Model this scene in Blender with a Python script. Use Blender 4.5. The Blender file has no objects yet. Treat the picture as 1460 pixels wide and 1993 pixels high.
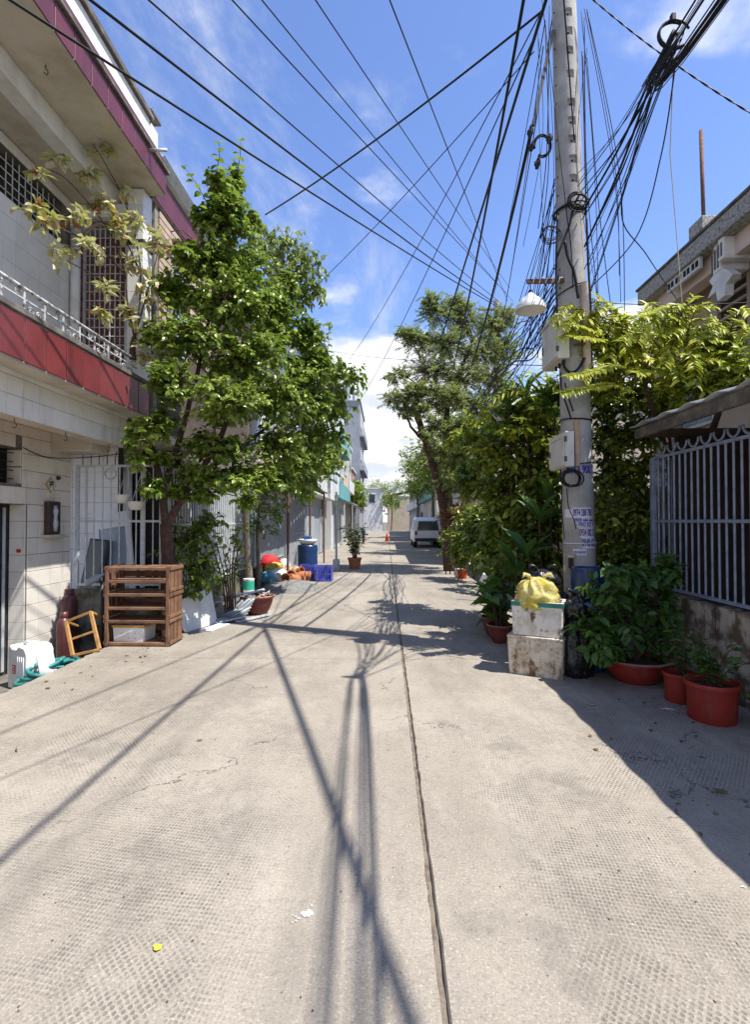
import bpy, math, random
import numpy as np
from mathutils import Vector, Matrix

random.seed(7)
rng = np.random.default_rng(11)
C = bpy.context.scene.collection
SC = bpy.context.scene
R = math.radians

# ------------------------------------------------------------------ camera
EYE = Vector((0.0, 0.0, 1.5))
YAW, PITCH = R(1.26), R(1.03)
FPX = 1000.0                                  # focal length in photo pixels (photo is 1460 x 1993)
cam = bpy.data.cameras.new('camera')
cam.sensor_fit = 'VERTICAL'
cam.sensor_height = 36.0
cam.sensor_width = 36.0
cam.lens = FPX / 1993.0 * 36.0
cam.clip_start = 0.05
cam.clip_end = 3000.0
camo = bpy.data.objects.new('camera', cam)
C.objects.link(camo)
camo.location = EYE
camo.rotation_euler = (R(90) + PITCH, 0, YAW)
SC.camera = camo

# ------------------------------------------------------------------ sky and sun
SUN_H = Vector((0.92, -0.39, 0)).normalized()  # horizontal direction towards the sun
SUN_EL = R(62.5)
world = bpy.data.worlds.new('World')
SC.world = world
world.use_nodes = True
wn, wl = world.node_tree.nodes, world.node_tree.links
wn.clear()
w_out = wn.new('ShaderNodeOutputWorld')
w_bg = wn.new('ShaderNodeBackground')
w_bg.inputs['Strength'].default_value = 0.135
w_sky = wn.new('ShaderNodeTexSky')
w_sky.sky_type = 'NISHITA'
w_sky.sun_disc = False
w_sky.sun_elevation = SUN_EL
w_sky.sun_rotation = math.atan2(SUN_H.x, SUN_H.y)
w_sky.altitude = 0
w_sky.air_density = 1.0
w_sky.dust_density = 0.35
w_sky.ozone_density = 2.6
w_tc = wn.new('ShaderNodeTexCoord')
w_sep = wn.new('ShaderNodeSeparateXYZ')
wl.new(w_tc.outputs['Generated'], w_sep.inputs[0])


def wmath(op, a, b=None, clamp=False):
    n = wn.new('ShaderNodeMath')
    n.operation = op
    n.use_clamp = clamp
    for i, v in enumerate((a, b)):
        if v is None:
            continue
        if isinstance(v, (int, float)):
            n.inputs[i].default_value = v
        else:
            wl.new(v, n.inputs[i])
    return n.outputs[0]


def wramp(v, a, b):
    n = wn.new('ShaderNodeMapRange')
    n.interpolation_type = 'SMOOTHSTEP'
    wl.new(v, n.inputs['Value'])
    n.inputs['From Min'].default_value = a
    n.inputs['From Max'].default_value = b
    return n.outputs['Result']


w_z = wmath('ADD', wmath('MAXIMUM', w_sep.outputs['Z'], 0.0), 0.16)
w_comb = wn.new('ShaderNodeCombineXYZ')
wl.new(wmath('DIVIDE', w_sep.outputs['X'], w_z), w_comb.inputs['X'])
wl.new(wmath('DIVIDE', w_sep.outputs['Y'], w_z), w_comb.inputs['Y'])


def wnoise(scale, detail, rough, off, dist=0.0, sc=(1, 1, 1)):
    m = wn.new('ShaderNodeMapping')
    m.inputs['Location'].default_value = off
    m.inputs['Scale'].default_value = sc
    wl.new(w_comb.outputs[0], m.inputs['Vector'])
    n = wn.new('ShaderNodeTexNoise')
    n.inputs['Scale'].default_value = scale
    n.inputs['Detail'].default_value = detail
    n.inputs['Roughness'].default_value = rough
    n.inputs['Distortion'].default_value = dist
    wl.new(m.outputs[0], n.inputs['Vector'])
    return n.outputs['Fac']


# cumulus gathers towards the horizon, thin wisps higher up
w_low = wramp(w_sep.outputs['Z'], 0.50, 0.05)
n_cum = wnoise(1.15, 9, 0.55, (3.1, 0.7, 0.0))
m_cum = wramp(wmath('ADD', n_cum, wmath('MULTIPLY', w_low, 0.26)), 0.55, 0.68)
n_wsp = wnoise(1.3, 8, 0.68, (0.3, 8.8, 0.0), 0.5, (1.0, 0.62, 1))
m_wsp = wmath('MULTIPLY', wramp(n_wsp, 0.52, 0.80), 0.8)
w_cov = wmath('MAXIMUM', m_cum, m_wsp, True)
w_mix = wn.new('ShaderNodeMixRGB')
w_tint = wn.new('ShaderNodeMixRGB')
w_tint.blend_type = 'MULTIPLY'
w_tint.inputs['Fac'].default_value = 1.0
w_tint.inputs['Color2'].default_value = (0.90, 0.93, 1.14, 1)
wl.new(w_sky.outputs['Color'], w_tint.inputs['Color1'])
wl.new(w_cov, w_mix.inputs['Fac'])
wl.new(w_tint.outputs['Color'], w_mix.inputs['Color1'])
w_cc = wn.new('ShaderNodeMixRGB')
w_cc.inputs['Color1'].default_value = (3.5, 3.75, 4.2, 1)
w_cc.inputs['Color2'].default_value = (5.5, 5.5, 5.55, 1)
wl.new(wramp(wmath('ADD', wmath('MULTIPLY', n_cum, 0.55), wmath('MULTIPLY', wnoise(3.4, 8, 0.6, (1.7, 5.2, 0)), 0.5)), 0.46, 0.62), w_cc.inputs['Fac'])
wl.new(w_cc.outputs['Color'], w_mix.inputs['Color2'])
wl.new(w_mix.outputs['Color'], w_bg.inputs['Color'])
wl.new(w_bg.outputs[0], w_out.inputs['Surface'])

sun = bpy.data.lights.new('sun', 'SUN')
sun.energy = 4.4
sun.angle = R(0.45)
sun.color = (1.0, 0.955, 0.89)
suno = bpy.data.objects.new('sun', sun)
C.objects.link(suno)
to_sun = (SUN_H * math.cos(SUN_EL) + Vector((0, 0, math.sin(SUN_EL)))).normalized()
suno.rotation_euler = to_sun.to_track_quat('Z', 'Y').to_euler()
suno.location = (6, -6, 20)

SC.view_settings.view_transform = 'Standard'
SC.view_settings.look = 'None'
SC.view_settings.exposure = 0.80
SC.view_settings.gamma = 1.0
SC.view_settings.use_curve_mapping = False
SC.cycles.max_bounces = 6
SC.cycles.diffuse_bounces = 3
SC.cycles.glossy_bounces = 2
SC.cycles.transmission_bounces = 3
SC.cycles.transparent_max_bounces = 6
SC.cycles.use_denoising = True

# ------------------------------------------------------------------ photo pixel -> place in the scene
_fw = Vector((-math.sin(YAW) * math.cos(PITCH), math.cos(YAW) * math.cos(PITCH), math.sin(PITCH)))
_rt = Vector((math.cos(YAW), math.sin(YAW), 0))
_up = _rt.cross(_fw)


def ray(x, y):
    return _fw + _rt * ((x - 730.0) / FPX) + _up * ((996.5 - y) / FPX)


def G(x, y, z=0.0):
    d = ray(x, y)
    return EYE + d * ((z - EYE.z) / d.z)


def PX(x, y, X):
    d = ray(x, y)
    return EYE + d * (X / d.x)


def PY(x, y, Y):
    d = ray(x, y)
    return EYE + d * (Y / d.y)


# ------------------------------------------------------------------ scene objects
WM = {}


def link(o, parent=None, M=None):
    C.objects.link(o)
    M = M or Matrix.Identity(4)
    if parent is not None:
        o.parent = parent
        o.matrix_parent_inverse = WM[parent.name].inverted()
    o.matrix_basis = M
    WM[o.name] = M
    return o


def tag(o, label=None, cat=None, group=None, kind=None):
    if label:
        o['label'] = label
    if cat:
        o['category'] = cat
    if group:
        o['group'] = group
    if kind:
        o['kind'] = kind
    return o


def thing(name, label, cat, loc, group=None):
    o = bpy.data.objects.new(name, None)
    o.empty_display_size = 0.1
    link(o, None, Matrix.Translation(Vector(loc)))
    return tag(o, label, cat, group)


class MB:
    """collects shapes in world space and links them as one mesh object"""

    def __init__(self):
        self.v, self.f = [], []

    def add(self, vs, fs):
        n = len(self.v)
        self.v += [tuple(p) for p in vs]
        self.f += [tuple(i + n for i in f) for f in fs]
        return self

    def box(self, x0, x1, y0, y1, z0, z1, c=0.0, M=None):
        if c <= 0:
            vs = [(x, y, z) for z in (z0, z1) for y in (y0, y1) for x in (x0, x1)]
            fs = [(0, 2, 3, 1), (4, 5, 7, 6), (0, 1, 5, 4), (2, 6, 7, 3), (0, 4, 6, 2), (1, 3, 7, 5)]
        else:
            vs, fs = cbox((x0 + x1) / 2, (y0 + y1) / 2, (z0 + z1) / 2, abs(x1 - x0) / 2, abs(y1 - y0) / 2, abs(z1 - z0) / 2, c)
        if M is not None:
            vs = [M @ Vector(p) for p in vs]
        return self.add(vs, fs)

    def bar(self, a, b, w, h, c=0.0, upv=(0, 0, 1)):
        """square bar from a to b"""
        a, b = Vector(a), Vector(b)
        d = b - a
        L = d.length
        d.normalize()
        u = Vector(upv)
        if abs(d.dot(u)) > 0.98:
            u = Vector((0, 1, 0))
        s = d.cross(u).normalized()
        u = s.cross(d)
        M = Matrix((s, u, d)).transposed().to_4x4()
        M.translation = a
        return self.box(-w / 2, w / 2, -h / 2, h / 2, 0, L, c, M)

    def tube(self, pts, rad, n=8, cap=True, ry=None):
        pts = [Vector(p) for p in pts]
        m = len(pts)
        if not hasattr(rad, '__len__'):
            rad = [rad] * m
        vs = []
        prev = None
        for i, p in enumerate(pts):
            t = (pts[min(i + 1, m - 1)] - pts[max(i - 1, 0)])
            if t.length < 1e-9:
                t = Vector((0, 0, 1))
            t.normalize()
            if prev is None:
                a = Vector((0, 0, 1)) if abs(t.z) < 0.9 else Vector((1, 0, 0))
                s = t.cross(a).normalized()
            else:
                s = (prev - t * prev.dot(t))
                s = s.normalized() if s.length > 1e-6 else t.orthogonal().normalized()
            prev = s
            q = t.cross(s)
            for k in range(n):
                an = 2 * math.pi * k / n
                vs.append(p + (s * math.cos(an) + q * math.sin(an)) * rad[i])
        fs = [(i * n + k, i * n + (k + 1) % n, (i + 1) * n + (k + 1) % n, (i + 1) * n + k) for i in range(m - 1) for k in range(n)]
        if cap:
            fs.append(tuple(range(n - 1, -1, -1)))
            fs.append(tuple((m - 1) * n + k for k in range(n)))
        return self.add(vs, fs)

    def lathe(self, prof, c, n=24, M=None, jit=0.0):
        c = Vector(c)
        vs = []
        for r, z in prof:
            for k in range(n):
                an = 2 * math.pi * k / n
                rr = r * (1 + jit * math.sin(an * 3 + z * 9) + jit * 0.6 * math.sin(an * 5 - z * 14))
                p = Vector((rr * math.cos(an), rr * math.sin(an), z))
                vs.append((M @ p if M is not None else p) + c)
        m = len(prof)
        fs = [(i * n + k, i * n + (k + 1) % n, (i + 1) * n + (k + 1) % n, (i + 1) * n + k) for i in range(m - 1) for k in range(n)]
        if prof[0][0] > 1e-4:
            fs.append(tuple(range(n - 1, -1, -1)))
        if prof[-1][0] > 1e-4:
            fs.append(tuple((m - 1) * n + k for k in range(n)))
        return self.add(vs, fs)

    def build(self, name, mat, parent=None, smooth=False, origin=None, sharp=None):
        me = bpy.data.meshes.new(name)
        vs = [Vector(p) for p in self.v]
        if origin is None:
            lo = Vector([min(p[i] for p in vs) for i in range(3)])
            hi = Vector([max(p[i] for p in vs) for i in range(3)])
            origin = Vector(((lo.x + hi.x) / 2, (lo.y + hi.y) / 2, lo.z))
        origin = Vector(origin)
        me.from_pydata([p - origin for p in vs], [], self.f)
        me.materials.append(MAT[mat])
        if smooth:
            me.polygons.foreach_set('use_smooth', [True] * len(me.polygons))
            if sharp:
                me.set_sharp_from_angle(angle=R(sharp))
        me.update()
        o = bpy.data.objects.new(name, me)
        return link(o, parent, Matrix.Translation(origin))


def cbox(cx, cy, cz, hx, hy, hz, c):
    c = min(c, hx * 0.49, hy * 0.49, hz * 0.49)
    vs, idx = [], {}
    for sx in (-1, 1):
        for sy in (-1, 1):
            for sz in (-1, 1):
                for ax in range(3):
                    p = [sx * (hx - c), sy * (hy - c), sz * (hz - c)]
                    p[ax] = (sx * hx, sy * hy, sz * hz)[ax]
                    idx[(sx, sy, sz, ax)] = len(vs)
                    vs.append((cx + p[0], cy + p[1], cz + p[2]))
    fs = []

    def face(k, ref):
        pts = [Vector(vs[i]) - Vector((cx, cy, cz)) for i in k]
        nrm = (pts[1] - pts[0]).cross(pts[2] - pts[1])
        if nrm.dot(sum(pts, Vector())) < 0:
            k = k[::-1]
        fs.append(tuple(k))
    for s in (-1, 1):
        face([idx[(s, -1, -1, 0)], idx[(s, 1, -1, 0)], idx[(s, 1, 1, 0)], idx[(s, -1, 1, 0)]], 0)
        face([idx[(-1, s, -1, 1)], idx[(1, s, -1, 1)], idx[(1, s, 1, 1)], idx[(-1, s, 1, 1)]], 0)
        face([idx[(-1, -1, s, 2)], idx[(1, -1, s, 2)], idx[(1, 1, s, 2)], idx[(-1, 1, s, 2)]], 0)
        for t in (-1, 1):
            face([idx[(s, t, -1, 0)], idx[(s, t, -1, 1)], idx[(s, t, 1, 1)], idx[(s, t, 1, 0)]], 0)
            face([idx[(s, -1, t, 0)], idx[(s, -1, t, 2)], idx[(s, 1, t, 2)], idx[(s, 1, t, 0)]], 0)
            face([idx[(-1, s, t, 1)], idx[(-1, s, t, 2)], idx[(1, s, t, 2)], idx[(1, s, t, 1)]], 0)
            for u in (-1, 1):
                face([idx[(s, t, u, 0)], idx[(s, t, u, 1)], idx[(s, t, u, 2)]], 0)
    return vs, fs


_pc = {}


def piece(name, mat, parent, x0, x1, y0, y1, z0, z1, c=0.002, jit=0.0, rot=None):
    """one brick / tile / bar: an object of its own that shares its mesh with alike pieces"""
    key = (round(abs(x1 - x0), 3), round(abs(y1 - y0), 3), round(abs(z1 - z0), 3), mat, c)
    if key not in _pc:
        me = bpy.data.meshes.new(name)
        vs, fs = cbox(0, 0, 0, key[0] / 2, key[1] / 2, key[2] / 2, c)
        me.from_pydata(vs, [], fs)
        me.materials.append(MAT[mat])
        me.update()
        _pc[key] = me
    o = bpy.data.objects.new(name, _pc[key])
    M = Matrix.Translation(((x0 + x1) / 2 + random.uniform(-jit, jit), (y0 + y1) / 2 + random.uniform(-jit, jit), (z0 + z1) / 2 + random.uniform(-jit, jit)))
    if rot is not None:
        M = M @ rot
    return link(o, parent, M)


def place(name, me, parent, M):
    return link(bpy.data.objects.new(name, me), parent, M)


def copy_tree(src, M, label=None, parent=None):
    """a copy of a thing with copies of its parts, moved by M (world)"""
    o = src.copy()
    C.objects.link(o)
    o.matrix_basis = M @ WM[src.name]
    WM[o.name] = M @ WM[src.name]
    if parent is not None:
        o.parent = parent
        o.matrix_parent_inverse = WM[parent.name].inverted()
    if label:
        o['label'] = label
    for ch in list(src.children):
        copy_tree(ch, M, None, o)
    return o


# ------------------------------------------------------------------ materials
MAT = {}


class NT:
    def __init__(self, name):
        self.m = bpy.data.materials.new(name)
        self.m.use_nodes = True
        self.n, self.l = self.m.node_tree.nodes, self.m.node_tree.links
        self.b = self.n['Principled BSDF']
        self.out = self.n['Material Output']
        self.pos = self.n.new('ShaderNodeNewGeometry').outputs['Position']

    def set(self, sock, v):
        if hasattr(v, 'node') or hasattr(v, 'links'):
            self.l.new(v, sock)
        elif isinstance(v, (tuple, list)) and len(v) == 3 and sock.type == 'RGBA':
            sock.default_value = (*v, 1)
        else:
            sock.default_value = v

    def math(self, op, a, b=0.0, clamp=False):
        n = self.n.new('ShaderNodeMath')
        n.operation = op
        n.use_clamp = clamp
        self.set(n.inputs[0], a)
        self.set(n.inputs[1], b)
        return n.outputs[0]

    def map(self, sc=(1, 1, 1), rot=(0, 0, 0), loc=(0, 0, 0), vec=None):
        n = self.n.new('ShaderNodeMapping')
        n.inputs['Scale'].default_value = sc
        n.inputs['Rotation'].default_value = rot
        n.inputs['Location'].default_value = loc
        self.l.new(vec or self.pos, n.inputs['Vector'])
        return n.outputs[0]

    def noise(self, scale, detail=5, rough=0.6, vec=None, dist=0.0, col=False):
        n = self.n.new('ShaderNodeTexNoise')
        n.inputs['Scale'].default_value = scale
        n.inputs['Detail'].default_value = detail
        n.inputs['Roughness'].default_value = rough
        n.inputs['Distortion'].default_value = dist
        self.l.new(vec or self.pos, n.inputs['Vector'])
        return n.outputs['Color' if col else 'Fac']

    def step(self, v, a, b):
        n = self.n.new('ShaderNodeMapRange')
        n.interpolation_type = 'SMOOTHSTEP'
        self.set(n.inputs['Value'], v)
        n.inputs['From Min'].default_value = a
        n.inputs['From Max'].default_value = b
        return n.outputs['Result']

    def mix(self, fac, a, b, mode='MIX'):
        n = self.n.new('ShaderNodeMixRGB')
        n.blend_type = mode
        self.set(n.inputs['Fac'], fac)
        self.set(n.inputs['Color1'], a)
        self.set(n.inputs['Color2'], b)
        return n.outputs[0]

    def bump(self, h, strength=0.3, dist=0.01):
        n = self.n.new('ShaderNodeBump')
        n.inputs['Strength'].default_value = strength
        n.inputs['Distance'].default_value = dist
        self.set(n.inputs['Height'], h)
        self.l.new(n.outputs[0], self.b.inputs['Normal'])
        return n

    def objvar(self, col, amt):
        oi = self.n.new('ShaderNodeObjectInfo')
        h = self.n.new('ShaderNodeHueSaturation')
        self.set(h.inputs['Value'], self.math('ADD', self.math('MULTIPLY', oi.outputs['Random'], 2 * amt), 1 - amt))
        self.set(h.inputs['Color'], col)
        return h.outputs[0]


def mat(name, a, b=None, rough=0.75, scale=4.0, lo=0.4, hi=0.7, stain=None, st=(0.55, 0.75), stz=0.16, sts=3.0, bump=0.25, bs=60.0, bd=0.006, var=0.0, metal=0.0, spec=0.4, trans=0.0):
    t = NT(name)
    col = a
    if b is not None:
        col = t.mix(t.step(t.noise(scale, 6, 0.65), lo, hi), a, b)
    if stain is not None:
        col = t.mix(t.step(t.noise(sts, 7, 0.7, t.map((1, 1, stz))), st[0], st[1]), col, stain)
    if var > 0:
        col = t.objvar(col, var)
    t.set(t.b.inputs['Base Color'], col)
    t.set(t.b.inputs['Roughness'], rough if rough > 0.95 else t.math('ADD', t.math('MULTIPLY', t.noise(scale * 5, 3), 0.2), rough - 0.1))
    t.b.inputs['Metallic'].default_value = metal
    t.b.inputs['Specular IOR Level'].default_value = spec
    if bump > 0:
        t.bump(t.noise(bs, 4, 0.6), bump, bd)
    if trans > 0:
        t.b.inputs['Subsurface Weight'].default_value = 0.0
    MAT[name] = t.m
    return t


def leafmat(name, dark, mid, light, trans=0.35, rough=0.42, hue=None):
    t = NT(name)
    at = t.n.new('ShaderNodeAttribute')
    at.attribute_name = 'rnd'
    oi = t.n.new('ShaderNodeObjectInfo')
    r = t.math('FRACT', t.math('ADD', at.outputs['Fac'], oi.outputs['Random']))
    c = t.mix(t.step(r, 0.0, 0.55), dark, mid)
    c = t.mix(t.step(r, 0.6, 1.0), c, light)
    if hue is not None:
        c = t.mix(t.step(t.noise(7.0, 3), 0.55, 0.62), c, hue)
    c = t.mix(t.step(t.noise(1.7, 2), 0.35, 0.7), c, t.mix(0.55, c, light))
    t.set(t.b.inputs['Base Color'], c)
    t.b.inputs['Roughness'].default_value = rough
    t.b.inputs['Specular IOR Level'].default_value = 0.45
    tr = t.n.new('ShaderNodeBsdfTranslucent')
    t.set(tr.inputs['Color'], t.mix(0.6, c, (0.20, 0.30, 0.03), 'MIX'))
    mx = t.n.new('ShaderNodeMixShader')
    mx.inputs[0].default_value = trans
    t.l.new(t.b.outputs[0], mx.inputs[1])
    t.l.new(tr.outputs[0], mx.inputs[2])
    t.l.new(mx.outputs[0], t.out.inputs['Surface'])
    MAT[name] = t.m
    return t


# cast concrete road with a rolled dimple print
def road_material():
    t = NT('road_concrete')
    warp = t.n.new('ShaderNodeVectorMath')
    warp.operation = 'MULTIPLY_ADD'
    t.l.new(t.noise(1.1, 2, 0.5, col=True), warp.inputs[0])
    warp.inputs[1].default_value = (0.07, 0.07, 0)
    t.l.new(t.pos, warp.inputs[2])

    def dots(rot, scale):
        v = t.n.new('ShaderNodeTexVoronoi')
        v.voronoi_dimensions = '2D'
        v.inputs['Randomness'].default_value = 0.12
        v.inputs['Scale'].default_value = scale
        t.l.new(t.map((1.0, 0.8, 1), (0, 0, rot), (0, 0, 0), warp.outputs[0]), v.inputs['Vector'])
        return t.step(v.outputs['Distance'], 0.44, 0.24)
    sel = t.step(t.noise(0.7, 2, 0.5), 0.47, 0.53)
    d = t.mix(sel, dots(R(8), 58.0), dots(R(42), 52.0))
    worn = t.math('MULTIPLY', t.step(t.noise(1.5, 6, 0.7), 0.36, 0.58), t.step(t.noise(11, 5, 0.75), 0.30, 0.60))
    # the print is trodden away near the middle joint
    sx = t.n.new('ShaderNodeSeparateXYZ')
    t.l.new(t.pos, sx.inputs[0])
    away = t.step(t.math('ABSOLUTE', t.math('SUBTRACT', sx.outputs['X'], 0.0)), 0.25, 0.75)
    print_ = t.math('MULTIPLY', d, t.math('MULTIPLY', worn, away))
    base = t.mix(t.step(t.noise(0.55, 7, 0.62), 0.32, 0.7), (0.366, 0.326, 0.266), (0.248, 0.218, 0.175))
    base = t.mix(t.math('MULTIPLY', t.step(t.noise(2.2, 8, 0.75, t.map((1.6, 0.45, 1), (0, 0, R(14)))), 0.48, 0.70), 0.40), base, (0.45, 0.405, 0.34))
    base = t.mix(t.math('MULTIPLY', t.step(t.noise(3.0, 8, 0.75, t.map((1.0, 0.22, 1))), 0.50, 0.70), 0.45), base, (0.17, 0.152, 0.128))
    base = t.mix(t.math('MULTIPLY', t.step(t.noise(120, 3, 0.6), 0.52, 0.70), 0.62), base, (0.11, 0.10, 0.09))
    base = t.mix(t.math('MULTIPLY', t.step(t.noise(95, 3, 0.7, t.map(loc=(5, 3, 1))), 0.52, 0.72), 0.6), base, (0.58, 0.54, 0.47))
    base = t.mix(t.math('MULTIPLY', t.step(t.noise(28, 5, 0.75), 0.50, 0.66), 0.35), base, (0.15, 0.135, 0.115))
    # dusty wheel tracks either side of the joint, and old spills
    trk = t.math('ADD', t.step(t.math('ABSOLUTE', t.math('ADD', sx.outputs['X'], 0.26)), 0.20, 0.05), t.step(t.math('ABSOLUTE', t.math('ADD', sx.outputs['X'], 1.55)), 0.24, 0.06))
    trk = t.math('MULTIPLY', trk, t.step(t.noise(2.4, 6, 0.7, t.map((1.0, 0.18, 1))), 0.38, 0.62))
    base = t.mix(t.math('MULTIPLY', trk, 0.42), base, (0.15, 0.132, 0.11))
    base = t.mix(t.math('MULTIPLY', t.step(t.noise(1.15, 5, 0.62, t.map(loc=(4, 9, 0))), 0.60, 0.68), 0.34), base, (0.13, 0.118, 0.10))
    base = t.mix(t.math('MULTIPLY', print_, 0.66), base, (0.105, 0.095, 0.082))
    # hairline cracks
    vc = t.n.new('ShaderNodeTexVoronoi')
    vc.feature = 'DISTANCE_TO_EDGE'
    vc.voronoi_dimensions = '2D'
    vc.inputs['Scale'].default_value = 0.42
    w2 = t.n.new('ShaderNodeVectorMath')
    w2.operation = 'MULTIPLY_ADD'
    t.l.new(t.noise(2.6, 7, 0.65, col=True), w2.inputs[0])
    w2.inputs[1].default_value = (0.75, 0.75, 0)
    t.l.new(t.pos, w2.inputs[2])
    t.l.new(w2.outputs[0], vc.inputs['Vector'])
    crack = t.math('MULTIPLY', t.step(vc.outputs['Distance'], 0.0032, 0.0012), t.step(t.noise(0.8, 2), 0.50, 0.56))
    base = t.mix(t.math('MULTIPLY', crack, 0.85), base, (0.05, 0.045, 0.04))
    t.set(t.b.inputs['Base Color'], base)
    t.b.inputs['Roughness'].default_value = 0.88
    t.b.inputs['Specular IOR Level'].default_value = 0.25
    h = t.math('SUBTRACT', t.math('ADD', t.math('MULTIPLY', t.noise(40, 6, 0.7), 0.5), t.math('MULTIPLY', t.noise(5, 4), 0.6)), t.math('ADD', t.math('MULTIPLY', print_, 0.55), crack))
    t.bump(h, 0.55, 0.008)
    MAT['road'] = t.m


road_material()
mat('joint_sand', (0.20, 0.165, 0.125), (0.10, 0.082, 0.062), 0.95, 14, bs=90, bump=0.6)
mat('dirt', (0.16, 0.135, 0.105), (0.10, 0.085, 0.07), 0.95, 2.0, bump=0.5, bs=25)
mat('gutter', (0.19, 0.175, 0.15), (0.09, 0.085, 0.07), 0.92, 5.0, bump=0.4)
mat('tile_cream', (0.77, 0.73, 0.645), (0.66, 0.61, 0.52), 0.34, 5.0, 0.45, 0.8, stain=(0.30, 0.25, 0.19), st=(0.55, 0.82), bump=0.05, var=0.06, spec=0.5)
mat('tile_white', (0.80, 0.785, 0.745), (0.70, 0.68, 0.63), 0.36, 4.0, 0.45, 0.8, stain=(0.36, 0.32, 0.26), st=(0.63, 0.86), bump=0.05, var=0.04, spec=0.5)
mat('grout', (0.20, 0.175, 0.145), (0.11, 0.10, 0.085), 0.95, 9.0)
mat('tile_red', (0.185, 0.032, 0.033), (0.14, 0.025, 0.026), 0.34, 3.0, stain=(0.075, 0.02, 0.02), st=(0.52, 0.78), var=0.12, bump=0.03, spec=0.55)
mat('tile_maroon', (0.145, 0.028, 0.036), (0.115, 0.024, 0.03), 0.42, 3.0, stain=(0.06, 0.018, 0.02), st=(0.52, 0.78), var=0.12, bump=0.03, spec=0.55)
mat('grout_pale', (0.50, 0.43, 0.39), (0.36, 0.30, 0.27), 0.9, 9.0)
mat('plaster', (0.60, 0.545, 0.46), (0.43, 0.375, 0.30), 0.9, 2.4, 0.38, 0.75, stain=(0.17, 0.145, 0.115), st=(0.60, 0.82), stz=0.8, bump=0.25)
mat('plaster_white', (0.82, 0.81, 0.775), (0.64, 0.61, 0.55), 0.85, 3.0, stain=(0.36, 0.32, 0.27), st=(0.62, 0.85), bump=0.2)
mat('plaster_orange', (0.55, 0.37, 0.245), (0.42, 0.27, 0.18), 0.9, 3.0, bump=0.3)
mat('mould', (0.10, 0.09, 0.08), (0.22, 0.195, 0.165), 0.95, 7.0, bump=0.5, bs=35)
mat('moss_wall', (0.30, 0.275, 0.22), (0.085, 0.085, 0.05), 0.95, 4.0, 0.36, 0.62, stain=(0.05, 0.05, 0.035), st=(0.5, 0.68), stz=0.35, sts=5, bump=0.6, bs=30, bd=0.012)
mat('stained_wall', (0.50, 0.445, 0.36), (0.15, 0.11, 0.07), 0.95, 5.5, 0.42, 0.60, stain=(0.06, 0.045, 0.03), st=(0.50, 0.66), stz=0.3, sts=6, bump=0.6, bs=30, bd=0.012)
mat('bar_white', (0.62, 0.64, 0.65), (0.46, 0.47, 0.48), 0.45, 14, stain=(0.22, 0.13, 0.08), st=(0.70, 0.82), stz=1, sts=30, bump=0.1, spec=0.5)
mat('bar_grey', (0.46, 0.49, 0.51), (0.33, 0.35, 0.365), 0.45, 14, stain=(0.2, 0.13, 0.09), st=(0.70, 0.82), stz=1, sts=30, bump=0.1, spec=0.5)
mat('bar_blue', (0.27, 0.32, 0.42), (0.16, 0.20, 0.29), 0.42, 12, stain=(0.13, 0.09, 0.07), st=(0.70, 0.82), stz=1, sts=26, bump=0.1, spec=0.5)
mat('bar_dark', (0.025, 0.025, 0.028), (0.05, 0.045, 0.04), 0.5, 20)
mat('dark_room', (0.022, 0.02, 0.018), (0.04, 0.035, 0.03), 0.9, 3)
mat('rail_old', (0.55, 0.55, 0.53), (0.10, 0.09, 0.085), 0.6, 18, 0.45, 0.62, bump=0.3)
mat('brick_red', (0.26, 0.105, 0.07), (0.18, 0.07, 0.05), 0.9, 12, var=0.22, bump=0.5, bs=70)
mat('brick_beige', (0.55, 0.42, 0.33), (0.45, 0.335, 0.26), 0.85, 8, var=0.12, bump=0.3)
mat('mortar_dark', (0.10, 0.075, 0.06), (0.06, 0.05, 0.04), 0.95, 9)
mat('mortar', (0.30, 0.27, 0.23), (0.2, 0.18, 0.155), 0.95, 9)
mat('zinc', (0.62, 0.65, 0.67), (0.48, 0.50, 0.52), 0.42, 6, metal=0.35, bump=0.05, spec=0.5)
mat('roof_grey', (0.16, 0.175, 0.18), (0.11, 0.12, 0.125), 0.6, 4)
mat('roof_tan', (0.30, 0.25, 0.16), (0.17, 0.14, 0.10), 0.85, 5, stain=(0.09, 0.08, 0.06), st=(0.5, 0.7), bump=0.3)
mat('sheet_grey', (0.35, 0.40, 0.43), (0.27, 0.31, 0.335), 0.5, 2, stain=(0.2, 0.17, 0.14), bump=0.1)
mat('wood_old', (0.235, 0.125, 0.07), (0.14, 0.07, 0.04), 0.75, 7, stain=(0.075, 0.04, 0.025), st=(0.55, 0.75), stz=1.0, sts=12, var=0.18, bump=0.35, bs=45)
mat('wood_yellow', (0.46, 0.245, 0.085), (0.36, 0.18, 0.06), 0.6, 9, stain=(0.20, 0.095, 0.035), st=(0.58, 0.75), stz=1, sts=14, bump=0.3)
mat('foam', (0.80, 0.80, 0.775), (0.71, 0.70, 0.66), 0.85, 9, bump=0.3, bs=180)
mat('foam_dirty', (0.74, 0.715, 0.645), (0.58, 0.52, 0.42), 0.9, 9, 0.40, 0.62, stain=(0.15, 0.09, 0.05), st=(0.54, 0.64), stz=0.8, sts=9, bump=0.5, bs=140)
mat('foam_brown', (0.66, 0.60, 0.49), (0.47, 0.37, 0.255), 0.9, 8, 0.40, 0.60, stain=(0.15, 0.085, 0.045), st=(0.50, 0.62), stz=0.8, sts=8, bump=0.5, bs=140)
mat('tape_orange', (0.62, 0.30, 0.03), (0.52, 0.24, 0.03), 0.4, 8, bump=0)
mat('tape_green', (0.03, 0.24, 0.17), (0.02, 0.18, 0.13), 0.4, 8, bump=0)
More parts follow.
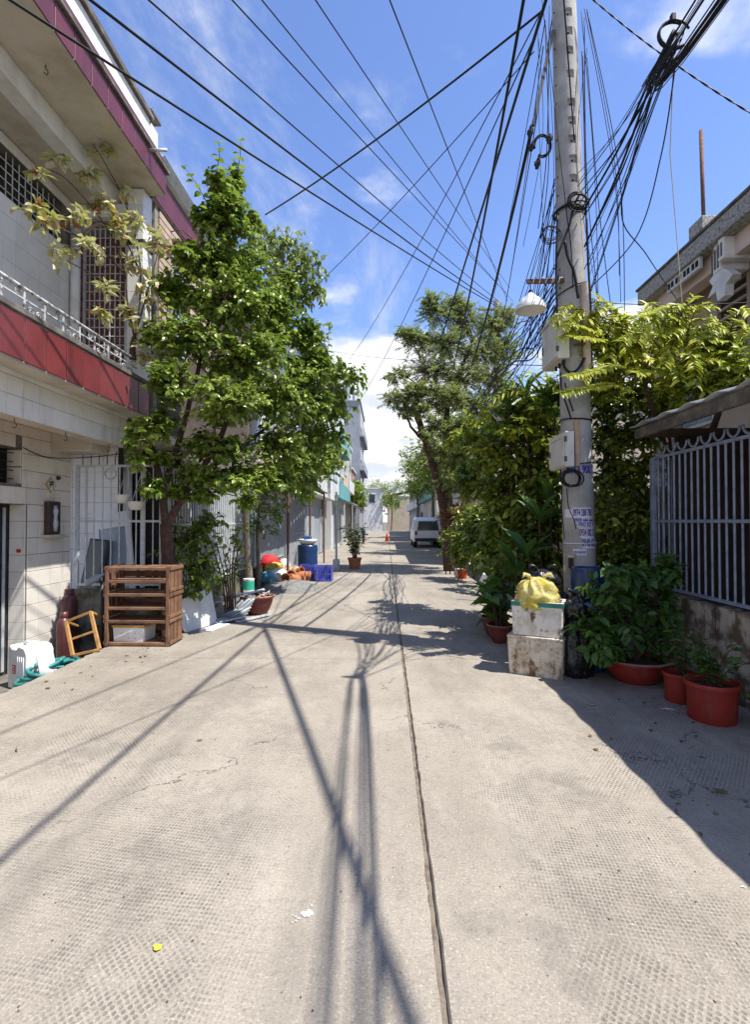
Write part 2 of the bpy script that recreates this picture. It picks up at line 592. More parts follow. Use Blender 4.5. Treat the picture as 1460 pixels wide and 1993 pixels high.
mat('plastic_white', (0.79, 0.79, 0.78), (0.69, 0.69, 0.67), 0.38, 5, bump=0.05, spec=0.5)
mat('plastic_blue', (0.014, 0.045, 0.14), (0.010, 0.034, 0.11), 0.35, 5, stain=(0.10, 0.09, 0.08), st=(0.66, 0.8), bump=0.08, spec=0.5)
mat('plastic_teal', (0.04, 0.25, 0.235), (0.03, 0.19, 0.18), 0.45, 6, bump=0.05)
mat('plastic_violet', (0.085, 0.10, 0.42), (0.06, 0.075, 0.34), 0.4, 6, bump=0.05)
mat('plastic_red', (0.29, 0.028, 0.018), (0.22, 0.022, 0.015), 0.5, 5, stain=(0.21, 0.10, 0.07), st=(0.48, 0.72), sts=7, bump=0.12, spec=0.4)
mat('plastic_orange', (0.55, 0.07, 0.02), (0.45, 0.06, 0.02), 0.42, 5, bump=0.05)
mat('pot_maroon', (0.19, 0.045, 0.032), (0.125, 0.03, 0.024), 0.55, 6, stain=(0.20, 0.13, 0.10), st=(0.62, 0.8), bump=0.15)
mat('pot_rim', (0.36, 0.20, 0.165), (0.25, 0.12, 0.095), 0.6, 8, bump=0.15)
mat('terracotta', (0.46, 0.175, 0.075), (0.36, 0.13, 0.06), 0.85, 6, var=0.1, bump=0.25)
mat('soil', (0.055, 0.04, 0.028), (0.09, 0.07, 0.05), 0.98, 20, bump=1.0, bs=40, bd=0.02)
mat('cable', (0.012, 0.012, 0.013), None, 0.55, bump=0, spec=0.3)
mat('cable_grey', (0.10, 0.105, 0.11), None, 0.55, bump=0, spec=0.3)
mat('cable_pale', (0.55, 0.55, 0.53), None, 0.6, bump=0, spec=0.3)
mat('pole', (0.44, 0.43, 0.40), (0.30, 0.285, 0.26), 0.9, 3.5, 0.35, 0.7, stain=(0.15, 0.125, 0.10), st=(0.58, 0.80), stz=0.25, sts=7, bump=0.45, bs=55)
mat('pole_hole', (0.012, 0.011, 0.010), None, 0.95, bump=0)
mat('box_paint', (0.66, 0.64, 0.57), (0.55, 0.525, 0.455), 0.5, 5, stain=(0.30, 0.23, 0.15), st=(0.62, 0.82), sts=7, bump=0.06, spec=0.5)
mat('conduit', (0.58, 0.47, 0.40), (0.47, 0.375, 0.31), 0.6, 6, bump=0.1)
mat('wood_strip', (0.52, 0.36, 0.22), (0.40, 0.26, 0.15), 0.8, 8, bump=0.3)
mat('enamel', (0.83, 0.81, 0.745), (0.73, 0.70, 0.62), 0.35, 6, bump=0.03, spec=0.5)
mat('enamel_inside', (0.76, 0.70, 0.54), (0.68, 0.60, 0.43), 0.45, 6, bump=0.03)
mat('rust', (0.13, 0.065, 0.04), (0.22, 0.12, 0.07), 0.85, 22, bump=0.5)
mat('paper', (0.74, 0.735, 0.75), (0.64, 0.63, 0.63), 0.7, 18, bump=0.05)
mat('ink_blue', (0.025, 0.03, 0.30), None, 0.7, bump=0)
mat('ink_violet', (0.07, 0.02, 0.25), None, 0.7, bump=0)
mat('ink_green', (0.02, 0.36, 0.24), None, 0.7, bump=0)
mat('ink_black', (0.02, 0.02, 0.025), None, 0.7, bump=0)
mat('ink_red', (0.5, 0.03, 0.03), None, 0.6, bump=0)
mat('gold', (0.56, 0.40, 0.12), (0.42, 0.30, 0.09), 0.45, 20, bump=0.2)
mat('carved', (0.045, 0.028, 0.022), (0.085, 0.05, 0.035), 0.45, 22, bump=0.8, bs=60)
mat('bark_dark', (0.075, 0.042, 0.03), (0.13, 0.08, 0.055), 0.95, 12, bump=0.8, bs=30, bd=0.02)
mat('bark_grey', (0.15, 0.125, 0.10), (0.26, 0.225, 0.185), 0.95, 10, bump=0.8, bs=30, bd=0.02)
mat('bag_black', (0.012, 0.012, 0.013), (0.02, 0.02, 0.022), 0.28, 6, bump=0.8, bs=16, bd=0.02, spec=0.6)
mat('bag_white', (0.76, 0.76, 0.78), (0.66, 0.66, 0.69), 0.5, 6, bump=0.6, bs=14, bd=0.02)
mat('bag_blue', (0.13, 0.42, 0.58), (0.10, 0.34, 0.50), 0.45, 6, bump=0.6, bs=16, bd=0.02)
mat('cloth_red', (0.58, 0.025, 0.035), (0.45, 0.02, 0.03), 0.7, 6, bump=0.4, bs=20)
mat('cloth_navy', (0.03, 0.085, 0.26), (0.02, 0.06, 0.2), 0.7, 6, bump=0.4, bs=20)
mat('cloth_yellow', (0.70, 0.52, 0.08), (0.6, 0.42, 0.06), 0.6, 6, bump=0.4, bs=20)
mat('board_white', (0.66, 0.68, 0.68), (0.54, 0.555, 0.55), 0.45, 3, stain=(0.36, 0.34, 0.30), st=(0.60, 0.78), stz=0.7, bump=0.06)
mat('gravel', (0.30, 0.295, 0.28), (0.13, 0.13, 0.125), 0.95, 60, bump=1.0, bs=70, bd=0.03)
mat('fascia_rough', (0.46, 0.44, 0.395), (0.17, 0.16, 0.145), 0.95, 24, 0.42, 0.66, bump=1.0, bs=60, bd=0.02)
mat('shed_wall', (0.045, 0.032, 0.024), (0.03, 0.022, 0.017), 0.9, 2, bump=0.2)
mat('wall_pink', (0.70, 0.56, 0.49), (0.62, 0.49, 0.42), 0.85, 2, stain=(0.34, 0.26, 0.22), st=(0.62, 0.84), bump=0.15)
mat('wall_tan', (0.52, 0.39, 0.28), (0.44, 0.325, 0.23), 0.85, 2, stain=(0.2, 0.14, 0.1), st=(0.62, 0.84), bump=0.15)
mat('wall_brown', (0.105, 0.075, 0.055), (0.07, 0.05, 0.038), 0.9, 2, bump=0.2)
mat('frame_tan', (0.44, 0.34, 0.27), (0.35, 0.265, 0.21), 0.7, 6, bump=0.1)
mat('glass_dark', (0.05, 0.065, 0.075), (0.035, 0.045, 0.055), 0.12, 2, bump=0, spec=0.6)
mat('glass_pale', (0.30, 0.36, 0.41), (0.24, 0.30, 0.35), 0.15, 2, bump=0.03, spec=0.6)
mat('facade_white', (0.66, 0.66, 0.64), (0.56, 0.555, 0.53), 0.85, 1.2, stain=(0.33, 0.31, 0.28), bump=0.1)
mat('facade_grey', (0.27, 0.29, 0.32), (0.21, 0.225, 0.25), 0.85, 1.0, stain=(0.15, 0.15, 0.155), bump=0.1)
mat('facade_cream', (0.55, 0.47, 0.36), (0.46, 0.39, 0.29), 0.85, 1.0, stain=(0.26, 0.21, 0.16), bump=0.1)
mat('facade_teal', (0.16, 0.37, 0.37), (0.12, 0.30, 0.30), 0.7, 1.5, bump=0.05)
mat('facade_brick', (0.33, 0.165, 0.12), (0.25, 0.12, 0.085), 0.9, 1.5, bump=0.1)
mat('shutter', (0.40, 0.43, 0.45), (0.33, 0.355, 0.37), 0.5, 2, bump=0.05)
mat('car_white', (0.74, 0.745, 0.75), None, 0.25, bump=0, spec=0.6)
mat('tyre', (0.02, 0.02, 0.021), None, 0.85, bump=0.2)
mat('chrome', (0.55, 0.56, 0.58), None, 0.22, metal=1.0, bump=0)
mat('lamp_red', (0.42, 0.02, 0.02), None, 0.3, bump=0)
mat('paint_splash', (0.80, 0.82, 0.86), (0.70, 0.72, 0.76), 0.7, 30, bump=0.3)
mat('maroon_gas', (0.10, 0.03, 0.03), (0.07, 0.022, 0.022), 0.4, 6, bump=0.05, spec=0.5)
leafmat('leaf_tree', (0.028, 0.070, 0.006), (0.12, 0.215, 0.016), (0.47, 0.56, 0.12), 0.40, 0.28)  # palest tone paints bright sun highlights into the leaf colour
leafmat('leaf_fine', (0.06, 0.11, 0.018), (0.16, 0.23, 0.035), (0.36, 0.42, 0.09), 0.40)
leafmat('leaf_lime', (0.085, 0.15, 0.014), (0.27, 0.34, 0.025), (0.55, 0.55, 0.06), 0.45)
leafmat('leaf_dark', (0.016, 0.040, 0.006), (0.070, 0.135, 0.012), (0.38, 0.45, 0.07), 0.34, 0.26)
leafmat('leaf_yellow', (0.26, 0.34, 0.02), (0.50, 0.53, 0.035), (0.72, 0.69, 0.08), 0.45)
leafmat('leaf_feather', (0.18, 0.23, 0.07), (0.31, 0.35, 0.12), (0.47, 0.49, 0.20), 0.52)
leafmat('leaf_turning', (0.33, 0.34, 0.05), (0.60, 0.54, 0.20), (0.80, 0.74, 0.52), 0.40, hue=(0.38, 0.09, 0.03))
leafmat('leaf_crimson', (0.15, 0.03, 0.03), (0.26, 0.07, 0.05), (0.42, 0.20, 0.13), 0.30)
leafmat('leaf_pot', (0.028, 0.075, 0.016), (0.055, 0.135, 0.025), (0.12, 0.235, 0.05), 0.32)
leafmat('leaf_fallen', (0.62, 0.55, 0.05), (0.70, 0.62, 0.06), (0.72, 0.66, 0.1), 0.2)
leafmat('leaf_dry', (0.10, 0.06, 0.035), (0.16, 0.10, 0.06), (0.2, 0.13, 0.08), 0.1)

# ------------------------------------------------------------------ foliage
LEAF_V = np.array([(0, 0, 0), (-.27, .22, .05), (.27, .22, .05), (0, .27, -.01), (-.27, .58, .03), (.27, .58, .03), (0, .62, -.05), (0, 1, -.16)])
LEAF_F = [(0, 2, 3), (0, 3, 1), (3, 2, 5, 6), (3, 6, 4, 1), (6, 5, 7), (6, 7, 4)]
LITE_V = np.array([(0, 0, 0), (-.3, .45, .06), (.3, .45, .06), (0, 1, -.1)])
LITE_F = [(0, 2, 3), (0, 3, 1)]


def unit(a):
    return a / np.maximum(np.linalg.norm(a, axis=-1, keepdims=True), 1e-9)


def frames(d, n):
    y = unit(d)
    z = unit(n - y * np.sum(n * y, axis=-1, keepdims=True))
    x = np.cross(y, z)
    return x, y, z


class Leaves:
    def __init__(self):
        self.p, self.d, self.n, self.s, self.w = [], [], [], [], []

    def add(self, p, d, n, s, w):
        p = np.asarray(p, float).reshape(-1, 3)
        k = len(p)
        self.p.append(p)
        self.d.append(np.broadcast_to(np.asarray(d, float), (k, 3)))
        self.n.append(np.broadcast_to(np.asarray(n, float), (k, 3)))
        self.s.append(np.broadcast_to(np.asarray(s, float), (k,)))
        self.w.append(np.broadcast_to(np.asarray(w, float), (k,)))

    def arrays(self):
        return [np.concatenate(a) for a in (self.p, self.d, self.n, self.s, self.w)]


def np_mesh(name, V, faces_per, nleaf, nv, rnd, mat_):
    """joined leaves: V (nleaf*nv,3), the same face list for every leaf"""
    loops, starts, totals, k = [], [], [], 0
    base = np.arange(nleaf)[:, None] * nv
    cols, tot = [], []
    for f in faces_per:
        cols.append(base + np.array(f)[None, :])
        tot.append(len(f))
    loop = np.concatenate(cols, axis=1).reshape(-1)
    totals = np.tile(np.array(tot), nleaf)
    starts = np.concatenate([[0], np.cumsum(totals)[:-1]])
    me = bpy.data.meshes.new(name)
    me.vertices.add(len(V))
    me.vertices.foreach_set('co', np.ascontiguousarray(V, dtype=np.float32).reshape(-1))
    me.loops.add(len(loop))
    me.loops.foreach_set('vertex_index', loop.astype(np.int32))
    me.polygons.add(len(totals))
    me.polygons.foreach_set('loop_start', starts.astype(np.int32))
    me.polygons.foreach_set('loop_total', totals.astype(np.int32))
    me.update(calc_edges=True)
    at = me.attributes.new('rnd', 'FLOAT', 'FACE')
    at.data.foreach_set('value', np.repeat(rnd, len(faces_per)).astype(np.float32))
    me.materials.append(MAT[mat_])
    return me


_leafmesh = {}


def leaf_mesh(mat_, w):
    key = (mat_, round(w, 2))
    if key not in _leafmesh:
        me = bpy.data.meshes.new('leaf')
        me.from_pydata([tuple(v) for v in LEAF_V * np.array([w, 1, 1])], [], LEAF_F)
        me.materials.append(MAT[mat_])
        _leafmesh[key] = me
    return _leafmesh[key]


def foliage(root, L, mat_, single=0, lite=False, name='crown'):
    p, d, n, s, w = L.arrays()
    x, y, z = frames(d, n)
    N = len(p)
    rnd = rng.random(N)
    order = np.argsort(np.linalg.norm(p - np.array(EYE), axis=1) - s * 3)
    one, rest = order[:single], order[single:]
    me = leaf_mesh(mat_, float(np.median(w)))
    for i in one:
        M = Matrix(((x[i][0] * s[i], y[i][0] * s[i], z[i][0] * s[i], p[i][0]), (x[i][1] * s[i], y[i][1] * s[i], z[i][1] * s[i], p[i][1]), (x[i][2] * s[i], y[i][2] * s[i], z[i][2] * s[i], p[i][2]), (0, 0, 0, 1)))
        place('leaf', me, root, M)
    if len(rest):
        T, F = (LITE_V, LITE_F) if lite else (LEAF_V, LEAF_F)
        t = T[None] * s[rest][:, None, None]
        V = p[rest][:, None] + x[rest][:, None] * (t[..., 0:1] * w[rest][:, None, None]) + y[rest][:, None] * t[..., 1:2] + z[rest][:, None] * t[..., 2:3]
        o0 = np.array(WM[root.name].translation)
        me2 = np_mesh(name, (V.reshape(-1, 3) - o0), F, len(rest), len(T), rnd[rest], mat_)
        o = bpy.data.objects.new(name, me2)
        link(o, root, Matrix.Translation(o0))
        o['kind'] = 'stuff'
        return o


def clump(L, B, c, r, ntw, nlf, size, w=1.0, droop=0.35, up=0.2, twig=0.004, inner=0.1):
    """twigs radiating through an ellipsoid, leaves alternating along each twig"""
    c, r = np.array(c, float), np.array(r, float)
    d = unit(rng.normal(size=(ntw, 3)) + np.array([0, 0, up]))
    a = c + d * r * rng.uniform(inner, 0.55, (ntw, 1)) + rng.normal(size=(ntw, 3)) * r * 0.16
    ln = rng.uniform(0.35, 0.75, (ntw, 1)) * rng.uniform(0.6, 1.15, (ntw, 1))
    dd = unit(d + rng.normal(size=(ntw, 3)) * 0.45)
    b = a + dd * r * ln
    b[:, 2] -= 0.10 * np.linalg.norm(b - a, axis=1)
    t = np.linspace(0.12, 1.0, nlf)[None, :, None]
    P = a[:, None] + (b - a)[:, None] * t
    P[..., 2] -= (droop * 0.18 * np.linalg.norm(b - a, axis=1)[:, None]) * (t[..., 0] ** 2)
    P = P + rng.normal(size=P.shape) * size * 0.12
    ax = unit(b - a)[:, None]
    side = unit(np.cross(ax, np.array([0, 0, 1.0])) + 1e-4)
    sg = np.where(np.arange(nlf) % 2 == 0, 1.0, -1.0)[None, :, None]
    D = ax * 0.55 + side * sg * 0.8 + rng.normal(size=P.shape) * 0.38
    D[..., 2] -= droop
    Nn = np.array([0, 0, 1.0]) + rng.normal(size=P.shape) * 0.45 + d[:, None] * 0.35
    S = size * rng.uniform(0.38, 1.25, P.shape[:2])
    L.add(P.reshape(-1, 3), D.reshape(-1, 3), Nn.reshape(-1, 3), S.reshape(-1), w)
    if B is not None and twig > 0:
        for i in range(ntw):
            B.tube([c + (a[i] - c) * 0.5, a[i], P[i, -1]], [twig * 1.6, twig * 1.2, twig * 0.4], 3, False)


def bez(pts, n=8):
    """smooth path through points"""
    pts = [Vector(p) for p in pts]
    if len(pts) == 2:
        return [pts[0].lerp(pts[1], i / n) for i in range(n + 1)]
    out = []
    for i in range(len(pts) - 1):
        p0, p1, p2, p3 = pts[max(i - 1, 0)], pts[i], pts[i + 1], pts[min(i + 2, len(pts) - 1)]
        for k in range(n):
            t = k / n
            out.append(0.5 * ((2 * p1) + (p2 - p0) * t + (2 * p0 - 5 * p1 + 4 * p2 - p3) * t * t + (3 * p1 - p0 - 3 * p2 + p3) * t ** 3))
    out.append(pts[-1])
    return out


def limb(B, pts, r0, r1, n=7, wob=0.0):
    q = bez(pts, 6)
    m = len(q)
    q = [p + Vector((random.uniform(-wob, wob), random.uniform(-wob, wob), 0)) for p in q]
    B.tube(q, [r0 + (r1 - r0) * (i / (m - 1)) ** 0.8 for i in range(m)], n)
    return q

# ================================================================== the setting
g = MB()
g.add([(-900, -700, -0.55), (900, -700, -0.55), (900, 1100, -0.55), (-900, 1100, -0.55)], [(0, 1, 2, 3)])
tag(g.build('ground', 'dirt'), kind='structure')
g = MB()
g.box(-3.33, 2.93, -5, 80, -0.30, -0.022)
road = tag(g.build('road', 'joint_sand'), kind='structure')


def slab(x0, x1, y0, y1, jl, jr):
    n = max(6, int((y1 - y0) / 0.06)) if y1 < 25 else 12
    ring = []
    for i in range(n + 1):
        ring.append((x1 + (random.gauss(0, jr)), y0 + (y1 - y0) * i / n))
    for i in range(n, -1, -1):
        ring.append((x0 + (random.gauss(0, jl)), y0 + (y1 - y0) * i / n))
    m = len(ring)
    vs = [(x, y, -0.06) for x, y in ring] + [(x, y, -0.010) for x, y in ring]
    cx, cy = (x0 + x1) / 2, (y0 + y1) / 2
    for x, y in ring:
        vs.append((x - math.copysign(0.007, x - cx), y - (0.006 if abs(y - y1) < 1e-6 else -0.006 if abs(y - y0) < 1e-6 else 0), 0.0))
    fs = [(k, (k + 1) % m, m + (k + 1) % m, m + k) for k in range(m)] + [(m + k, m + (k + 1) % m, 2 * m + (k + 1) % m, 2 * m + k) for k in range(m)]
    fs.append(tuple(2 * m + k for k in range(m)))
    b = MB()
    b.add(vs, fs)
    return b.build('concrete_slab', 'road', road)


ys = [-5, 5.62, 9.95, 14.4, 19, 24, 30, 40, 56, 80]
for a, b_ in zip(ys[:-1], ys[1:]):
    slab(-3.35, 0.171, a + 0.003, b_ - 0.003, 0.012, 0.0018)
    slab(0.192, 2.95, a + 0.003, b_ - 0.003, 0.0022, 0.004)
jn = MB()
nj = 1200
vs_ = []
for i in range(nj + 1):
    y = -5 + 85 * i / nj if i > 700 else -5 + 25 * i / 700
    y = -5 + 25 * i / 700 if i <= 700 else 20 + 60 * (i - 700) / 500
    w = 0.186 + random.gauss(0, 0.0012)
    vs_ += [(0.155, y, -0.006 + random.gauss(0, 0.0012)), (0.172, y, -0.003 + random.gauss(0, 0.0012)), (w, y, -0.006 + random.gauss(0, 0.0012)), (w + 0.001, y, -0.03)]
jn.add(vs_, [(4 * i + k, 4 * i + k + 1, 4 * i + k + 5, 4 * i + k + 4) for i in range(nj) for k in range(3)])
jn.build('joint_filler', 'joint_sand', road)
g = MB()
g.box(-6.2, -3.36, -5, 6.88, -0.5, -0.30)
tag(g.build('gutter', 'gutter'), kind='structure')
g = MB()
g.box(-8, -3.36, 6.9, 80, -0.5, -0.012)
tag(g.build('left_pavement', 'gutter'), kind='structure')
g = MB()
g.box(2.96, 9, -5, 80, -0.5, -0.012)
tag(g.build('right_pavement', 'gutter'), kind='structure')

# ================================================================== tiled town house on the left
H = thing('town_house', 'cream tiled two storey house with dark red tile bands and a railed balcony', 'house', (-4.4, 4.0, -0.3))
WX = -4.27
wall = MB()   # ground floor wall with a door opening and a small high window
for (y0, y1, z0, z1) in [(-1, 4.95, -0.35, 2.93), (6.0, 6.86, -0.35, 2.93), (4.95, 6.0, 1.70, 1.93), (4.95, 6.0, 2.35, 2.93), (5.92, 6.0, 1.93, 2.35), (4.95, 5.1, 1.93, 2.35)]:
    wall.box(WX - 0.20, WX - 0.010, y0, y1, z0, z1)
wall.build('wall', 'grout', H)
T = 0.2
for r_ in range(16):
    z0 = -0.30 + r_ * T
    z1 = min(z0 + T, 2.90)
    if z1 - z0 < 0.03:
        continue
    for k in range(16):
        y1 = 6.86 - k * 0.21 + (0 if k else 0)
        y0 = y1 - 0.21
        if y0 < 4.2:
            break
        # opening of the door and of the window
        if y0 < 5.99 and y1 > 4.95 and z0 < 1.69:
            y0 = max(y0, 6.0)
            if y1 - y0 < 0.03:
                continue
        zz0, zz1 = z0, z1
        if y0 < 5.92 and y1 > 5.1 and zz1 > 1.93 and zz0 < 2.35:
            if y1 > 5.95:
                y0 = 5.92
            elif zz0 < 1.93 - 0.03:
                zz1 = 1.93
            elif zz1 > 2.35 + 0.03:
                zz0 = 2.35
            else:
                continue
        if y1 - y0 < 0.02 or zz1 - zz0 < 0.02:
            continue
        piece('wall_tile', 'tile_cream', H, WX - 0.012, WX + random.uniform(-0.001, 0.001), y0 + 0.003, y1 - 0.003, zz0 + 0.003, zz1 - 0.003)
# tiled far jamb of the door
for r_ in range(10):
    piece('wall_tile', 'tile_cream', H, WX - 0.196, WX - 0.006, 5.984, 5.998, -0.30 + r_ * T + 0.002, -0.30 + (r_ + 1) * T - 0.002)
d = MB()
d.box(WX - 0.32, WX - 0.21, 4.85, 6.05, -0.35, 1.78)
door = d.build('door', 'bar_dark', H)
d = MB()
for y in (5.15, 5.4, 5.65, 5.9):
    d.box(WX - 0.20, WX - 0.19, y - 0.02, y + 0.02, -0.25, 1.66)
d.build('door_frame', 'bar_grey', door)
d = MB()
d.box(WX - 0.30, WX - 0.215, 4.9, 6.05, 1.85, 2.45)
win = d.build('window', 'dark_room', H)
for k in range(7):
    piece('window_bar', 'bar_dark', win, WX - 0.12, WX - 0.108, 5.12 + k * 0.115, 5.132 + k * 0.115, 1.935, 2.345)
for k in range(4):
    piece('window_bar', 'bar_dark', win, WX - 0.106, WX - 0.096, 5.105, 5.915, 1.99 + k * 0.10, 2.0 + k * 0.10)
# tiles on the window's far jamb
for k in range(2):
    piece('wall_tile', 'tile_cream', H, WX - 0.19, WX - 0.012, 5.908, 5.921, 1.94 + k * 0.205, 2.13 + k * 0.205)

# balcony slab, its beams and soffit
s = MB()
s.box(WX - 0.2, -3.32, -1, 7.05, 2.935, 3.372)
slab1 = s.build('balcony_slab', 'plaster', H)
s = MB()
s.box(-4.5, -3.285, -1, 7.075, 3.372, 3.435, 0.008)
s.build('ledge', 'mould', slab1)
s = MB()
s.box(-3.325, -3.312, -1, 7.05, 2.938, 3.37)
s.build('band_backing', 'grout_pale', slab1)
y = 7.05
k = 0
while y > 3.2:
    piece('red_tile', 'tile_red', H, -3.313, -3.30, y - 0.305, y - 0.012, 2.955, 3.355, 0.003)
    y -= 0.307
for k in range(4):
    x1 = -3.32 - k * 0.307
    piece('red_tile', 'tile_red', H, x1 - 0.303, x1, 7.052, 7.063, 2.955, 3.355, 0.003)
s = MB()
s.box(-3.75, -3.562, -1, 6.92, 2.50, 2.934)
beam = s.build('beam', 'plaster', H)
s = MB()
s.box(-3.562, -3.54, -1, 6.93, 2.885, 2.933)
s.build('strip', 'plaster_white', beam)
y = 6.92
while y > 3.4:
    for (z0, z1) in ((2.505, 2.70), (2.704, 2.88)):
        piece('beam_tile', 'tile_cream', H, -3.563, -3.55 + random.uniform(-0.001, 0.001), y - 0.218, y - 0.003, z0, z1)
    y -= 0.221
for (x0, x1) in ((-3.748, -3.655), (-3.652, -3.565)):
    piece('beam_tile', 'tile_cream', H, x0, x1, 6.92, 6.932, 2.51, 2.88)
s = MB()
s.box(WX, -3.752, 6.42, 6.86, 2.395, 2.933, 0.01)
s.build('cross_beam', 'plaster', H)
s = MB()
s.box(WX, -3.752, -1, 6.42, 2.62, 2.70)
s.build('soffit', 'plaster_orange', H)
for yy in (4.9, 5.7, 6.6):
    s = MB()
    c = Vector((-3.62, yy, 2.50))
    s.tube([c + Vector((0, 0, 0.02)), c + Vector((0, 0, -0.03)), c + Vector((0.012, 0.012, -0.055)), c + Vector((0, 0.022, -0.08)), c + Vector((-0.01, 0.01, -0.095)), c + Vector((-0.008, -0.012, -0.08))], 0.005, 6)
    s.build('hook', 'rust', H, True)

# balcony railing
RX = -3.40
rl = MB()
rl.tube([(RX, 2.5, 3.68), (RX, 6.98, 3.68)], 0.021, 8)
railing = rl.build('top_rail', 'rail_old', H, True)
rl = MB()
rl.box(RX - 0.006, RX + 0.006, 2.5, 6.95, 3.575, 3.590)
rl.build('lower_rail', 'rail_old', H)
yy = 3.55
k = 0
while yy < 6.95:
    piece('baluster', 'rail_old', H, RX - 0.008, RX + 0.008, yy - 0.012, yy + 0.012, 3.43, 3.66)
    # scroll work between the balusters
    s = MB()
    for sg in ((-1, 1) if k % 2 == 0 else (1,)):
        pts = []
        for i in range(26):
            a = i * 0.42
            rr = 0.052 * (1 - i / 30)
            pts.append((RX, yy + 0.15 + sg * (0.058 - 0.0) * 0.95 + sg * rr * math.cos(a) * 0.9, (3.50 if k % 2 == 0 else 3.625) + rr * math.sin(a) * 0.85))
        s.tube(pts, 0.006, 5)
    s.build('scroll', 'rail_old', H, True)
    yy += 0.29
    k += 1

# upper floor wall, window, end grille, pillar
s = MB()
for (y0, y1, z0, z1) in [(-1, 3.0, 3.43, 5.84), (3.0, 6.62, 3.43, 5.15), (3.0, 6.62, 5.70, 5.84), (6.62, 7.0, 3.43, 5.84)]:
    s.box(WX - 0.2, WX - 0.010, y0, y1, z0, z1)
s.build('upper_wall', 'grout', H)
for r_ in range(10):
    z0 = 3.44 + r_ * 0.25
    for k in range(16):
        y1 = 7.0 - k * 0.205
        y0 = y1 - 0.205
        z1 = min(z0 + 0.25, 5.83)
        zz0 = z0
        if y0 < 6.62 and z1 > 5.15:
            if zz0 > 5.12:
                if z1 > 5.74:
                    zz0 = max(zz0, 5.70)
                else:
                    continue
            else:
                z1 = 5.15
        if z1 - zz0 < 0.03 or y0 < 4.2:
            continue
        piece('wall_tile', 'tile_white', H, WX - 0.012, WX, y0 + 0.0015, y1 - 0.0015, zz0 + 0.0015, z1 - 0.0015)
s = MB()
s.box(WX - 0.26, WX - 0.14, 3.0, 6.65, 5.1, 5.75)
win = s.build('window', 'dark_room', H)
yy = 4.3
while yy < 6.6:
    piece('window_bar', 'bar_white', win, WX - 0.06, WX - 0.05, yy, yy + 0.012, 5.155, 5.695)
    yy += 0.105
for zz in (5.24, 5.35, 5.46, 5.57):
    piece('window_bar', 'bar_white', win, WX - 0.048, WX - 0.040, 4.2, 6.615, zz, zz + 0.012)
s = MB()
s.tube([(WX + 0.075, 6.78, 3.44), (WX + 0.075, 6.78, 5.45)], 0.06, 14)
s.build('drain_pipe', 'plaster_white', H, True)
# end grille at the far end of the balcony
gr = MB()
gr.bar((-4.20, 7.0, 3.44), (-4.20, 7.0, 5.84), 0.03, 0.03)
gr.bar((-3.60, 7.0, 3.44), (-3.60, 7.0, 5.84), 0.03, 0.03)
grille = gr.build('grille', 'bar_white', H)
for k in range(8):
    x = -4.13 + k * 0.072
    piece('grille_bar', 'bar_white', grille, x - 0.007, x + 0.007, 6.993, 7.007, 3.5, 5.62)
for k in range(17):
    z = 3.56 + k * 0.125
    piece('grille_bar', 'bar_white', grille, -4.185, -3.615, 6.983, 6.992, z - 0.006, z + 0.006)
s = MB()
ar = [(-3.9 + 0.30 * math.cos(R(a)), 6.985, 5.42 + 0.22 * math.sin(R(a))) for a in range(0, 181, 15)]
s.tube(ar, 0.028, 8)
s.build('arch', 'frame_tan', grille, True)
s = MB()
s.box(-4.26, -3.55, 6.86, 6.97, 5.66, 5.83)
s.build('lintel', 'plaster_white', H)
PXa, PXb = -3.545, -3.33
s = MB()
s.box(PXa + 0.01, PXb - 0.01, 6.90, 7.15, 3.44, 6.065)
pil = s.build('pillar', 'grout', H)
for k in range(11):
    z0 = 3.44 + k * 0.24
    z1 = min(z0 + 0.24, 6.06)
    piece('pillar_tile', 'tile_white', pil, PXb - 0.012, PXb, 6.902, 7.148, z0 + 0.0015, z1 - 0.0015)
    piece('pillar_tile', 'tile_white', pil, PXa + 0.002, PXb - 0.002, 6.888, 6.90, z0 + 0.0015, z1 - 0.0015)
s = MB()
s.box(PXa - 0.02, PXb + 0.02, 6.875, 7.17, 5.28, 5.36, 0.008)
s.build('bracket_band', 'bar_dark', pil)
s = MB()
s.bar((PXb, 7.02, 5.36), (PXb + 0.42, 7.05, 5.30), 0.05, 0.05)
s.box(PXb + 0.36, PXb + 0.47, 6.98, 7.11, 5.2, 5.42, 0.01)
s.build('rusty_bracket', 'rust', pil)

# roof slab with its red band, dark ledge and parapet
s = MB()
s.box(-4.5, -3.115, -1, 7.08, 6.075, 6.385)
rs = s.build('roof_slab', 'plaster', H)
s = MB()
s.box(-3.118, -3.108, -1, 7.08, 6.078, 6.383)
s.build('band_backing', 'grout_pale', rs)
y = 7.08
while y > 3.0:
    piece('maroon_tile', 'tile_maroon', H, -3.11, -3.096, y - 0.302, y - 0.010, 6.082, 6.372, 0.003)
    y -= 0.3035
for k in range(3):
    x1 = -3.115 - k * 0.304
    piece('maroon_tile', 'tile_maroon', H, x1 - 0.30, x1, 7.082, 7.094, 6.082, 6.372, 0.003)
s = MB()
s.box(-3.6, -3.06, -1, 7.12, 6.386, 6.44, 0.008)
s.build('ledge', 'mould', rs)
s = MB()
s.box(-3.9, -3.70, -1, 7.0, 5.835, 6.074, 0.006)
s.build('roof_beam', 'plaster_white', H)
s = MB()
s.box(WX - 0.2, -3.902, -1, 7.0, 5.845, 5.90)
s.build('soffit', 'plaster', H)
s = MB()
s.box(-3.22, -3.14, -1, 7.1, 6.44, 6.60)
par = s.build('parapet_base', 'tile_maroon', H)
s = MB()
s.box(-3.45, -3.28, -1, 6.95, 6.44, 7.06)
par = s.build('parapet', 'plaster_white', H)
s = MB()
s.box(-3.50, -3.235, -1, 7.0, 7.06, 7.15, 0.01)
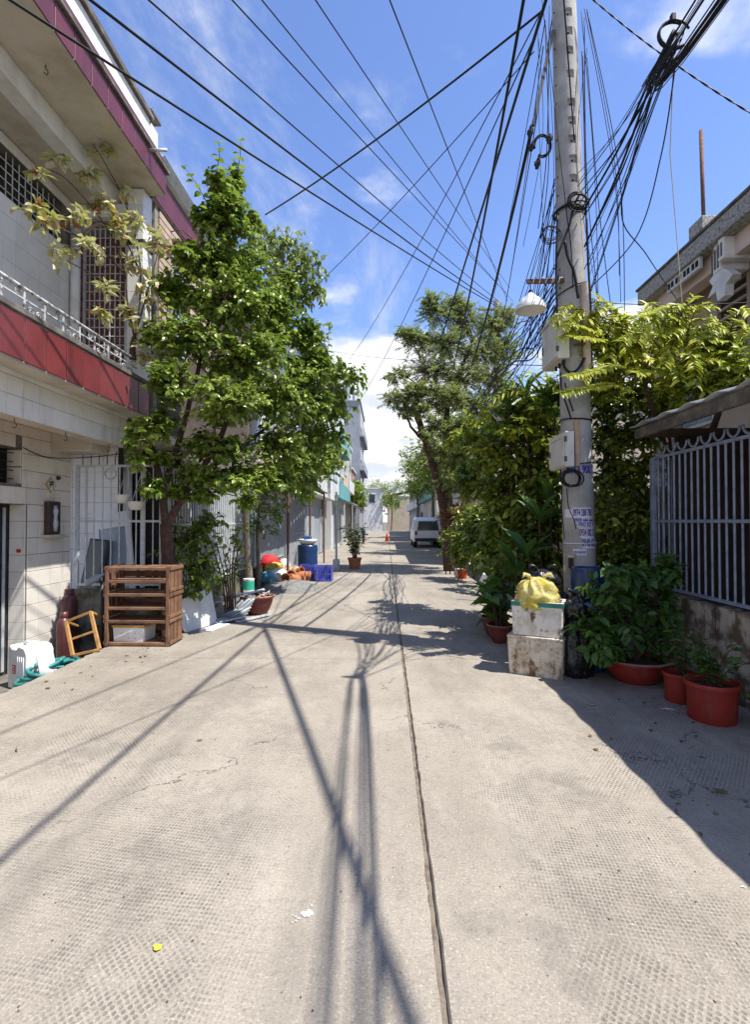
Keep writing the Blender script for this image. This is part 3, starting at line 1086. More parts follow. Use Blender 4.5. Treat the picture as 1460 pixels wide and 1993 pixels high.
s.build('parapet_cap', 'mould', par)
for k in range(6):
    piece('drain_slot', 'pole_hole', par, -3.282, -3.272, 6.45 - k * 0.9 - 0.55, 6.45 - k * 0.9, 6.61, 6.68)
s = MB()
s.box(-3.47, -3.255, 6.951, 7.16, 6.44, 7.02, 0.006)
s.build('parapet_post', 'tile_white', par)
s = MB()
s.box(-3.51, -3.225, 6.91, 7.20, 7.152, 7.20, 0.01)
s.build('parapet_cap', 'mould', par)
s = MB()
s.tube([(-3.10, 6.55, 6.34), (-2.86, 6.55, 6.335)], 0.022, 10)
s.build('rain_spout', 'zinc', H, True)
s = MB()
c = Vector((-3.42, 5.0, 6.075))
s.tube([c, c + Vector((0, 0, -0.03)), c + Vector((0.02, 0.01, -0.06)), c + Vector((0, 0.02, -0.085)), c + Vector((-0.02, 0, -0.065))], 0.006, 6)
s.build('hook', 'rust', H, True)

# ================================================================== brick clad house behind it
B2 = thing('brick_house', 'beige brick clad house with maroon tile band and ribbed metal roof edge behind the tree', 'house', (-4.5, 9.5, 0.0))
s = MB()
s.box(-7.5, -3.19, 7.35, 12.2, 2.85, 6.08)
s.build('upper_wall', 'mortar_dark', B2)
z = 2.9
while z < 6.05:
    y = 7.36 + random.uniform(-0.5, 0)
    while y < 9.5:
        L_ = 0.62
        y0, y1 = max(y, 7.36), min(y + L_, 9.6)
        if y1 - y0 > 0.05 and z > 4.2 and not (7.86 < (y0 + y1) / 2 < 8.36 and 4.2 < z < 5.66):
            piece('brick', 'brick_beige', B2, -3.192, -3.172, y0 + 0.006, y1 - 0.006, z + 0.007, z + 0.098, 0.004)
        y += L_
    z += 0.105
s = MB()
s.box(-3.20, -3.165, 7.80, 8.42, 4.15, 5.72)
w = s.build('window', 'bar_grey', B2)
for k in range(2):
    piece('pane', 'glass_pale', w, -3.168, -3.155, 7.83 + k * 0.29, 8.09 + k * 0.29, 4.2, 5.67)
s = MB()
s.tube([(-3.18, 7.75, 5.95), (-3.02, 7.78, 6.0), (-2.95, 8.0, 5.98), (-3.0, 8.25, 5.88), (-3.18, 8.3, 5.86)], 0.008, 6)
s.build('wire_hoop', 'bar_dark', B2, True)
s = MB()
s.box(-7.5, -3.16, 7.14, 12.25, 6.08, 6.52)
s.build('band_backing', 'grout_pale', B2)
y = 7.15
while y < 12.2:
    piece('maroon_tile', 'tile_maroon', B2, -3.162, -3.146, y + 0.002, y + 0.298, 6.095, 6.505, 0.003)
    y += 0.3035
rf = MB()
ribs = [(-3.14, 6.53), (-3.09, 6.55), (-3.12, 6.59), (-3.075, 6.62), (-3.105, 6.66), (-3.06, 6.69), (-3.09, 6.73), (-3.05, 6.76), (-3.16, 6.80), (-3.24, 6.78), (-3.24, 6.53)]
n_ = len(ribs)
rf.add([(x, y, z) for y in (7.22, 12.4) for x, z in ribs], [(k, (k + 1) % n_, n_ + (k + 1) % n_, n_ + k) for k in range(n_)] + [tuple(range(n_ - 1, -1, -1)), tuple(n_ + k for k in range(n_))])
rf.build('roof', 'zinc', B2)
# gable wall of red bricks seen through the balcony grille
s = MB()
s.box(-7.5, -3.19, 7.24, 7.345, 2.85, 6.07)
s.build('gable_wall', 'mortar', B2)
for r_ in range(30):
    z = 3.42 + r_ * 0.078
    for k in range(5):
        x0 = -4.45 + k * 0.215 + (0.107 if r_ % 2 else 0)
        if x0 > -3.55 or z > 5.6:
            continue
        piece('brick', 'brick_red', B2, x0, x0 + 0.203, 7.222, 7.242, z, z + 0.066, 0.004, 0.001)
# ground floor: white tiled front wall in the yard, dark doorway
s = MB()
s.box(-6.0, -4.22, 8.25, 8.4, -0.1, 2.85)
s.box(-3.2, -3.05, 8.25, 12.2, -0.1, 2.85)
s.build('ground_wall', 'grout', B2)
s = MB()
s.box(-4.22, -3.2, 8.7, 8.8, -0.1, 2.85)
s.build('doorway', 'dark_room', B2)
for r_ in range(11):
    for k in range(6):
        x1 = -4.22 - k * 0.25
        piece('wall_tile', 'tile_white', B2, x1 - 0.247, x1 - 0.003, 8.238, 8.251, 0.05 + r_ * 0.25 + 0.002, 0.05 + (r_ + 1) * 0.25 - 0.002)
s = MB()
s.box(-7.5, -3.19, 7.30, 12.2, 2.70, 2.849)
s.build('floor_slab', 'plaster', B2)

B2.location.x -= 0.14

# ================================================================== yard railings


def bars_fence(name, label, a, b, z0, z1, step, mt, rails, r=0.009, post=True, cat='fence', low=None, lowmat='moss_wall', lowt=0.12, thick=0.03):
    a, b = Vector((a[0], a[1], 0)), Vector((b[0], b[1], 0))
    f = thing(name, label, cat, ((a + b) / 2).to_tuple())
    d = b - a
    L_ = d.length
    d.normalize()
    for z in rails:
        m = MB()
        m.bar(a + Vector((0, 0, z)), b + Vector((0, 0, z)), thick, thick, 0.002)
        m.build('rail', mt, f)
    me = bpy.data.meshes.new('bar')
    t = MB()
    t.tube([(0, 0, 0), (0, 0, z1 - z0)], r, 6)
    me.from_pydata(t.v, [], t.f)
    me.materials.append(MAT[mt])
    me.polygons.foreach_set('use_smooth', [True] * len(me.polygons))
    me.set_sharp_from_angle(angle=R(50))
    n = int(L_ / step)
    for i in range(n + 1):
        p = a + d * (i * L_ / n)
        place('bar', me, f, Matrix.Translation((p.x, p.y, z0)))
    if post:
        for p in (a, b):
            m = MB()
            m.bar(p + Vector((0, 0, z0 - 0.05)) - d * 0.0, p + Vector((0, 0, z1 + 0.0)), 0.045, 0.045, 0.003)
            m.build('post', mt, f)
    if low:
        m = MB()
        nrm = Vector((-d.y, d.x, 0)) * lowt / 2
        p = [a + nrm, b + nrm, b - nrm, a - nrm]
        m.add([(q.x, q.y, low[0]) for q in p] + [(q.x, q.y, low[1]) for q in p], [(3, 2, 1, 0), (4, 5, 6, 7), (0, 1, 5, 4), (1, 2, 6, 5), (2, 3, 7, 6), (3, 0, 4, 7)])
        m.build('low_wall', lowmat, f)
    return f


f1 = bars_fence('yard_railing', 'white barred yard railing on a mossy low wall beside the tiled house', (-4.22, 6.92), (-3.06, 6.92), 0.62, 2.27, 0.112, 'bar_white', (0.64, 1.50, 2.255), low=(-0.4, 0.58))
m = MB()
m.bar((-3.32, 6.93, 0.60), (-3.32, 6.93, 2.27), 0.05, 0.05, 0.003)
m.build('post', 'bar_white', f1)
for k in range(9):      # bent spikes above the top rail
    x = -4.15 + k * 0.112
    m = MB()
    m.tube([(x, 6.92, 2.26), (x + 0.01, 6.90, 2.36), (x + 0.05, 6.86, 2.44)], 0.006, 5)
    m.build('spike', 'bar_dark', f1, True)
f2 = bars_fence('street_railing', 'tall white barred railing along the street behind the leafy tree', (-3.02, 7.0), (-3.02, 11.2), 0.48, 2.25, 0.105, 'bar_white', (0.5, 1.45, 2.24), r=0.012, low=(-0.1, 0.47))
bk = MB()   # sheet behind the bars
bk.box(-3.10, -3.085, 8.3, 11.2, 0.48, 2.2)
bk.build('backing_sheet', 'sheet_grey', f2)

# ================================================================== concrete utility pole
def polec(z):
    t = (z - POLE_A.z) / (POLE_B.z - POLE_A.z)
    return POLE_A.lerp(POLE_B, t)


POLE_A, POLE_B = PY(1131, 1180, 5.8), PY(1098, 0, 5.8)


def poler(z):
    return 0.178 - 0.0062 * z


POLE = thing('utility_pole', 'grey concrete utility pole pasted with phone number stickers', 'utility pole', polec(0).to_tuple())
rec_px = [-55, -18, 21, 58, 96, 142, 198, 234, 270, 309, 347]
recs = sorted((PY(1105, y, 5.66).z - 0.048, PY(1105, y, 5.66).z + 0.048) for y in rec_px)
NS = 32
levels = [-0.35]
while levels[-1] < 9.2:
    levels.append(levels[-1] + 0.35)
levels = [z for z in levels if not any(a - 0.04 < z < b + 0.04 for a, b in recs)]
for a, b in recs:
    levels += [a, b]
levels.sort()
pm = MB()
vid = {}


def pv(i, k):
    k %= NS
    if (i, k) not in vid:
        z = levels[i]
        an = -math.pi / 2 + (k - 0.5) * 2 * math.pi / NS
        c = polec(z)
        vid[(i, k)] = len(pm.v)
        pm.v.append((c.x + poler(z) * math.cos(an), c.y + poler(z) * math.sin(an), z))
    return vid[(i, k)]


rec_lo = {round(a, 5) for a, b in recs}
for i in range(len(levels) - 1):
    isrec = round(levels[i], 5) in rec_lo
    for k in range(NS):
        kk = k if k < NS - 1 else -1
        if isrec and kk in (-1, 0, 1):
            continue
        pm.f.append((pv(i, k), pv(i, k + 1), pv(i + 1, k + 1), pv(i + 1, k)))
    if isrec:
        lo = [pv(i, k) for k in (-1, 0, 1, 2)]
        hi = [pv(i + 1, k) for k in (-1, 0, 1, 2)]
        yb = min(pm.v[q][1] for q in lo) + 0.032
        n0 = len(pm.v)
        for q in lo:
            pm.v.append((pm.v[q][0], yb, pm.v[q][2]))
        for q in hi:
            pm.v.append((pm.v[q][0], yb, pm.v[q][2] - 0.012))
        for a in range(3):
            pm.f.append((n0 + a, n0 + a + 1, n0 + 5 + a, n0 + 4 + a))
            pm.f.append((lo[a], lo[a + 1], n0 + a + 1, n0 + a))
            pm.f.append((n0 + 4 + a, n0 + 5 + a, hi[a + 1], hi[a]))
        pm.f.append((lo[0], n0, n0 + 4, hi[0]))
        pm.f.append((n0 + 3, lo[3], hi[3], n0 + 7))
pm.build('shaft', 'pole', POLE, True, sharp=35)
for a, b in recs:
    c = polec((a + b) / 2)
    m = MB()
    yb = c.y - poler(a) + 0.032
    m.tube([(c.x, yb - 0.0025, (a + b) / 2 - 0.004), (c.x, yb + 0.004, (a + b) / 2 - 0.004)], 0.0125, 10)
    m.build('bolt_hole', 'pole_hole', POLE)
m = MB()      # row of small holes up the street side
for k in range(22):
    z = 3.9 + k * 0.21
    c = polec(z)
    an = R(196)
    n = Vector((math.cos(an), math.sin(an), 0))
    p = c + n * (poler(z) - 0.004)
    m = MB()
    m.tube([p, p + n * 0.006], 0.012, 8)
    m.build('bolt_hole', 'pole_hole', POLE)
# conduit up the front, with straps
m = MB()
m.tube([polec(z) + Vector((0.085, -poler(z) - 0.018, 0)) for z in (3.12, 3.5, 4.1)], 0.052, 14)
cd = m.build('conduit', 'conduit', POLE, True, sharp=50)


def pole_ring(z, rad, r=0.006, mt='cable', a0=0, a1=360, tilt=0.0, name='strap'):
    pts = []
    for a in range(a0, a1 + 1, 12):
        c = polec(z)
        an = R(a)
        pts.append((c.x + rad * math.cos(an), c.y + rad * math.sin(an), z + tilt * math.cos(an) * rad))
    m = MB()
    m.tube(pts, r, 6)
    return m.build(name, mt, POLE, True)


pole_ring(3.42, poler(3.42) + 0.055, 0.012, 'rust', 250, 320, 0.1)
pole_ring(4.10, poler(4) + 0.012, 0.007, tilt=0.4)
pole_ring(3.78, poler(4) + 0.012, 0.007, tilt=0.55)
pole_ring(3.86, poler(4) + 0.014, 0.005, 'cable_pale', 180, 360, 0.3)
pole_ring(3.30, poler(4) + 0.010, 0.004, 'cable_pale', 170, 300, 0.1)
pole_ring(2.62, poler(2.6) + 0.010, 0.008, tilt=-0.05)
pole_ring(2.13, poler(2.1) + 0.012, 0.006, 'cable', 200, 380, 0.1)
pole_ring(1.26, poler(1.2) + 0.006, 0.007, 'bag_white', 180, 360, 0.02)
pole_ring(4.98, poler(5) + 0.020, 0.012)
pole_ring(5.01, poler(5) + 0.034, 0.009, tilt=0.2)


# stickers, bent round the shaft
def text_geo(body, size):
    cu = bpy.data.curves.new('t', 'FONT')
    cu.body = body
    cu.size = size
    cu.align_x = 'CENTER'
    cu.align_y = 'CENTER'
    cu.offset = size * 0.03
    cu.resolution_u = 3
    o = bpy.data.objects.new('t', cu)
    C.objects.link(o)
    dg = bpy.context.evaluated_depsgraph_get()
    me = bpy.data.meshes.new_from_object(o.evaluated_get(dg))
    v = [tuple(p.co) for p in me.vertices]
    f = [tuple(p.vertices) for p in me.polygons]
    bpy.data.objects.remove(o)
    bpy.data.meshes.remove(me)
    bpy.data.curves.remove(cu)
    return v, f


def wrap(z, ang, u, v, lift):
    c = polec(z + v)
    rr = poler(z + v) + lift
    an = ang + u / poler(z)
    return (c.x + rr * math.cos(an), c.y + rr * math.sin(an), z + v)


def sticker(px, py, wpx, hpx, body, size, ink, squeeze=1.0, paper='paper', sub=None):
    c = PY(px, py, 5.63)
    z = c.z
    # angle on the shaft that shows at this pixel column
    off = (px - PXMID(py)) * 5.63 / 1000.0
    off = max(-poler(z) * 0.97, min(poler(z) * 0.97, off))
    base = math.atan2(-polec(z).y, -polec(z).x)
    ang = base + math.asin(off / poler(z))
    wd, ht = wpx * 5.7 / 1000, hpx * 5.7 / 1000
    st = None
    if paper:
        m = MB()
        n = 10
        m.add([wrap(z, ang, (i / n - 0.5) * wd, v, 0.003) for v in (-ht / 2, ht / 2) for i in range(n + 1)], [(i, i + 1, n + 2 + i, n + 1 + i) for i in range(n)])
        st = m.build('sticker', paper, POLE)
    if not body:
        return
    v, f = text_geo(body, size)
    m = MB()
    m.add([wrap(z, ang, p[0] * squeeze, p[1], 0.0055) for p in v], f)
    m.build('lettering', ink, st or POLE)
    if sub:
        v, f = text_geo(sub, 0.022)
        m = MB()
        m.add([wrap(z, ang, p[0] * 0.8, p[1] + ht * 0.42, 0.0055) for p in v], f)
        m.build('lettering', ink, st or POLE)


def PXMID(py):
    return 1130.5 + (py - 1100) * 0.030


sticker(1137, 914, 52, 22, '0363 900 70', 0.125, 'ink_blue', 0.56, None)
sticker(1136, 998, 36, 20, '0974 288 788', 0.105, 'ink_violet', 0.34)
sticker(1139, 1013, 38, 11, '0909 444 444', 0.062, 'ink_blue', 0.60)
sticker(1143, 1021, 34, 11, '0902 827 8', 0.062, 'ink_blue', 0.62)
sticker(1144, 1037, 28, 19, '0934 082 2', 0.105, 'ink_violet', 0.34)
sticker(1148, 1057, 28, 20, '0948 621', 0.115, 'ink_blue', 0.38)
sticker(1131, 1075, 24, 12, '0918 304 022', 0.036, 'ink_blue', 0.62)
sticker(1110, 999, 18, 16, '', 0.02, 'ink_black', 0.6)
sticker(1103, 1108, 10, 12, '', 0.03, 'ink_blue', 0.6)
m = MB()      # wood strip behind the lower box
m.bar(polec(2.1) + Vector((-0.055, -poler(2) - 0.012, 0)), polec(2.60) + Vector((-0.055, -poler(2.6) - 0.012, 0)), 0.045, 0.018)
m.build('wood_strip', 'wood_strip', POLE)
m = MB()      # small switch plate low on the street side
c = polec(1.02)
m.box(c.x - 0.205, c.x - 0.10, c.y - 0.165, c.y - 0.15, 0.94, 1.15)
sw = m.build('switch_plate', 'wood_strip', POLE)
m = MB()
m.box(c.x - 0.185, c.x - 0.135, c.y - 0.195, c.y - 0.166, 0.99, 1.10, 0.006)
m.build('switch', 'bar_dark', sw)
m = MB()
m.box(c.x - 0.19, c.x - 0.13, c.y - 0.19, c.y - 0.166, 1.105, 1.13, 0.006)
m.build('switch', 'bar_white', sw)


def meter_box(label, x0, x1, y0, y1, z0, z1, roof):
    b = thing('meter_box', label, 'meter box', ((x0 + x1) / 2, (y0 + y1) / 2, z0), 'metal boxes on the pole')
    m = MB()
    m.box(x0 + 0.008, x1, y0, y1, z0, z1, 0.005)
    m.build('body', 'box_paint', b)
    m = MB()
    m.box(x0 - 0.006, x0 + 0.006, y0 + 0.012, y1 - 0.012, z0 + 0.015, z1 - 0.02, 0.003)
    dr = m.build('door', 'box_paint', b)
    m = MB()
    m.tube([(x0 - 0.018, y1 - 0.08, z0 + (z1 - z0) * 0.35), (x0 - 0.018, y1 - 0.08, z0 + (z1 - z0) * 0.55)], 0.006, 8)
    m.build('handle', 'bar_dark', dr)
    for t in (0.22, 0.78):
        zz = z0 + (z1 - z0) * t
        m = MB()
        m.box(x0 - 0.008, x0 + 0.022, y0 - 0.012, y0 + 0.004, zz - 0.028, zz + 0.028, 0.003)
        m.build('hinge', 'cable_grey', dr)
    if roof:
        m = MB()
        m.box(x0 - 0.025, x1 + 0.012, y0 - 0.018, y1 + 0.03, z1, z1 + 0.014, 0.003)
        m.build('lid', 'box_paint', b)
    # gland and cable tails under the box
    for k in range(3):
        yy = y0 + 0.1 + k * 0.11
        m = MB()
        m.tube([(x1 - 0.04, yy, z0 + 0.002), (x1 - 0.04, yy, z0 - 0.05)], 0.014, 8)
        m.build('gland', 'cable', b)
    return b


meter_box('larger pale metal meter box under the hanging lamp on the pole', 1.85, 1.99, 5.58, 6.10, 3.27, 3.735, True)
bx2 = meter_box('smaller pale metal meter box above the black cable coil on the pole', 1.93, 2.035, 5.58, 6.10, 2.09, 2.475, False)
for k in range(9):        # a worn line of print too small to read
    m = MB()
    m.box(1.9205, 1.923, 5.66 + k * 0.042, 5.692 + k * 0.042, 2.405, 2.409)
    m.build('print_mark', 'cable_grey', bx2)
m = MB()
m.box(1.9205, 1.923, 5.80, 5.88, 2.335, 2.362)
m.build('print_mark', 'paper', bx2)

# lamp on its bracket
LP = PY(1033, 570, 5.7)
lamp = thing('street_lamp', 'white enamel shade lamp hanging from a rusty bracket on the pole', 'lamp', LP.to_tuple())
m = MB()
bz = PY(1033, 548, 5.7).z
m.bar((LP.x - 0.04, 5.7, bz), (2.03, 5.72, bz + 0.01), 0.035, 0.045, 0.003)
m.build('bracket', 'rust', lamp)
m = MB()
for k in range(5):
    xx = LP.x + 0.02 + k * 0.07
    m.tube([(xx, 5.675, bz - 0.03), (xx + 0.02, 5.675, bz + 0.03), (xx + 0.05, 5.675, bz + 0.028)], 0.008, 5)
m.build('binding_wire', 'cable_pale', lamp, True)
m = MB()
m.tube([(LP.x, 5.7, bz - 0.015), (LP.x, 5.7, LP.z + 0.01)], 0.006, 6)
m.build('hanger', 'bar_dark', lamp)
m = MB()
m.lathe([(0.018, 0.03), (0.03, 0.0), (0.034, -0.03)], LP, 16)
m.build('socket', 'bar_dark', lamp, True)
m = MB()
m.lathe([(0.030, -0.008), (0.055, -0.035), (0.10, -0.075), (0.145, -0.125), (0.166, -0.168), (0.168, -0.20), (0.163, -0.20), (0.160, -0.17), (0.140, -0.13), (0.095, -0.08), (0.05, -0.042), (0.026, -0.02)], LP, 28)
m.build('shade', 'enamel', lamp, True, sharp=60)
m = MB()
m.lathe([(0.012, -0.05), (0.024, -0.07), (0.034, -0.10), (0.030, -0.13), (0.015, -0.148), (0.0005, -0.15)], LP, 14)
m.build('bulb', 'enamel', lamp, True)


# ================================================================== cables
def cable(pts, r=0.009, sag=0.0, label='black cable strung across the street overhead', group='overhead cables', mt='cable', name='overhead_cable', n=20, wig=0.0, side=5):
    pts = [Vector(p) for p in pts]
    out = []
    for a, b in zip(pts[:-1], pts[1:]):
        L_ = (b - a).length
        for i in range(n):
            t = i / n
            p = a.lerp(b, t)
            p.z -= 4 * sag * t * (1 - t) * (1 if len(pts) == 2 else 0.4)
            if wig and 0 < i:
                p += Vector((random.gauss(0, wig), random.gauss(0, wig), random.gauss(0, wig)))
            out.append(p)
    out.append(pts[-1])
    m = MB()
    m.tube(out, r, side)
    o = m.build(name, mt, None, True, origin=pts[0])
    return tag(o, label, 'cable', group)


LAB_L = 'long black cable crossing from above the left house to the far pole'
ORD = ('nearest', 'second from', 'third from', 'fourth from', 'fifth from', 'sixth from', 'farthest from')
for qi, (x, y0, r, sg, fx, fy) in enumerate([(74, 4.0, 0.013, 0.16, 985, 606), (235, 4.2, 0.013, 0.22, 980, 600), (312, 4.4, 0.009, 0.1, 975, 590), (462, 4.8, 0.008, 0.06, 985, 570), (527, 5.0, 0.007, 0.12, 1000, 588), (620, 5.0, 0.007, 0.05, 992, 560), (762, 5.2, 0.008, 0.05, 988, 585)]):
    a = PY(x, 0, y0)
    b = PY(fx, fy, 17.0)
    a2 = a + (a - b) * 0.55
    cable([a2, b], r, sg, 'long black cable to the far pole, %s the tiled house roof' % ORD[qi], 'cables from the left to the far pole', n=28)
PT = lambda x, y, dy=0.0: PY(x, y, 5.8 + dy)
cable([PY(516, 418, 10.0), PT(1055, 22, -0.1)], 0.014, 0.10, 'black cable from the leafy left tree up to the head of the pole', None)
cable([PY(680, 700, 19.0), PT(1050, 30, 0.1)], 0.008, 0.25, 'thin cable sloping from the pole head down to the far left roofs', 'thin cables sloping to the far left')
cable([PY(700, 780, 24.0), PT(1046, 60, 0.1)], 0.009, 0.3, 'thin cable sloping from the pole head down to the far left roofs', 'thin cables sloping to the far left')
cable([PT(1040, 100, 0.1), PY(520, 640, 15)], 0.007, 0.2, 'thin cable sloping from the pole head down to the far left roofs', 'thin cables sloping to the far left')
# along the street to the far pole
LAB_S = 'thick black cable passing above the steel stay down towards the trees'
cable([PY(1030, -60, 5.2), PY(880, 725, 17)], 0.020, 0.3, LAB_S, 'thick cables along the street')
cable([PT(1036, 250, 0), PY(918, 712, 14)], 0.022, 0.2, 'thick black cable running from the steel stay clamp towards the trees', 'thick cables along the street')
cable([PT(1062, 40, 0), PY(960, 585, 17.0)], 0.006, 0.15, 'thin cable from the pole head to the far pole', 'thin cables to the far pole')
cable([PT(1058, 90, 0), PY(985, 585, 17.0)], 0.006, 0.2, 'thin cable from the pole head to the far pole', 'thin cables to the far pole')
cable([PT(1078, 20, 0), PY(950, 770, 14.0)], 0.007, 0.25, 'thin cable from the pole head to the far pole', 'thin cables to the far pole')
# stay from the pole head with its clamp
m = MB()
m.bar(PT(1077, 60, -0.05), PT(1038, 245, -0.05), 0.035, 0.035)
stay = thing('cable_stay', 'grey steel stay arm with black clamps on the left of the pole head', 'bracket', PT(1038, 245, -0.05).to_tuple())
m.build('arm', 'cable_grey', stay)
for (x, y, hh) in ((1033, 258, 0.16), (1036, 285, 0.1), (1047, 318, 0.12), (1070, 270, 0.10)):
    c = PT(x, y, -0.05)
    m = MB()
    m.tube([c + Vector((0.01, 0, hh / 2)), c, c + Vector((-0.012, 0, -hh / 2))], [0.016, 0.03, 0.018], 7)
    m.box(c.x - 0.035, c.x + 0.03, c.y - 0.02, c.y + 0.02, c.z - 0.02, c.z + 0.02, 0.004)
    m.build('clamp', 'cable', stay)
for rr in (0.085, 0.10):
    c = PT(1056, 284, -0.05)
    m = MB()
    m.tube([(c.x + rr * math.cos(R(a)), c.y, c.z + rr * 1.3 * math.sin(R(a))) for a in range(-120, 200, 15)], 0.009, 6)
    m.build('cable_loop', 'cable', stay, True)
# bundle of cables from the pole over the right of the road
RING = PY(1312, 82, 3.95)
BACK = PY(1412, -20, 3.15)
LAB_B = 'black cable in the thick bundle fanning out from the pole to the upper right'
random.seed(21)
for k in range(17):
    t = k / 16
    z_px = 330 + 250 * t
    a = PT(1128 + 18 * t + random.uniform(-4, 6), z_px + random.uniform(-20, 20), -0.18)
    rj = RING + Vector((random.uniform(-0.03, 0.05), random.uniform(-0.05, 0.05), random.uniform(-0.07, 0.07)))
    b = BACK + Vector((random.uniform(-0.13, 0.06), random.uniform(-0.04, 0.04), random.uniform(-0.06, 0.08)))
    b2 = b + Vector((0.62 + random.uniform(-0.06, 0.06), -8.5, 0.5))
    r = 0.011 if k in (5, 9) else random.choice((0.003, 0.0035, 0.004, 0.005, 0.006))
    p = [a, a.lerp(rj, 0.5) + Vector((0, 0, -0.02 - 0.07 * random.random())), rj, b, b2]
    m = MB()
    m.tube(bez(p, 8), r, 5)
    tag(m.build('overhead_cable', 'cable', None, True, origin=a), LAB_B, 'cable', 'cable bundle to the upper right')
rg = thing('cable_ring', 'black hoop holding the cable bundle together beside the pole', 'hoop', RING.to_tuple())
for k in range(2):
    m = MB()
    m.tube([RING + Vector((-0.02 + 0.115 * math.cos(R(a)), 0.02 * k - 0.05, 0.02 + 0.105 * math.sin(R(a)))) for a in range(20 + 40 * k, 320, 15)], 0.009, 6)
    m.build('loop', 'cable', rg, True)
m = MB()
c = RING + Vector((0.0, -0.05, 0.14))
m.box(c.x - 0.05, c.x - 0.015, c.y - 0.02, c.y + 0.02, c.z - 0.03, c.z + 0.03, 0.006)
m.build('clamp', 'cable', rg)
# power cables above the frame whose shadows cross the road
for (a, b, r) in [((1.9, 5.75, 7.6), (4.6, -3.0, 7.6), 0.030), ((1.72, 16, 7.2), (1.74, -4.0, 7.3), 0.020), ((1.95, 5.8, 7.8), (-0.9, -4.5, 7.6), 0.012), ((2.1, 5.7, 5.75), (-1.1, -2.0, 5.9), 0.007)]:
    cable([a, b], r, 0.12, 'heavy power cable high on the pole over the near road', 'heavy power cables over the near road', n=14)
# drops from the ring and across to the right
cable([RING + Vector((0, 0, -0.1)), PY(1305, 300, 4.6), PY(1335, 672, 5.9)], 0.005, 0.0, 'pale drop cable hanging down towards the shed roof', None, 'cable_pale', n=12)
m = MB()
m.tube(bez([RING + Vector((-0.02, 0, -0.12)), PY(1210, 400, 5.0), PY(1262, 500, 6.0), PY(1320, 585, 9.5)], 10), 0.006, 5)
tag(m.build('overhead_cable', 'cable', None, True), 'thin slack cable looping from the hoop to the tan house', 'cable')
m = MB()
m.tube(bez([RING + Vector((0.02, 0, -0.12)), PY(1288, 300, 4.6), PY(1240, 460, 5.2), PT(1150, 560, -0.1)], 10), 0.006, 5)
tag(m.build('overhead_cable', 'cable', None, True), 'slack cable curving from the hoop back to the pole', 'cable')
for ph in (0, math.pi):     # twisted pair to the right
    a, b = PT(1150, -5, -0.1), PY(1475, 228, 4.6)
    pts = []
    ax = (b - a).normalized()
    s1 = ax.cross(Vector((0, 0, 1))).normalized()
    s2 = s1.cross(ax)
    for i in range(90):
        t = i / 89
        p = a.lerp(b, t)
        p.z -= 4 * 0.06 * t * (1 - t)
        pts.append(p + (s1 * math.cos(ph + i * 0.55) + s2 * math.sin(ph + i * 0.55)) * 0.0045)
    m = MB()
    m.tube(pts, 0.005, 5)
    tag(m.build('overhead_cable', 'cable', None, True, origin=a), 'strand of the twisted pair sloping from the pole head to the right', 'cable', 'twisted pair')
cable([PT(1150, 588, -0.1), PY(1470, 588, 5.6)], 0.005, 0.03, 'thin level cable from the pole across to the tan house', None)
cable([PY(640, 682, 20), PT(1085, 712, 0.1)], 0.006, 0.1, 'thin level cable from the far left roofs to the pole', None, 'cable_grey')
# loose drops beside the pole
random.seed(5)
for k in range(13):
    x0 = random.choice((1048, 1055, 1062, 1070, 1132, 1138, 1143))
    right = x0 > 1100
    y0 = random.uniform(-10, 120)
    x1 = x0 + (random.uniform(10, 75) if right else random.uniform(-30, 25))
    y1 = random.uniform(430, 660)
    a, b = PT(x0, y0, -0.15), PT(x1, y1, random.uniform(-0.2, 0.3))
    mid = a.lerp(b, 0.5) + Vector((random.uniform(-0.16, 0.16), 0, random.uniform(-0.35, 0.15)))
    m = MB()
    m.tube(bez([a, mid, b], 9), random.choice((0.003, 0.004, 0.005)), 4)
    tag(m.build('drop_wire', 'cable', None, True, origin=a), 'thin loose wire hanging beside the pole', 'wire', 'loose wires beside the pole')
# the tangle running low along the street from the pole
for k in range(20):
    a = PT(1082 + random.uniform(-8, 10), 560 + random.uniform(-60, 60), random.uniform(-0.1, 0.15))
    b = PY(1000 + random.gauss(0, 14), 705 + random.gauss(0, 22), 8.2)
    c = PY(945 + random.gauss(0, 10), 780 + random.gauss(0, 18), 11.2)
    d = PY(905 + random.gauss(0, 10), 835 + random.gauss(0, 10), 14.5)
    m = MB()
    m.tube(bez([a, a.lerp(b, 0.5) + Vector((random.gauss(0, 0.04), 0, random.gauss(-0.05, 0.08))), b, c, d], 7), random.choice((0.004, 0.005, 0.007, 0.010)), 5)
    tag(m.build('overhead_cable', 'cable', None, True, origin=a), 'black cable in the dense tangle sagging from the pole along the trees', 'cable', 'cable tangle along the trees')
# wires fanning from the left of the pole to that tangle
for k in range(10):
    a = PT(1080 + random.uniform(-6, 6), random.uniform(340, 470), -0.1)
    b = PY(random.uniform(985, 1050), random.uniform(640, 720), 8.0)
    m = MB()
    m.tube(bez([a, a.lerp(b, 0.5) + Vector((0, 0, random.uniform(-0.15, 0.05))), b], 8), random.choice((0.004, 0.005, 0.006)), 4)
    tag(m.build('overhead_cable', 'cable', None, True, origin=a), 'thin wire fanning down from the pole into the cable tangle', 'cable', 'wires fanning into the tangle')
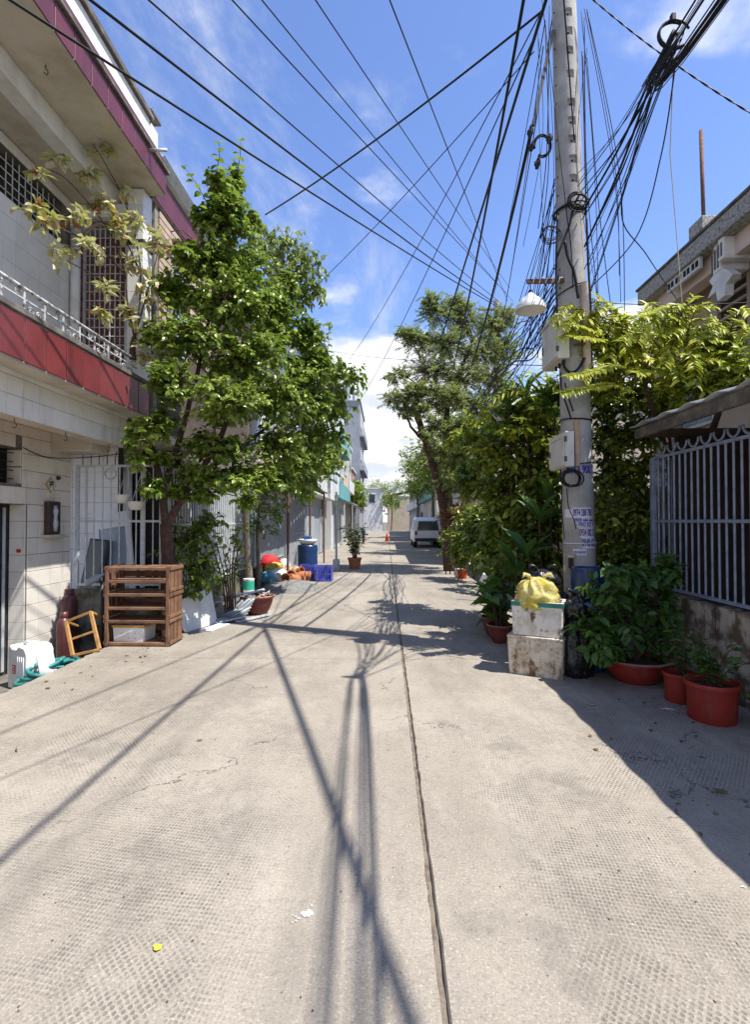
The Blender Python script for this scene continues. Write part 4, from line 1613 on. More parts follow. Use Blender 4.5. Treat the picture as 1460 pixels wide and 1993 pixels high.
# coils and runs on the shaft
def coil(px, py, Y, rad, turns, label, r=0.008, seed=1):
    random.seed(seed)
    c = PY(px, py, Y)
    o = thing('cable_coil', label, 'cable coil', c.to_tuple())
    for k in range(turns):
        rr = rad * random.uniform(0.82, 1.08)
        e = random.uniform(0.75, 1.0)
        q = Vector((random.gauss(0, 0.012), random.uniform(-0.03, 0.03), random.gauss(0, 0.012)))
        m = MB()
        m.tube([c + q + Vector((rr * math.cos(R(a)), 0.004 * math.sin(R(a * 2)), rr * e * math.sin(R(a)))) for a in range(0, 361, 15)], r, 6)
        m.build('loop', 'cable', o, True)
    return o


coil(1111, 930, 5.55, 0.105, 5, 'coil of black cable hanging under the smaller meter box')
coil(1126, 390, 5.55, 0.11, 5, 'messy coil of black cable bound to the pole above the lamp', 0.007, 3)
coil(1072, 455, 5.6, 0.10, 6, 'thin wire tangle on the left of the pole above the lamp', 0.0035, 4)
for i, pts in enumerate([[(1085, 500), (1108, 440), (1118, 400), (1132, 372)], [(1100, 470), (1106, 500), (1118, 530), (1126, 580)], [(1098, 700), (1100, 716), (1112, 725), (1126, 718), (1138, 697)], [(1092, 725), (1094, 760), (1104, 790), (1112, 815)], [(1100, 745), (1106, 770), (1116, 800)], [(1116, 560), (1112, 480), (1104, 420), (1100, 380)], [(1086, 420), (1083, 520), (1085, 612)], [(1142, 420), (1146, 520), (1150, 600), (1153, 760)], [(1134, 100), (1138, 240), (1141, 380), (1144, 480)], [(1095, 945), (1094, 990), (1098, 1030), (1099, 1050)], [(1104, 950), (1107, 985), (1117, 1010), (1122, 1030)], [(1080, 200), (1090, 300), (1100, 380)]]):
    m = MB()
    m.tube(bez([PY(x, y, 5.585) for x, y in pts], 7), (0.012, 0.016, 0.015, 0.009, 0.008, 0.006, 0.012, 0.012, 0.008, 0.005, 0.005, 0.005)[i], 6)
    m.build('cable_run', 'cable', POLE, True)
# next pole, in the trees
p2 = thing('utility_pole', 'far concrete utility pole half hidden in the feathery tree', 'utility pole', (3.72, 17.2, 0))
m = MB()
m.tube([(3.72, 17.2, -0.3), (3.72, 17.2, 8.9)], [0.15, 0.11], 16)
m.build('shaft', 'pole', p2, True, sharp=50)
m = MB()
m.bar((3.1, 17.2, 8.6), (4.3, 17.2, 8.6), 0.06, 0.06)
m.build('cross_arm', 'rust', p2)

# ================================================================== right side: railing, shed, tan house
FX = 2.95
f3 = bars_fence('blue_railing', 'blue barred railing on a stained low wall under the shed roof', (FX, 5.72), (FX, 1.2), 0.80, 2.20, 0.10, 'bar_blue', (0.80, 1.50, 2.19), r=0.0105, low=(-0.3, 0.755), lowmat='stained_wall', lowt=0.14)
for k in range(13):         # half hoops along the top rail
    yc = 5.55 - k * 0.19
    m = MB()
    m.tube([(FX, yc + 0.078 * math.cos(R(a)), 2.30 + 0.085 * math.sin(R(a))) for a in range(180, 361, 20)], 0.011, 6)
    m.build('hoop', 'bar_blue', f3, True)
f4 = bars_fence('blue_side_railing', 'short blue barred return at the end of the shed railing', (FX + 0.02, 5.78), (FX + 0.75, 5.78), 0.80, 2.20, 0.10, 'bar_blue', (0.80, 1.50, 2.19), r=0.0105, low=(-0.3, 0.755), lowmat='stained_wall', lowt=0.14)
SH = thing('shed', 'low shed with corrugated sheet roof behind the blue railing', 'shed', (3.6, 3.0, 0))
m = MB()
n = 120
prof = []
for i in range(n + 1):
    y = -2.2 + (5.75 + 2.2) * i / n
    prof.append((y, 0.018 * math.sin(i * math.pi / 1.5 * 0.5)))
vs = []
for x, z in ((2.70, 2.545), (4.6, 3.02)):
    vs += [(x, y, z + w) for y, w in prof]
for x, z in ((2.70, 2.54), (4.6, 3.015)):
    vs += [(x, y, z + w - 0.004) for y, w in prof]
q = n + 1
fs = [(i, i + 1, q + i + 1, q + i) for i in range(n)] + [(2 * q + i, 3 * q + i, 3 * q + i + 1, 2 * q + i + 1) for i in range(n)] + [(i, 2 * q + i, 2 * q + i + 1, i + 1) for i in range(n)]
m.add(vs, fs)
m.build('roof_sheet', 'zinc', SH, True)
m = MB()
m.box(2.745, 2.79, -2.2, 5.72, 2.405, 2.515, 0.006)
m.build('eave_board', 'mould', SH)
m = MB()
m.box(2.80, 4.6, 5.60, 5.70, 2.42, 2.505)
m.build('end_rafter', 'wall_brown', SH)
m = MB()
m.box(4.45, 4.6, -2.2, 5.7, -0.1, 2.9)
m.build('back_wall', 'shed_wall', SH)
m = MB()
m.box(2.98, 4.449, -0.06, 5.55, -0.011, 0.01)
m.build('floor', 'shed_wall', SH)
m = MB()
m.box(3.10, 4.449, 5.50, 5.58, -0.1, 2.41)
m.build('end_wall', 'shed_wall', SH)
for (y, w, h) in ((2.6, 0.5, 0.9), (3.6, 0.7, 0.5), (4.6, 0.4, 1.0)):
    m = MB()
    m.box(4.0, 4.44, y, y + w, -0.012, h, 0.01)
    m.build('stored_box', 'bar_dark', SH)
for k in range(3):
    m = MB()
    m.box(4.30, 4.445, 2.0, 5.4, 1.75 + 0.22 * k, 1.78 + 0.22 * k)
    m.build('slat', 'bar_grey', SH)

TH = thing('tan_house', 'tan and pink two storey house with a rough cast roof fascia behind the shed', 'house', (7.0, 8.0, 0))
m = MB()
m.box(5.75, 11, 2.5, 10.2, 0.3, 6.19)
m.build('wall', 'wall_tan', TH)
m = MB()
m.box(5.05, 11.2, 2.0, 10.35, 6.20, 6.48, 0.01)
fas = m.build('roof_slab', 'fascia_rough', TH)
m = MB()
m.box(5.02, 5.20, 2.0, 10.38, 6.482, 6.53, 0.01)
m.build('roof_edge', 'mould', fas)
m = MB()
m.box(5.06, 5.45, 8.25, 8.62, 6.532, 6.78, 0.01)
m.build('roof_block', 'fascia_rough', fas)
m = MB()
m.box(5.30, 5.745, 10.0, 10.28, 0.3, 6.198)
m.build('end_pier', 'fascia_rough', TH)
m = MB()
m.box(5.27, 5.52, 2.4, 9.99, 5.90, 6.195)
bm = m.build('pink_beam', 'wall_pink', TH)
# pierced blocks on the beam
for k in range(4):
    y0 = 8.40 + k * 0.24
    piece('breeze_block', 'facade_white', TH, 5.10, 5.16, y0, y0 + 0.235, 6.0, 6.195, 0.004)
    piece('breeze_hole', 'pole_hole', TH, 5.092, 5.102, y0 + 0.03, y0 + 0.10, 6.05, 6.15, 0.002)
    piece('breeze_hole', 'pole_hole', TH, 5.092, 5.102, y0 + 0.135, y0 + 0.205, 6.05, 6.15, 0.002)
# stacked white brackets under the roof
for i, (y0, y1, z0, z1, x0) in enumerate([(7.80, 7.94, 5.86, 6.195, 5.10), (7.96, 8.12, 5.76, 6.195, 5.15), (8.14, 8.25, 5.70, 6.195, 5.22)]):
    m = MB()
    m.box(x0, 5.6, y0, y1, z0, z1, 0.008)
    m.build('bracket', 'plaster_white', TH)
    for k in range(2):
        m = MB()
        m.box(x0 - 0.006, x0 + 0.004, y0 + 0.03 + k * 0.07, y0 + 0.07 + k * 0.07, z0 + 0.05, z1 - 0.08)
        m.build('bracket_groove', 'mould', TH)
st = MB()                   # pointed corbel below them
pr = [(0, 0.0), (0.18, 0.16), (0.46, 0.02), (0.36, -0.14), (0.50, -0.32), (0.28, -0.30), (0.24, -0.52), (0.05, -0.50), (0.02, -0.28), (-0.16, -0.18)]
k = len(pr)
st.add([(x, 7.85 + a * 0.9, 5.70 + b * 0.75) for x in (5.17, 5.30) for a, b in pr], [tuple(range(k)), tuple(range(2 * k - 1, k - 1, -1))] + [(i, k + i, k + (i + 1) % k, (i + 1) % k) for i in range(k)])
st.build('corbel', 'plaster_white', TH)
# slatted balcony window
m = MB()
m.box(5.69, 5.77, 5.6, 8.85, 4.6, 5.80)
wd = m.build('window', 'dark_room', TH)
for (y0, y1, z0, z1) in [(5.6, 8.9, 5.74, 5.84), (5.6, 8.9, 4.5, 4.6), (8.78, 8.9, 4.6, 5.74), (7.95, 8.07, 4.6, 5.74), (6.6, 6.72, 4.6, 5.74)]:
    piece('window_frame', 'frame_tan', wd, 5.62, 5.70, y0, y1, z0, z1, 0.006)
for k in range(6):
    for (y0, y1) in ((6.73, 7.94), (8.08, 8.77)):
        piece('slat', 'frame_tan', wd, 5.63, 5.69, y0, y1, 4.72 + k * 0.17, 4.765 + k * 0.17, 0.004)
m = MB()
m.box(5.5, 5.745, 2.5, 9.1, 4.0, 4.498)
m.build('window_apron', 'wall_tan', TH)
m = MB()
m.box(5.68, 5.76, 9.0, 9.9, 3.6, 5.2)
w2 = m.build('window', 'facade_white', TH)
for k in range(2):
    piece('pane', 'glass_pale', w2, 5.66, 5.682, 9.05 + k * 0.42, 9.43 + k * 0.42, 3.66, 5.14)
TH.location.z -= 0.38
a = PX(1362, 258, 5.12)
b = PX(1371, 432, 5.12)
m = MB()
m.tube([(5.12, b.y, 6.12), (5.12, b.y + 0.05, a.z)], 0.03, 8)
ms = m.build('roof_mast', 'rust', None, True)
tag(ms, 'rusty vertical pipe standing on the edge of the tan house roof', 'pipe')

# boundary wall behind the hedge on the right
m = MB()
m.box(3.15, 3.30, 5.9, 30, -0.1, 1.9)
bw = m.build('boundary_wall', 'moss_wall', None)
tag(bw, 'dark mossy boundary wall behind the hedge on the right', 'wall')
gt = bars_fence('teal_gate', 'small pale teal barred gate seen through the hedge', (2.75, 11.4), (3.1, 11.4), 0.9, 2.1, 0.09, 'facade_teal', (0.92, 2.08), cat='gate')
m = MB()
m.box(2.75, 3.1, 11.45, 11.5, 0.0, 2.0)
m.build('panel', 'facade_teal', gt)

# ================================================================== things at the foot of the pole
def rotz(c, a):
    return Matrix.Translation(c) @ Matrix.Rotation(a, 4, 'Z') @ Matrix.Translation(-Vector(c))


def foam_box(label, c, w, d, h, a, mt, tape=None, grp=None, lid=False):
    c = Vector(c)
    o = thing('foam_box', label, 'foam box', c.to_tuple(), grp)
    M = Matrix.Translation(c) @ Matrix.Rotation(a, 4, 'Z')
    t = 0.03
    m = MB()
    vs = []
    tw, td = w / 2, d / 2
    bw_, bd_ = tw * 0.95, td * 0.95
    rings = [(bw_, bd_, 0), (tw, td, h), (tw - t, td - t, h), (bw_ - t, bd_ - t, 0.04)]
    for a_, b_, z in rings:
        c_ = 0.012
        for sx, sy in ((-1, -1), (1, -1), (1, 1), (-1, 1)):
            for k in ((0, 1) if (sx * sy) > 0 else (1, 0)):
                p = Vector((sx * (a_ - (c_ if k else 0)), sy * (b_ - (0 if k else c_)), z))
                vs.append(M @ p)
    q = 8
    fs = [(r_ * q + k, r_ * q + (k + 1) % q, (r_ + 1) * q + (k + 1) % q, (r_ + 1) * q + k) for r_ in range(3) for k in range(q)]
    fs += [tuple(range(q - 1, -1, -1)), tuple(3 * q + k for k in range(q))]
    m.add(vs, fs)
    m.build('body', mt, o)
    if tape:
        z0, z1 = (h * 0.86, h * 0.99)
        m = MB()
        vs = []
        for z in (z0, z1):
            s_ = 0.95 + 0.05 * z / h
            for sx, sy in ((-1, -1), (1, -1), (1, 1), (-1, 1)):
                vs.append(M @ Vector((sx * (tw * s_ + 0.003), sy * (td * s_ + 0.003), z)))
        m.add(vs, [(k, (k + 1) % 4, 4 + (k + 1) % 4, 4 + k) for k in range(4)])
        m.build('tape', tape, o)
    if lid:
        m = MB()
        m.box(-tw - 0.004, tw + 0.004, -td - 0.004, td + 0.004, h + 0.002, h + 0.03, 0.006, M)
        m.build('lid', mt, o)
    return o


p0, p1 = G(990, 1309), G(1096, 1324)
ang = math.atan2(p1.y - p0.y, p1.x - p0.x)
mid = (p0 + p1) / 2
perp = Vector((-math.sin(ang), math.cos(ang), 0))
W1 = (p1 - p0).length
c1 = mid + perp * 0.17
foam_box('stained foam box at the bottom of the stack by the pole', (c1.x, c1.y, 0.0), W1 * 1.03, 0.36, 0.35, ang, 'foam_brown', None, 'foam boxes stacked by the pole', True)
foam_box('green taped foam box on top of the stained one, holding a yellow bag', (c1.x + 0.01, c1.y - 0.005, 0.385), W1 * 0.95, 0.33, 0.33, ang + R(3), 'foam_dirty', 'tape_green', 'foam boxes stacked by the pole')


def sack(name, label, cat, c, r, mt, seed, squash=1.0, ears=True, sub=20, spike=0.25, group=None, rest=True):
    """crumpled bag: a noisy squashed blob with a gathered neck"""
    rs = np.random.default_rng(seed)
    c = Vector(c)
    nu, nv = 2 * sub, sub
    ph = rs.uniform(0, 6.28, (8, 3))
    fr = rs.integers(2, 9, (8, 2))
    m = MB()
    vs = []
    for j in range(nv + 1):
        v = math.pi * j / nv
        for i in range(nu):
            u = 2 * math.pi * i / nu
            d = 0.0
            for k in range(8):
                d += math.sin(fr[k][0] * u + ph[k][0]) * math.sin(fr[k][1] * v + ph[k][1]) * spike / (1 + 0.45 * k)
            d = abs(d) * -1.0 + 0.12 + rs.normal(0, 0.012)
            rr = 1.0 + d * math.sin(v)
            x, y, z = rr * math.sin(v) * math.cos(u), rr * math.sin(v) * math.sin(u), rr * math.cos(v)
            z = max(z, -0.62)
            vs.append((c.x + x * r[0], c.y + y * r[1], c.z + (z + 0.62) * r[2] * squash))
    fs = [(j * nu + i, (j + 1) * nu + i, (j + 1) * nu + (i + 1) % nu, j * nu + (i + 1) % nu) for j in range(nv) for i in range(nu)]
    m.add(vs, fs)
    o = thing(name, label, cat, c.to_tuple(), group)
    m.build('body', mt, o, True)
    if ears:
        for s_ in (-1, 1):
            m = MB()
            b = c + Vector((s_ * r[0] * 0.25, 0, r[2] * 1.45 * squash))
            m.tube([b, b + Vector((s_ * 0.03, -0.02, 0.05)), b + Vector((s_ * 0.075, -0.03, 0.065)), b + Vector((s_ * 0.10, -0.05, 0.03))], [0.028, 0.02, 0.022, 0.004], 7)
            m.build('tied_ear', mt, o, True)
    return o


leafmat('bag_yellow', (0.60, 0.52, 0.07), (0.66, 0.58, 0.10), (0.74, 0.68, 0.22), 0.35, 0.3)
t = NT('bag_yellow')
col = t.mix(t.step(t.noise(9, 5), 0.35, 0.65), (0.72, 0.60, 0.09), (0.80, 0.74, 0.34))
col = t.mix(t.step(t.noise(14, 6, 0.7), 0.60, 0.72), col, (0.25, 0.18, 0.05))
t.set(t.b.inputs['Base Color'], col)
t.b.inputs['Roughness'].default_value = 0.35
t.bump(t.noise(15, 5, 0.7), 1.0, 0.03)
tr = t.n.new('ShaderNodeBsdfTranslucent')
t.set(tr.inputs['Color'], col)
mx = t.n.new('ShaderNodeMixShader')
mx.inputs[0].default_value = 0.35
t.l.new(t.b.outputs[0], mx.inputs[1])
t.l.new(tr.outputs[0], mx.inputs[2])
t.l.new(mx.outputs[0], t.out.inputs['Surface'])
MAT['bag_yellow'] = t.m
yb = sack('plastic_bag', 'crumpled yellow plastic bag of rubbish lying in the top foam box', 'bag', (c1.x - 0.02, c1.y - 0.02, 0.62), (0.21, 0.16, 0.20), 'bag_yellow', 7, ears=True, sub=26, spike=0.27)
sack('rubbish_bag', 'full black rubbish bag standing behind the foam boxes', 'bag', (1.80, 5.42, 0.0), (0.23, 0.17, 0.48), 'bag_black', 8, ears=False)
sack('rubbish_bag', 'shiny black rubbish bag lying on top of another behind the yellow bag', 'bag', (1.66, 5.52, 0.75), (0.20, 0.17, 0.15), 'bag_black', 9, spike=0.34)
sack('rubbish_bag', 'black rubbish bag with lilac ties slumped beside the foam boxes', 'bag', (1.85, 5.02, 0.56), (0.13, 0.10, 0.15), 'bag_black', 12, spike=0.36)
sack('rubbish_bag', 'upright black rubbish bag under the slumped one by the drum', 'bag', (1.86, 5.06, 0.0), (0.16, 0.13, 0.37), 'bag_black', 15, ears=False)
m = MB()
for k in range(4):
    b = Vector((1.87, 4.90, 0.72))
    m.tube([b, b + Vector((0.03 + 0.02 * k, -0.02, 0.02 - 0.02 * k)), b + Vector((0.06 + 0.02 * k, -0.01, -0.03 - 0.015 * k))], 0.005, 5)
tag(m.build('ribbon', 'plastic_violet', None, True), 'lilac tie ribbon on the slumped black bag', 'ribbon')


def drum(label, c, r, h, mt, grp=None):
    o = thing('plastic_drum', label, 'drum', c, grp)
    m = MB()
    pr = [(r * 0.90, 0.0), (r * 0.94, 0.02)]
    for k in range(1, 20):
        z = h * k / 20
        b = 0.0
        for zz in (0.30, 0.62, 0.86):
            b = max(b, 1 - abs(z / h - zz) / 0.025)
        pr.append((r * (0.96 + 0.04 * max(0, b)), z))
    pr += [(r * 0.97, h - 0.02), (r * 0.92, h), (r * 0.86, h), (r * 0.84, h - 0.12), (0.01, h - 0.13)]
    m.lathe(pr, c, 32)
    m.build('body', mt, o, True, sharp=40)
    return o


dm = drum('navy plastic drum with a white sticker in front of the pole', (2.06, 5.30, 0.0), 0.17, 1.03, 'plastic_blue')
m = MB()
for i in range(9):
    pass
an = [R(248 + i * 3) for i in range(5)]
m.add([(2.06 + 0.1685 * math.cos(a), 5.30 + 0.1685 * math.sin(a), z) for z in (0.80, 0.87) for a in an], [(i, i + 1, 6 + i, 5 + i) for i in range(4)])
m.build('sticker', 'paper', dm)
m = MB()
an = [R(262 + i * 6) for i in range(12)]
m.add([(2.06 + 0.1735 * math.cos(a), 5.30 + 0.1735 * math.sin(a), z) for z in (0.42, 0.78) for a in an], [(i, i + 1, 13 + i, 12 + i) for i in range(11)])
m.build('green_net', 'leaf_dark', dm)


def pot(name, label, c, r, h, mt, rim=None, flare=0.72, cat='pot', grp=None, bowl=False):
    o = thing(name, label, cat, c, grp)
    m = MB()
    if bowl:
        pr = [(r * 0.55, 0), (r * 0.58, 0.01), (r * 0.74, h * 0.25), (r * 0.88, h * 0.55), (r * 0.95, h * 0.84), (r * 0.96, h * 0.86), (r * 1.05, h * 0.90), (r * 1.06, h * 0.98), (r * 1.02, h), (r * 0.95, h), (r * 0.90, h * 0.84), (r * 0.88, h * 0.80)]
    else:
        pr = [(r * flare, 0), (r * (flare + 0.02), 0.008), (r * (flare * 0.5 + 0.47), h * 0.5), (r * 0.95, h * 0.87), (r * 1.03, h * 0.88), (r * 1.05, h * 0.97), (r * 1.02, h), (r * 0.96, h), (r * 0.92, h * 0.84), (r * 0.90, h * 0.80)]
    m.lathe(pr, c, 30, jit=0.006)
    m.build('body', mt, o, True, sharp=45)
    if rim:
        m = MB()
        m.lathe([(r * 1.055, h * 0.955), (r * 1.065, h * 0.985), (r * 1.03, h * 1.012), (r * 0.965, h * 1.01)], c, 30)
        m.f = m.f[:-2]
        m.build('rim', rim, o, True)
    m = MB()
    m.lathe([(r * 0.90, h * 0.82), (r * 0.5, h * 0.85), (0.01, h * 0.84)], c, 20, jit=0.02)
    m.build('soil', 'soil', o, True)
    return o


def rosette(label, c, h, nst, nlf, size, mt, w=1.0, spread=0.35, cat='plant', name='potted_plant', single=40, droop=0.5, seed=1, bark='bark_dark', stem=0.008, up=0.6, grp=None):
    """plant of several leaning stems with leaves along them"""
    random.seed(seed)
    c = Vector(c)
    o = thing(name, label, cat, c.to_tuple(), grp)
    L = Leaves()
    B = MB()
    for s_ in range(nst):
        a = random.uniform(0, 6.28)
        sp = spread * random.uniform(0.3, 1.0)
        hh = h * random.uniform(0.6, 1.05)
        top = c + Vector((sp * math.cos(a), sp * math.sin(a), hh))
        q = bez([c + Vector((0.03 * math.cos(a), 0.03 * math.sin(a), -0.06)), c.lerp(top, 0.5) + Vector((-0.12 * sp * math.cos(a), -0.12 * sp * math.sin(a), 0.05 * hh)), top], 8)
        B.tube(q, [stem * (1 - 0.6 * i / (len(q) - 1)) for i in range(len(q))], 5)
        for k in range(nlf):
            t = 0.30 + 0.70 * (k + random.random()) / nlf
            p = q[min(int(t * (len(q) - 1)), len(q) - 1)]
            b = random.uniform(0, 6.28)
            d = (math.cos(b), math.sin(b), up * random.uniform(-0.4, 1.0) - droop * 0.4)
            L.add([p], d, (random.gauss(0, 0.35), random.gauss(0, 0.35), 1.0), size * random.uniform(0.6, 1.15), w)
    B.build('stem', bark, o, True)
    foliage(o, L, mt, single, name='leaf_mass')
    return o


# basin planter and red buckets by the low wall
cB = G(1243, 1334)
pot('basin_planter', 'wide red basin planter with a pale rim under the glossy shrub', (cB.x + 0.05, cB.y + 0.15, 0), 0.30, 0.22, 'plastic_red', 'pot_rim', bowl=True, cat='planter')
c = (cB.x + 0.05, cB.y + 0.15, 0.18)
BASIN = Vector(c)
c2, c3 = G(1330, 1372), G(1398, 1412)
pot('plastic_bucket', 'narrow red bucket planter between the basin and the wide bucket', (c2.x + 0.03, c2.y + 0.10, 0), 0.125, 0.24, 'plastic_red', None, 0.86, 'bucket', 'red bucket planters')
pot('plastic_bucket', 'wide red bucket planter with a torn rim by the stained wall', (c3.x + 0.04, c3.y + 0.13, 0), 0.185, 0.29, 'plastic_red', None, 0.86, 'bucket', 'red bucket planters')
rosette('wispy grass-like plant in the narrow red bucket', (c2.x + 0.03, c2.y + 0.10, 0.2), 0.45, 12, 7, 0.13, 'leaf_pot', 0.35, 0.22, single=20, seed=5, stem=0.004)
rosette('small leafy plant spilling from the wide red bucket', (c3.x + 0.04, c3.y + 0.13, 0.24), 0.36, 14, 8, 0.10, 'leaf_pot', 0.8, 0.28, single=40, seed=6, stem=0.005)
rosette('low green weed at the foot of the stained wall', (2.72, 3.75, 0.0), 0.3, 10, 8, 0.09, 'leaf_pot', 0.8, 0.2, single=20, seed=61, stem=0.005, cat='weed', name='weed')
# row of pots beyond the foam boxes
row = [(972, 1252, 0.155, 0.22, 'maroon bowl pot touching the foam boxes', 71), (962, 1238, 0.175, 0.24, 'maroon bowl pot in the middle of the row beyond the foam boxes', 72), (965, 1216, 0.17, 0.24, 'maroon bowl pot at the far end of the row beyond the foam boxes', 73)]
for (x, y, r, h, lb, sd) in row:
    c = G(x, y)
    c = Vector((c.x + r * 0.15, c.y + r * 0.4, 0))
    pot('plant_pot', lb, c.to_tuple(), r, h, 'pot_maroon', 'pot_rim', bowl=True, grp='maroon bowl pots')
    rosette('broad leaved plant in the ' + lb.replace(' beyond the foam boxes', ''), (c.x, c.y, h * 0.8), 0.55, 7, 6, 0.27, 'leaf_pot', 0.75, 0.25, single=42, seed=sd, up=1.2, stem=0.012)
fb = thing('foam_slab', 'white foam slab with two dark holes leaning against the hedge', 'foam slab', G(926, 1160).to_tuple())
c = G(924, 1161)
Mf = Matrix.Translation(c + Vector((0.09, 0.08, 0.0))) @ Matrix.Rotation(R(-18), 4, 'Z') @ Matrix.Rotation(R(24), 4, 'Y')
m = MB()
m.box(-0.10, 0.10, -0.06, 0.06, 0.04, 0.47, 0.012, Mf)
m.build('body', 'foam', fb)
for k in range(2):
    m = MB()
    m.box(-0.045 + k * 0.06, -0.025 + k * 0.06, -0.066, -0.058, 0.24, 0.29, 0, Mf)
    m.build('hole', 'bar_dark', fb)
c = G(900, 1127)
pot('plant_pot', 'bright orange red pot on the pavement by the far hedge', (c.x + 0.02, c.y + 0.13, 0), 0.135, 0.24, 'plastic_orange', None, 0.8)
m = MB()
m.lathe([(0.09, 0), (0.1, 0.02), (0.11, 0.25), (0.09, 0.26)], (c.x - 0.06, c.y + 0.22, 0), 14)
tag(m.build('paint_bucket', 'plastic_white', None, True, sharp=40), 'small white bucket behind the bright orange red pot', 'bucket')
for (x, y, r, h, lb, mt) in [(872, 1088, 0.2, 0.3, 'red planter box beside the brown post on the far right', 'plastic_red'), (887, 1098, 0.12, 0.45, 'tall clay pot on the far right pavement', 'terracotta')]:
    c = G(x, y)
    pot('plant_pot', lb, (c.x, c.y + r, 0), r, h, mt, None, 0.85)

# litter on the road
def flat_leaf(label, px, py, size, mt, a, z=0.012, w=1.0):
    c = G(px, py)
    v = LEAF_V * np.array([w, 1, 1.2]) * size
    m = MB()
    ca, sa = math.cos(a), math.sin(a)
    m.add([(c.x + p[0] * ca - p[1] * sa, c.y + p[0] * sa + p[1] * ca, z + abs(p[2]) * 1.0) for p in v], LEAF_F)
    return tag(m.build('fallen_leaf', mt, None, True), label, 'leaf')


flat_leaf('yellow fallen leaf alone on the near road', 313, 1850, 0.034, 'leaf_fallen', R(70), 0.006, 1.5)
flat_leaf('dry brown leaf curled in the shade by the right kerb', 1420, 1545, 0.10, 'leaf_dry', R(75), 0.01, 0.6)
flat_leaf('dry leaf at the edge of the shade', 1153, 1436, 0.035, 'leaf_dry', R(20), 0.008)
flat_leaf('small yellow leaf in the shade near the basin planter', 1158, 1374, 0.05, 'leaf_fallen', R(80), 0.006)
flat_leaf('dark curled leaf in the middle of the left lane', 395, 1442, 0.05, 'leaf_dry', R(100), 0.008, 0.7)
flat_leaf('thin curled leaf at the left side of the road', 32, 1465, 0.06, 'leaf_dry', R(40), 0.008, 0.35)
random.seed(31)
m = MB()
c = G(598, 1781)
for (dx, dy, r) in [(0, 0, 0.018), (0.012, 0.006, 0.013), (-0.016, 0.004, 0.011), (0.002, 0.02, 0.007), (-0.03, -0.02, 0.006), (-0.042, -0.012, 0.004), (-0.036, -0.032, 0.005), (-0.055, -0.006, 0.003), (0.01, 0.045, 0.004), (-0.05, -0.04, 0.003)]:
    n = 11
    ring = [(c.x + dx + r * random.uniform(0.65, 1.25) * math.cos(2 * math.pi * k / n), c.y + dy + r * 0.8 * random.uniform(0.65, 1.25) * math.sin(2 * math.pi * k / n), 0.0035) for k in range(n)]
    m.add(ring + [(c.x + dx, c.y + dy, 0.006)], [(k, (k + 1) % n, n) for k in range(n)])
tag(m.build('paint_splash', 'paint_splash'), 'splash of white paint on the near road', 'paint splash')
for (x, y, lb) in [(1300, 1381, 'torn white paper scrap before the red buckets'), (1447, 1728, 'white cigarette end at the shade edge'), (1232, 1802, 'tiny white scrap at the crack in the right lane')]:
    c = G(x, y)
    m = MB()
    L_ = {1300: 0.06, 1447: 0.013, 1232: 0.007}[x]
    m.add([(c.x - L_, c.y + L_ * 0.25, 0.003), (c.x - L_ * 0.2, c.y - L_ * 0.1, 0.006), (c.x + L_, c.y - L_ * 0.3, 0.003), (c.x + L_ * 0.9, c.y + L_ * 0.1, 0.003), (c.x, c.y + L_ * 0.2, 0.008)], [(0, 1, 4), (1, 2, 3, 4)])
    tag(m.build('paper_scrap', 'paper'), lb, 'litter')
random.seed(77)
# leaf litter gathered along the edges
L = Leaves()
TH_ = thing('leaf_litter', 'small dry leaves scattered along the road edges under the hedge and pots', 'leaf litter', (2.0, 6.0, 0.0))
for k in range(230):
    if k % 3:
        x, y = 2.75 - abs(random.gauss(0, 0.55)), random.uniform(2.2, 12)
    else:
        x, y = -3.2 + abs(random.gauss(0, 0.5)), random.uniform(4.5, 13)
    a_ = random.uniform(0, 6.28)
    L.add([(x, y, 0.006)], (math.cos(a_), math.sin(a_), random.uniform(0, 0.15)), (random.gauss(0, 0.2), random.gauss(0, 0.2), 1), random.uniform(0.018, 0.05), random.uniform(0.7, 1.3))
foliage(TH_, L, 'leaf_dry', 0, name='leaves')
TH_['kind'] = 'stuff'
# scattered grit
m = MB()
for k in range(420):
    x, y = random.uniform(-3.2, 2.8), 1.3 + 8 * random.random() ** 2
    r = random.uniform(0.0015, 0.0055)
    m.add([(x + r * math.cos(a), y + r * 1.3 * math.sin(a), 0.0005) for a in (0, 1.3, 2.5, 3.8, 5)] + [(x, y, r * 0.9)], [(i, (i + 1) % 5, 5) for i in range(5)])
tag(m.build('road_grit', 'bark_dark'), 'fine dark grit and crumbs scattered over the road', 'grit', kind='stuff')

# ================================================================== things in front of the tiled house
# slatted crate rack
SX0, SX1, SY0, SY1, SHH = -3.38, -2.60, 6.10, 6.50, 0.96
RK = thing('crate_rack', 'old slatted wooden crate rack with five open shelves before the yard railing', 'crate rack', ((SX0 + SX1) / 2, (SY0 + SY1) / 2, 0))
for x in (SX0 + 0.02, SX1 - 0.02):
    for y in (SY0 + 0.02, SY1 - 0.02):
        piece('post', 'wood_old', RK, x - 0.02, x + 0.02, y - 0.02, y + 0.02, 0.002, SHH, 0.004)
for k, z in enumerate((0.035, 0.30, 0.46, 0.62, 0.78, 0.935)):
    piece('shelf_edge', 'wood_old', RK, SX0 + 0.042, SX1 - 0.042, SY0 + 0.004, SY0 + 0.022, z - 0.022, z + 0.012, 0.003)
    for j in range(4):
        if z > 0.9 and j == 1:
            continue
        y0 = SY0 + 0.026 + j * 0.09
        piece('shelf_plank', 'wood_old', RK, SX0 + 0.044, SX1 - 0.044, y0, y0 + 0.078, z, z + 0.012, 0.002, 0.001)
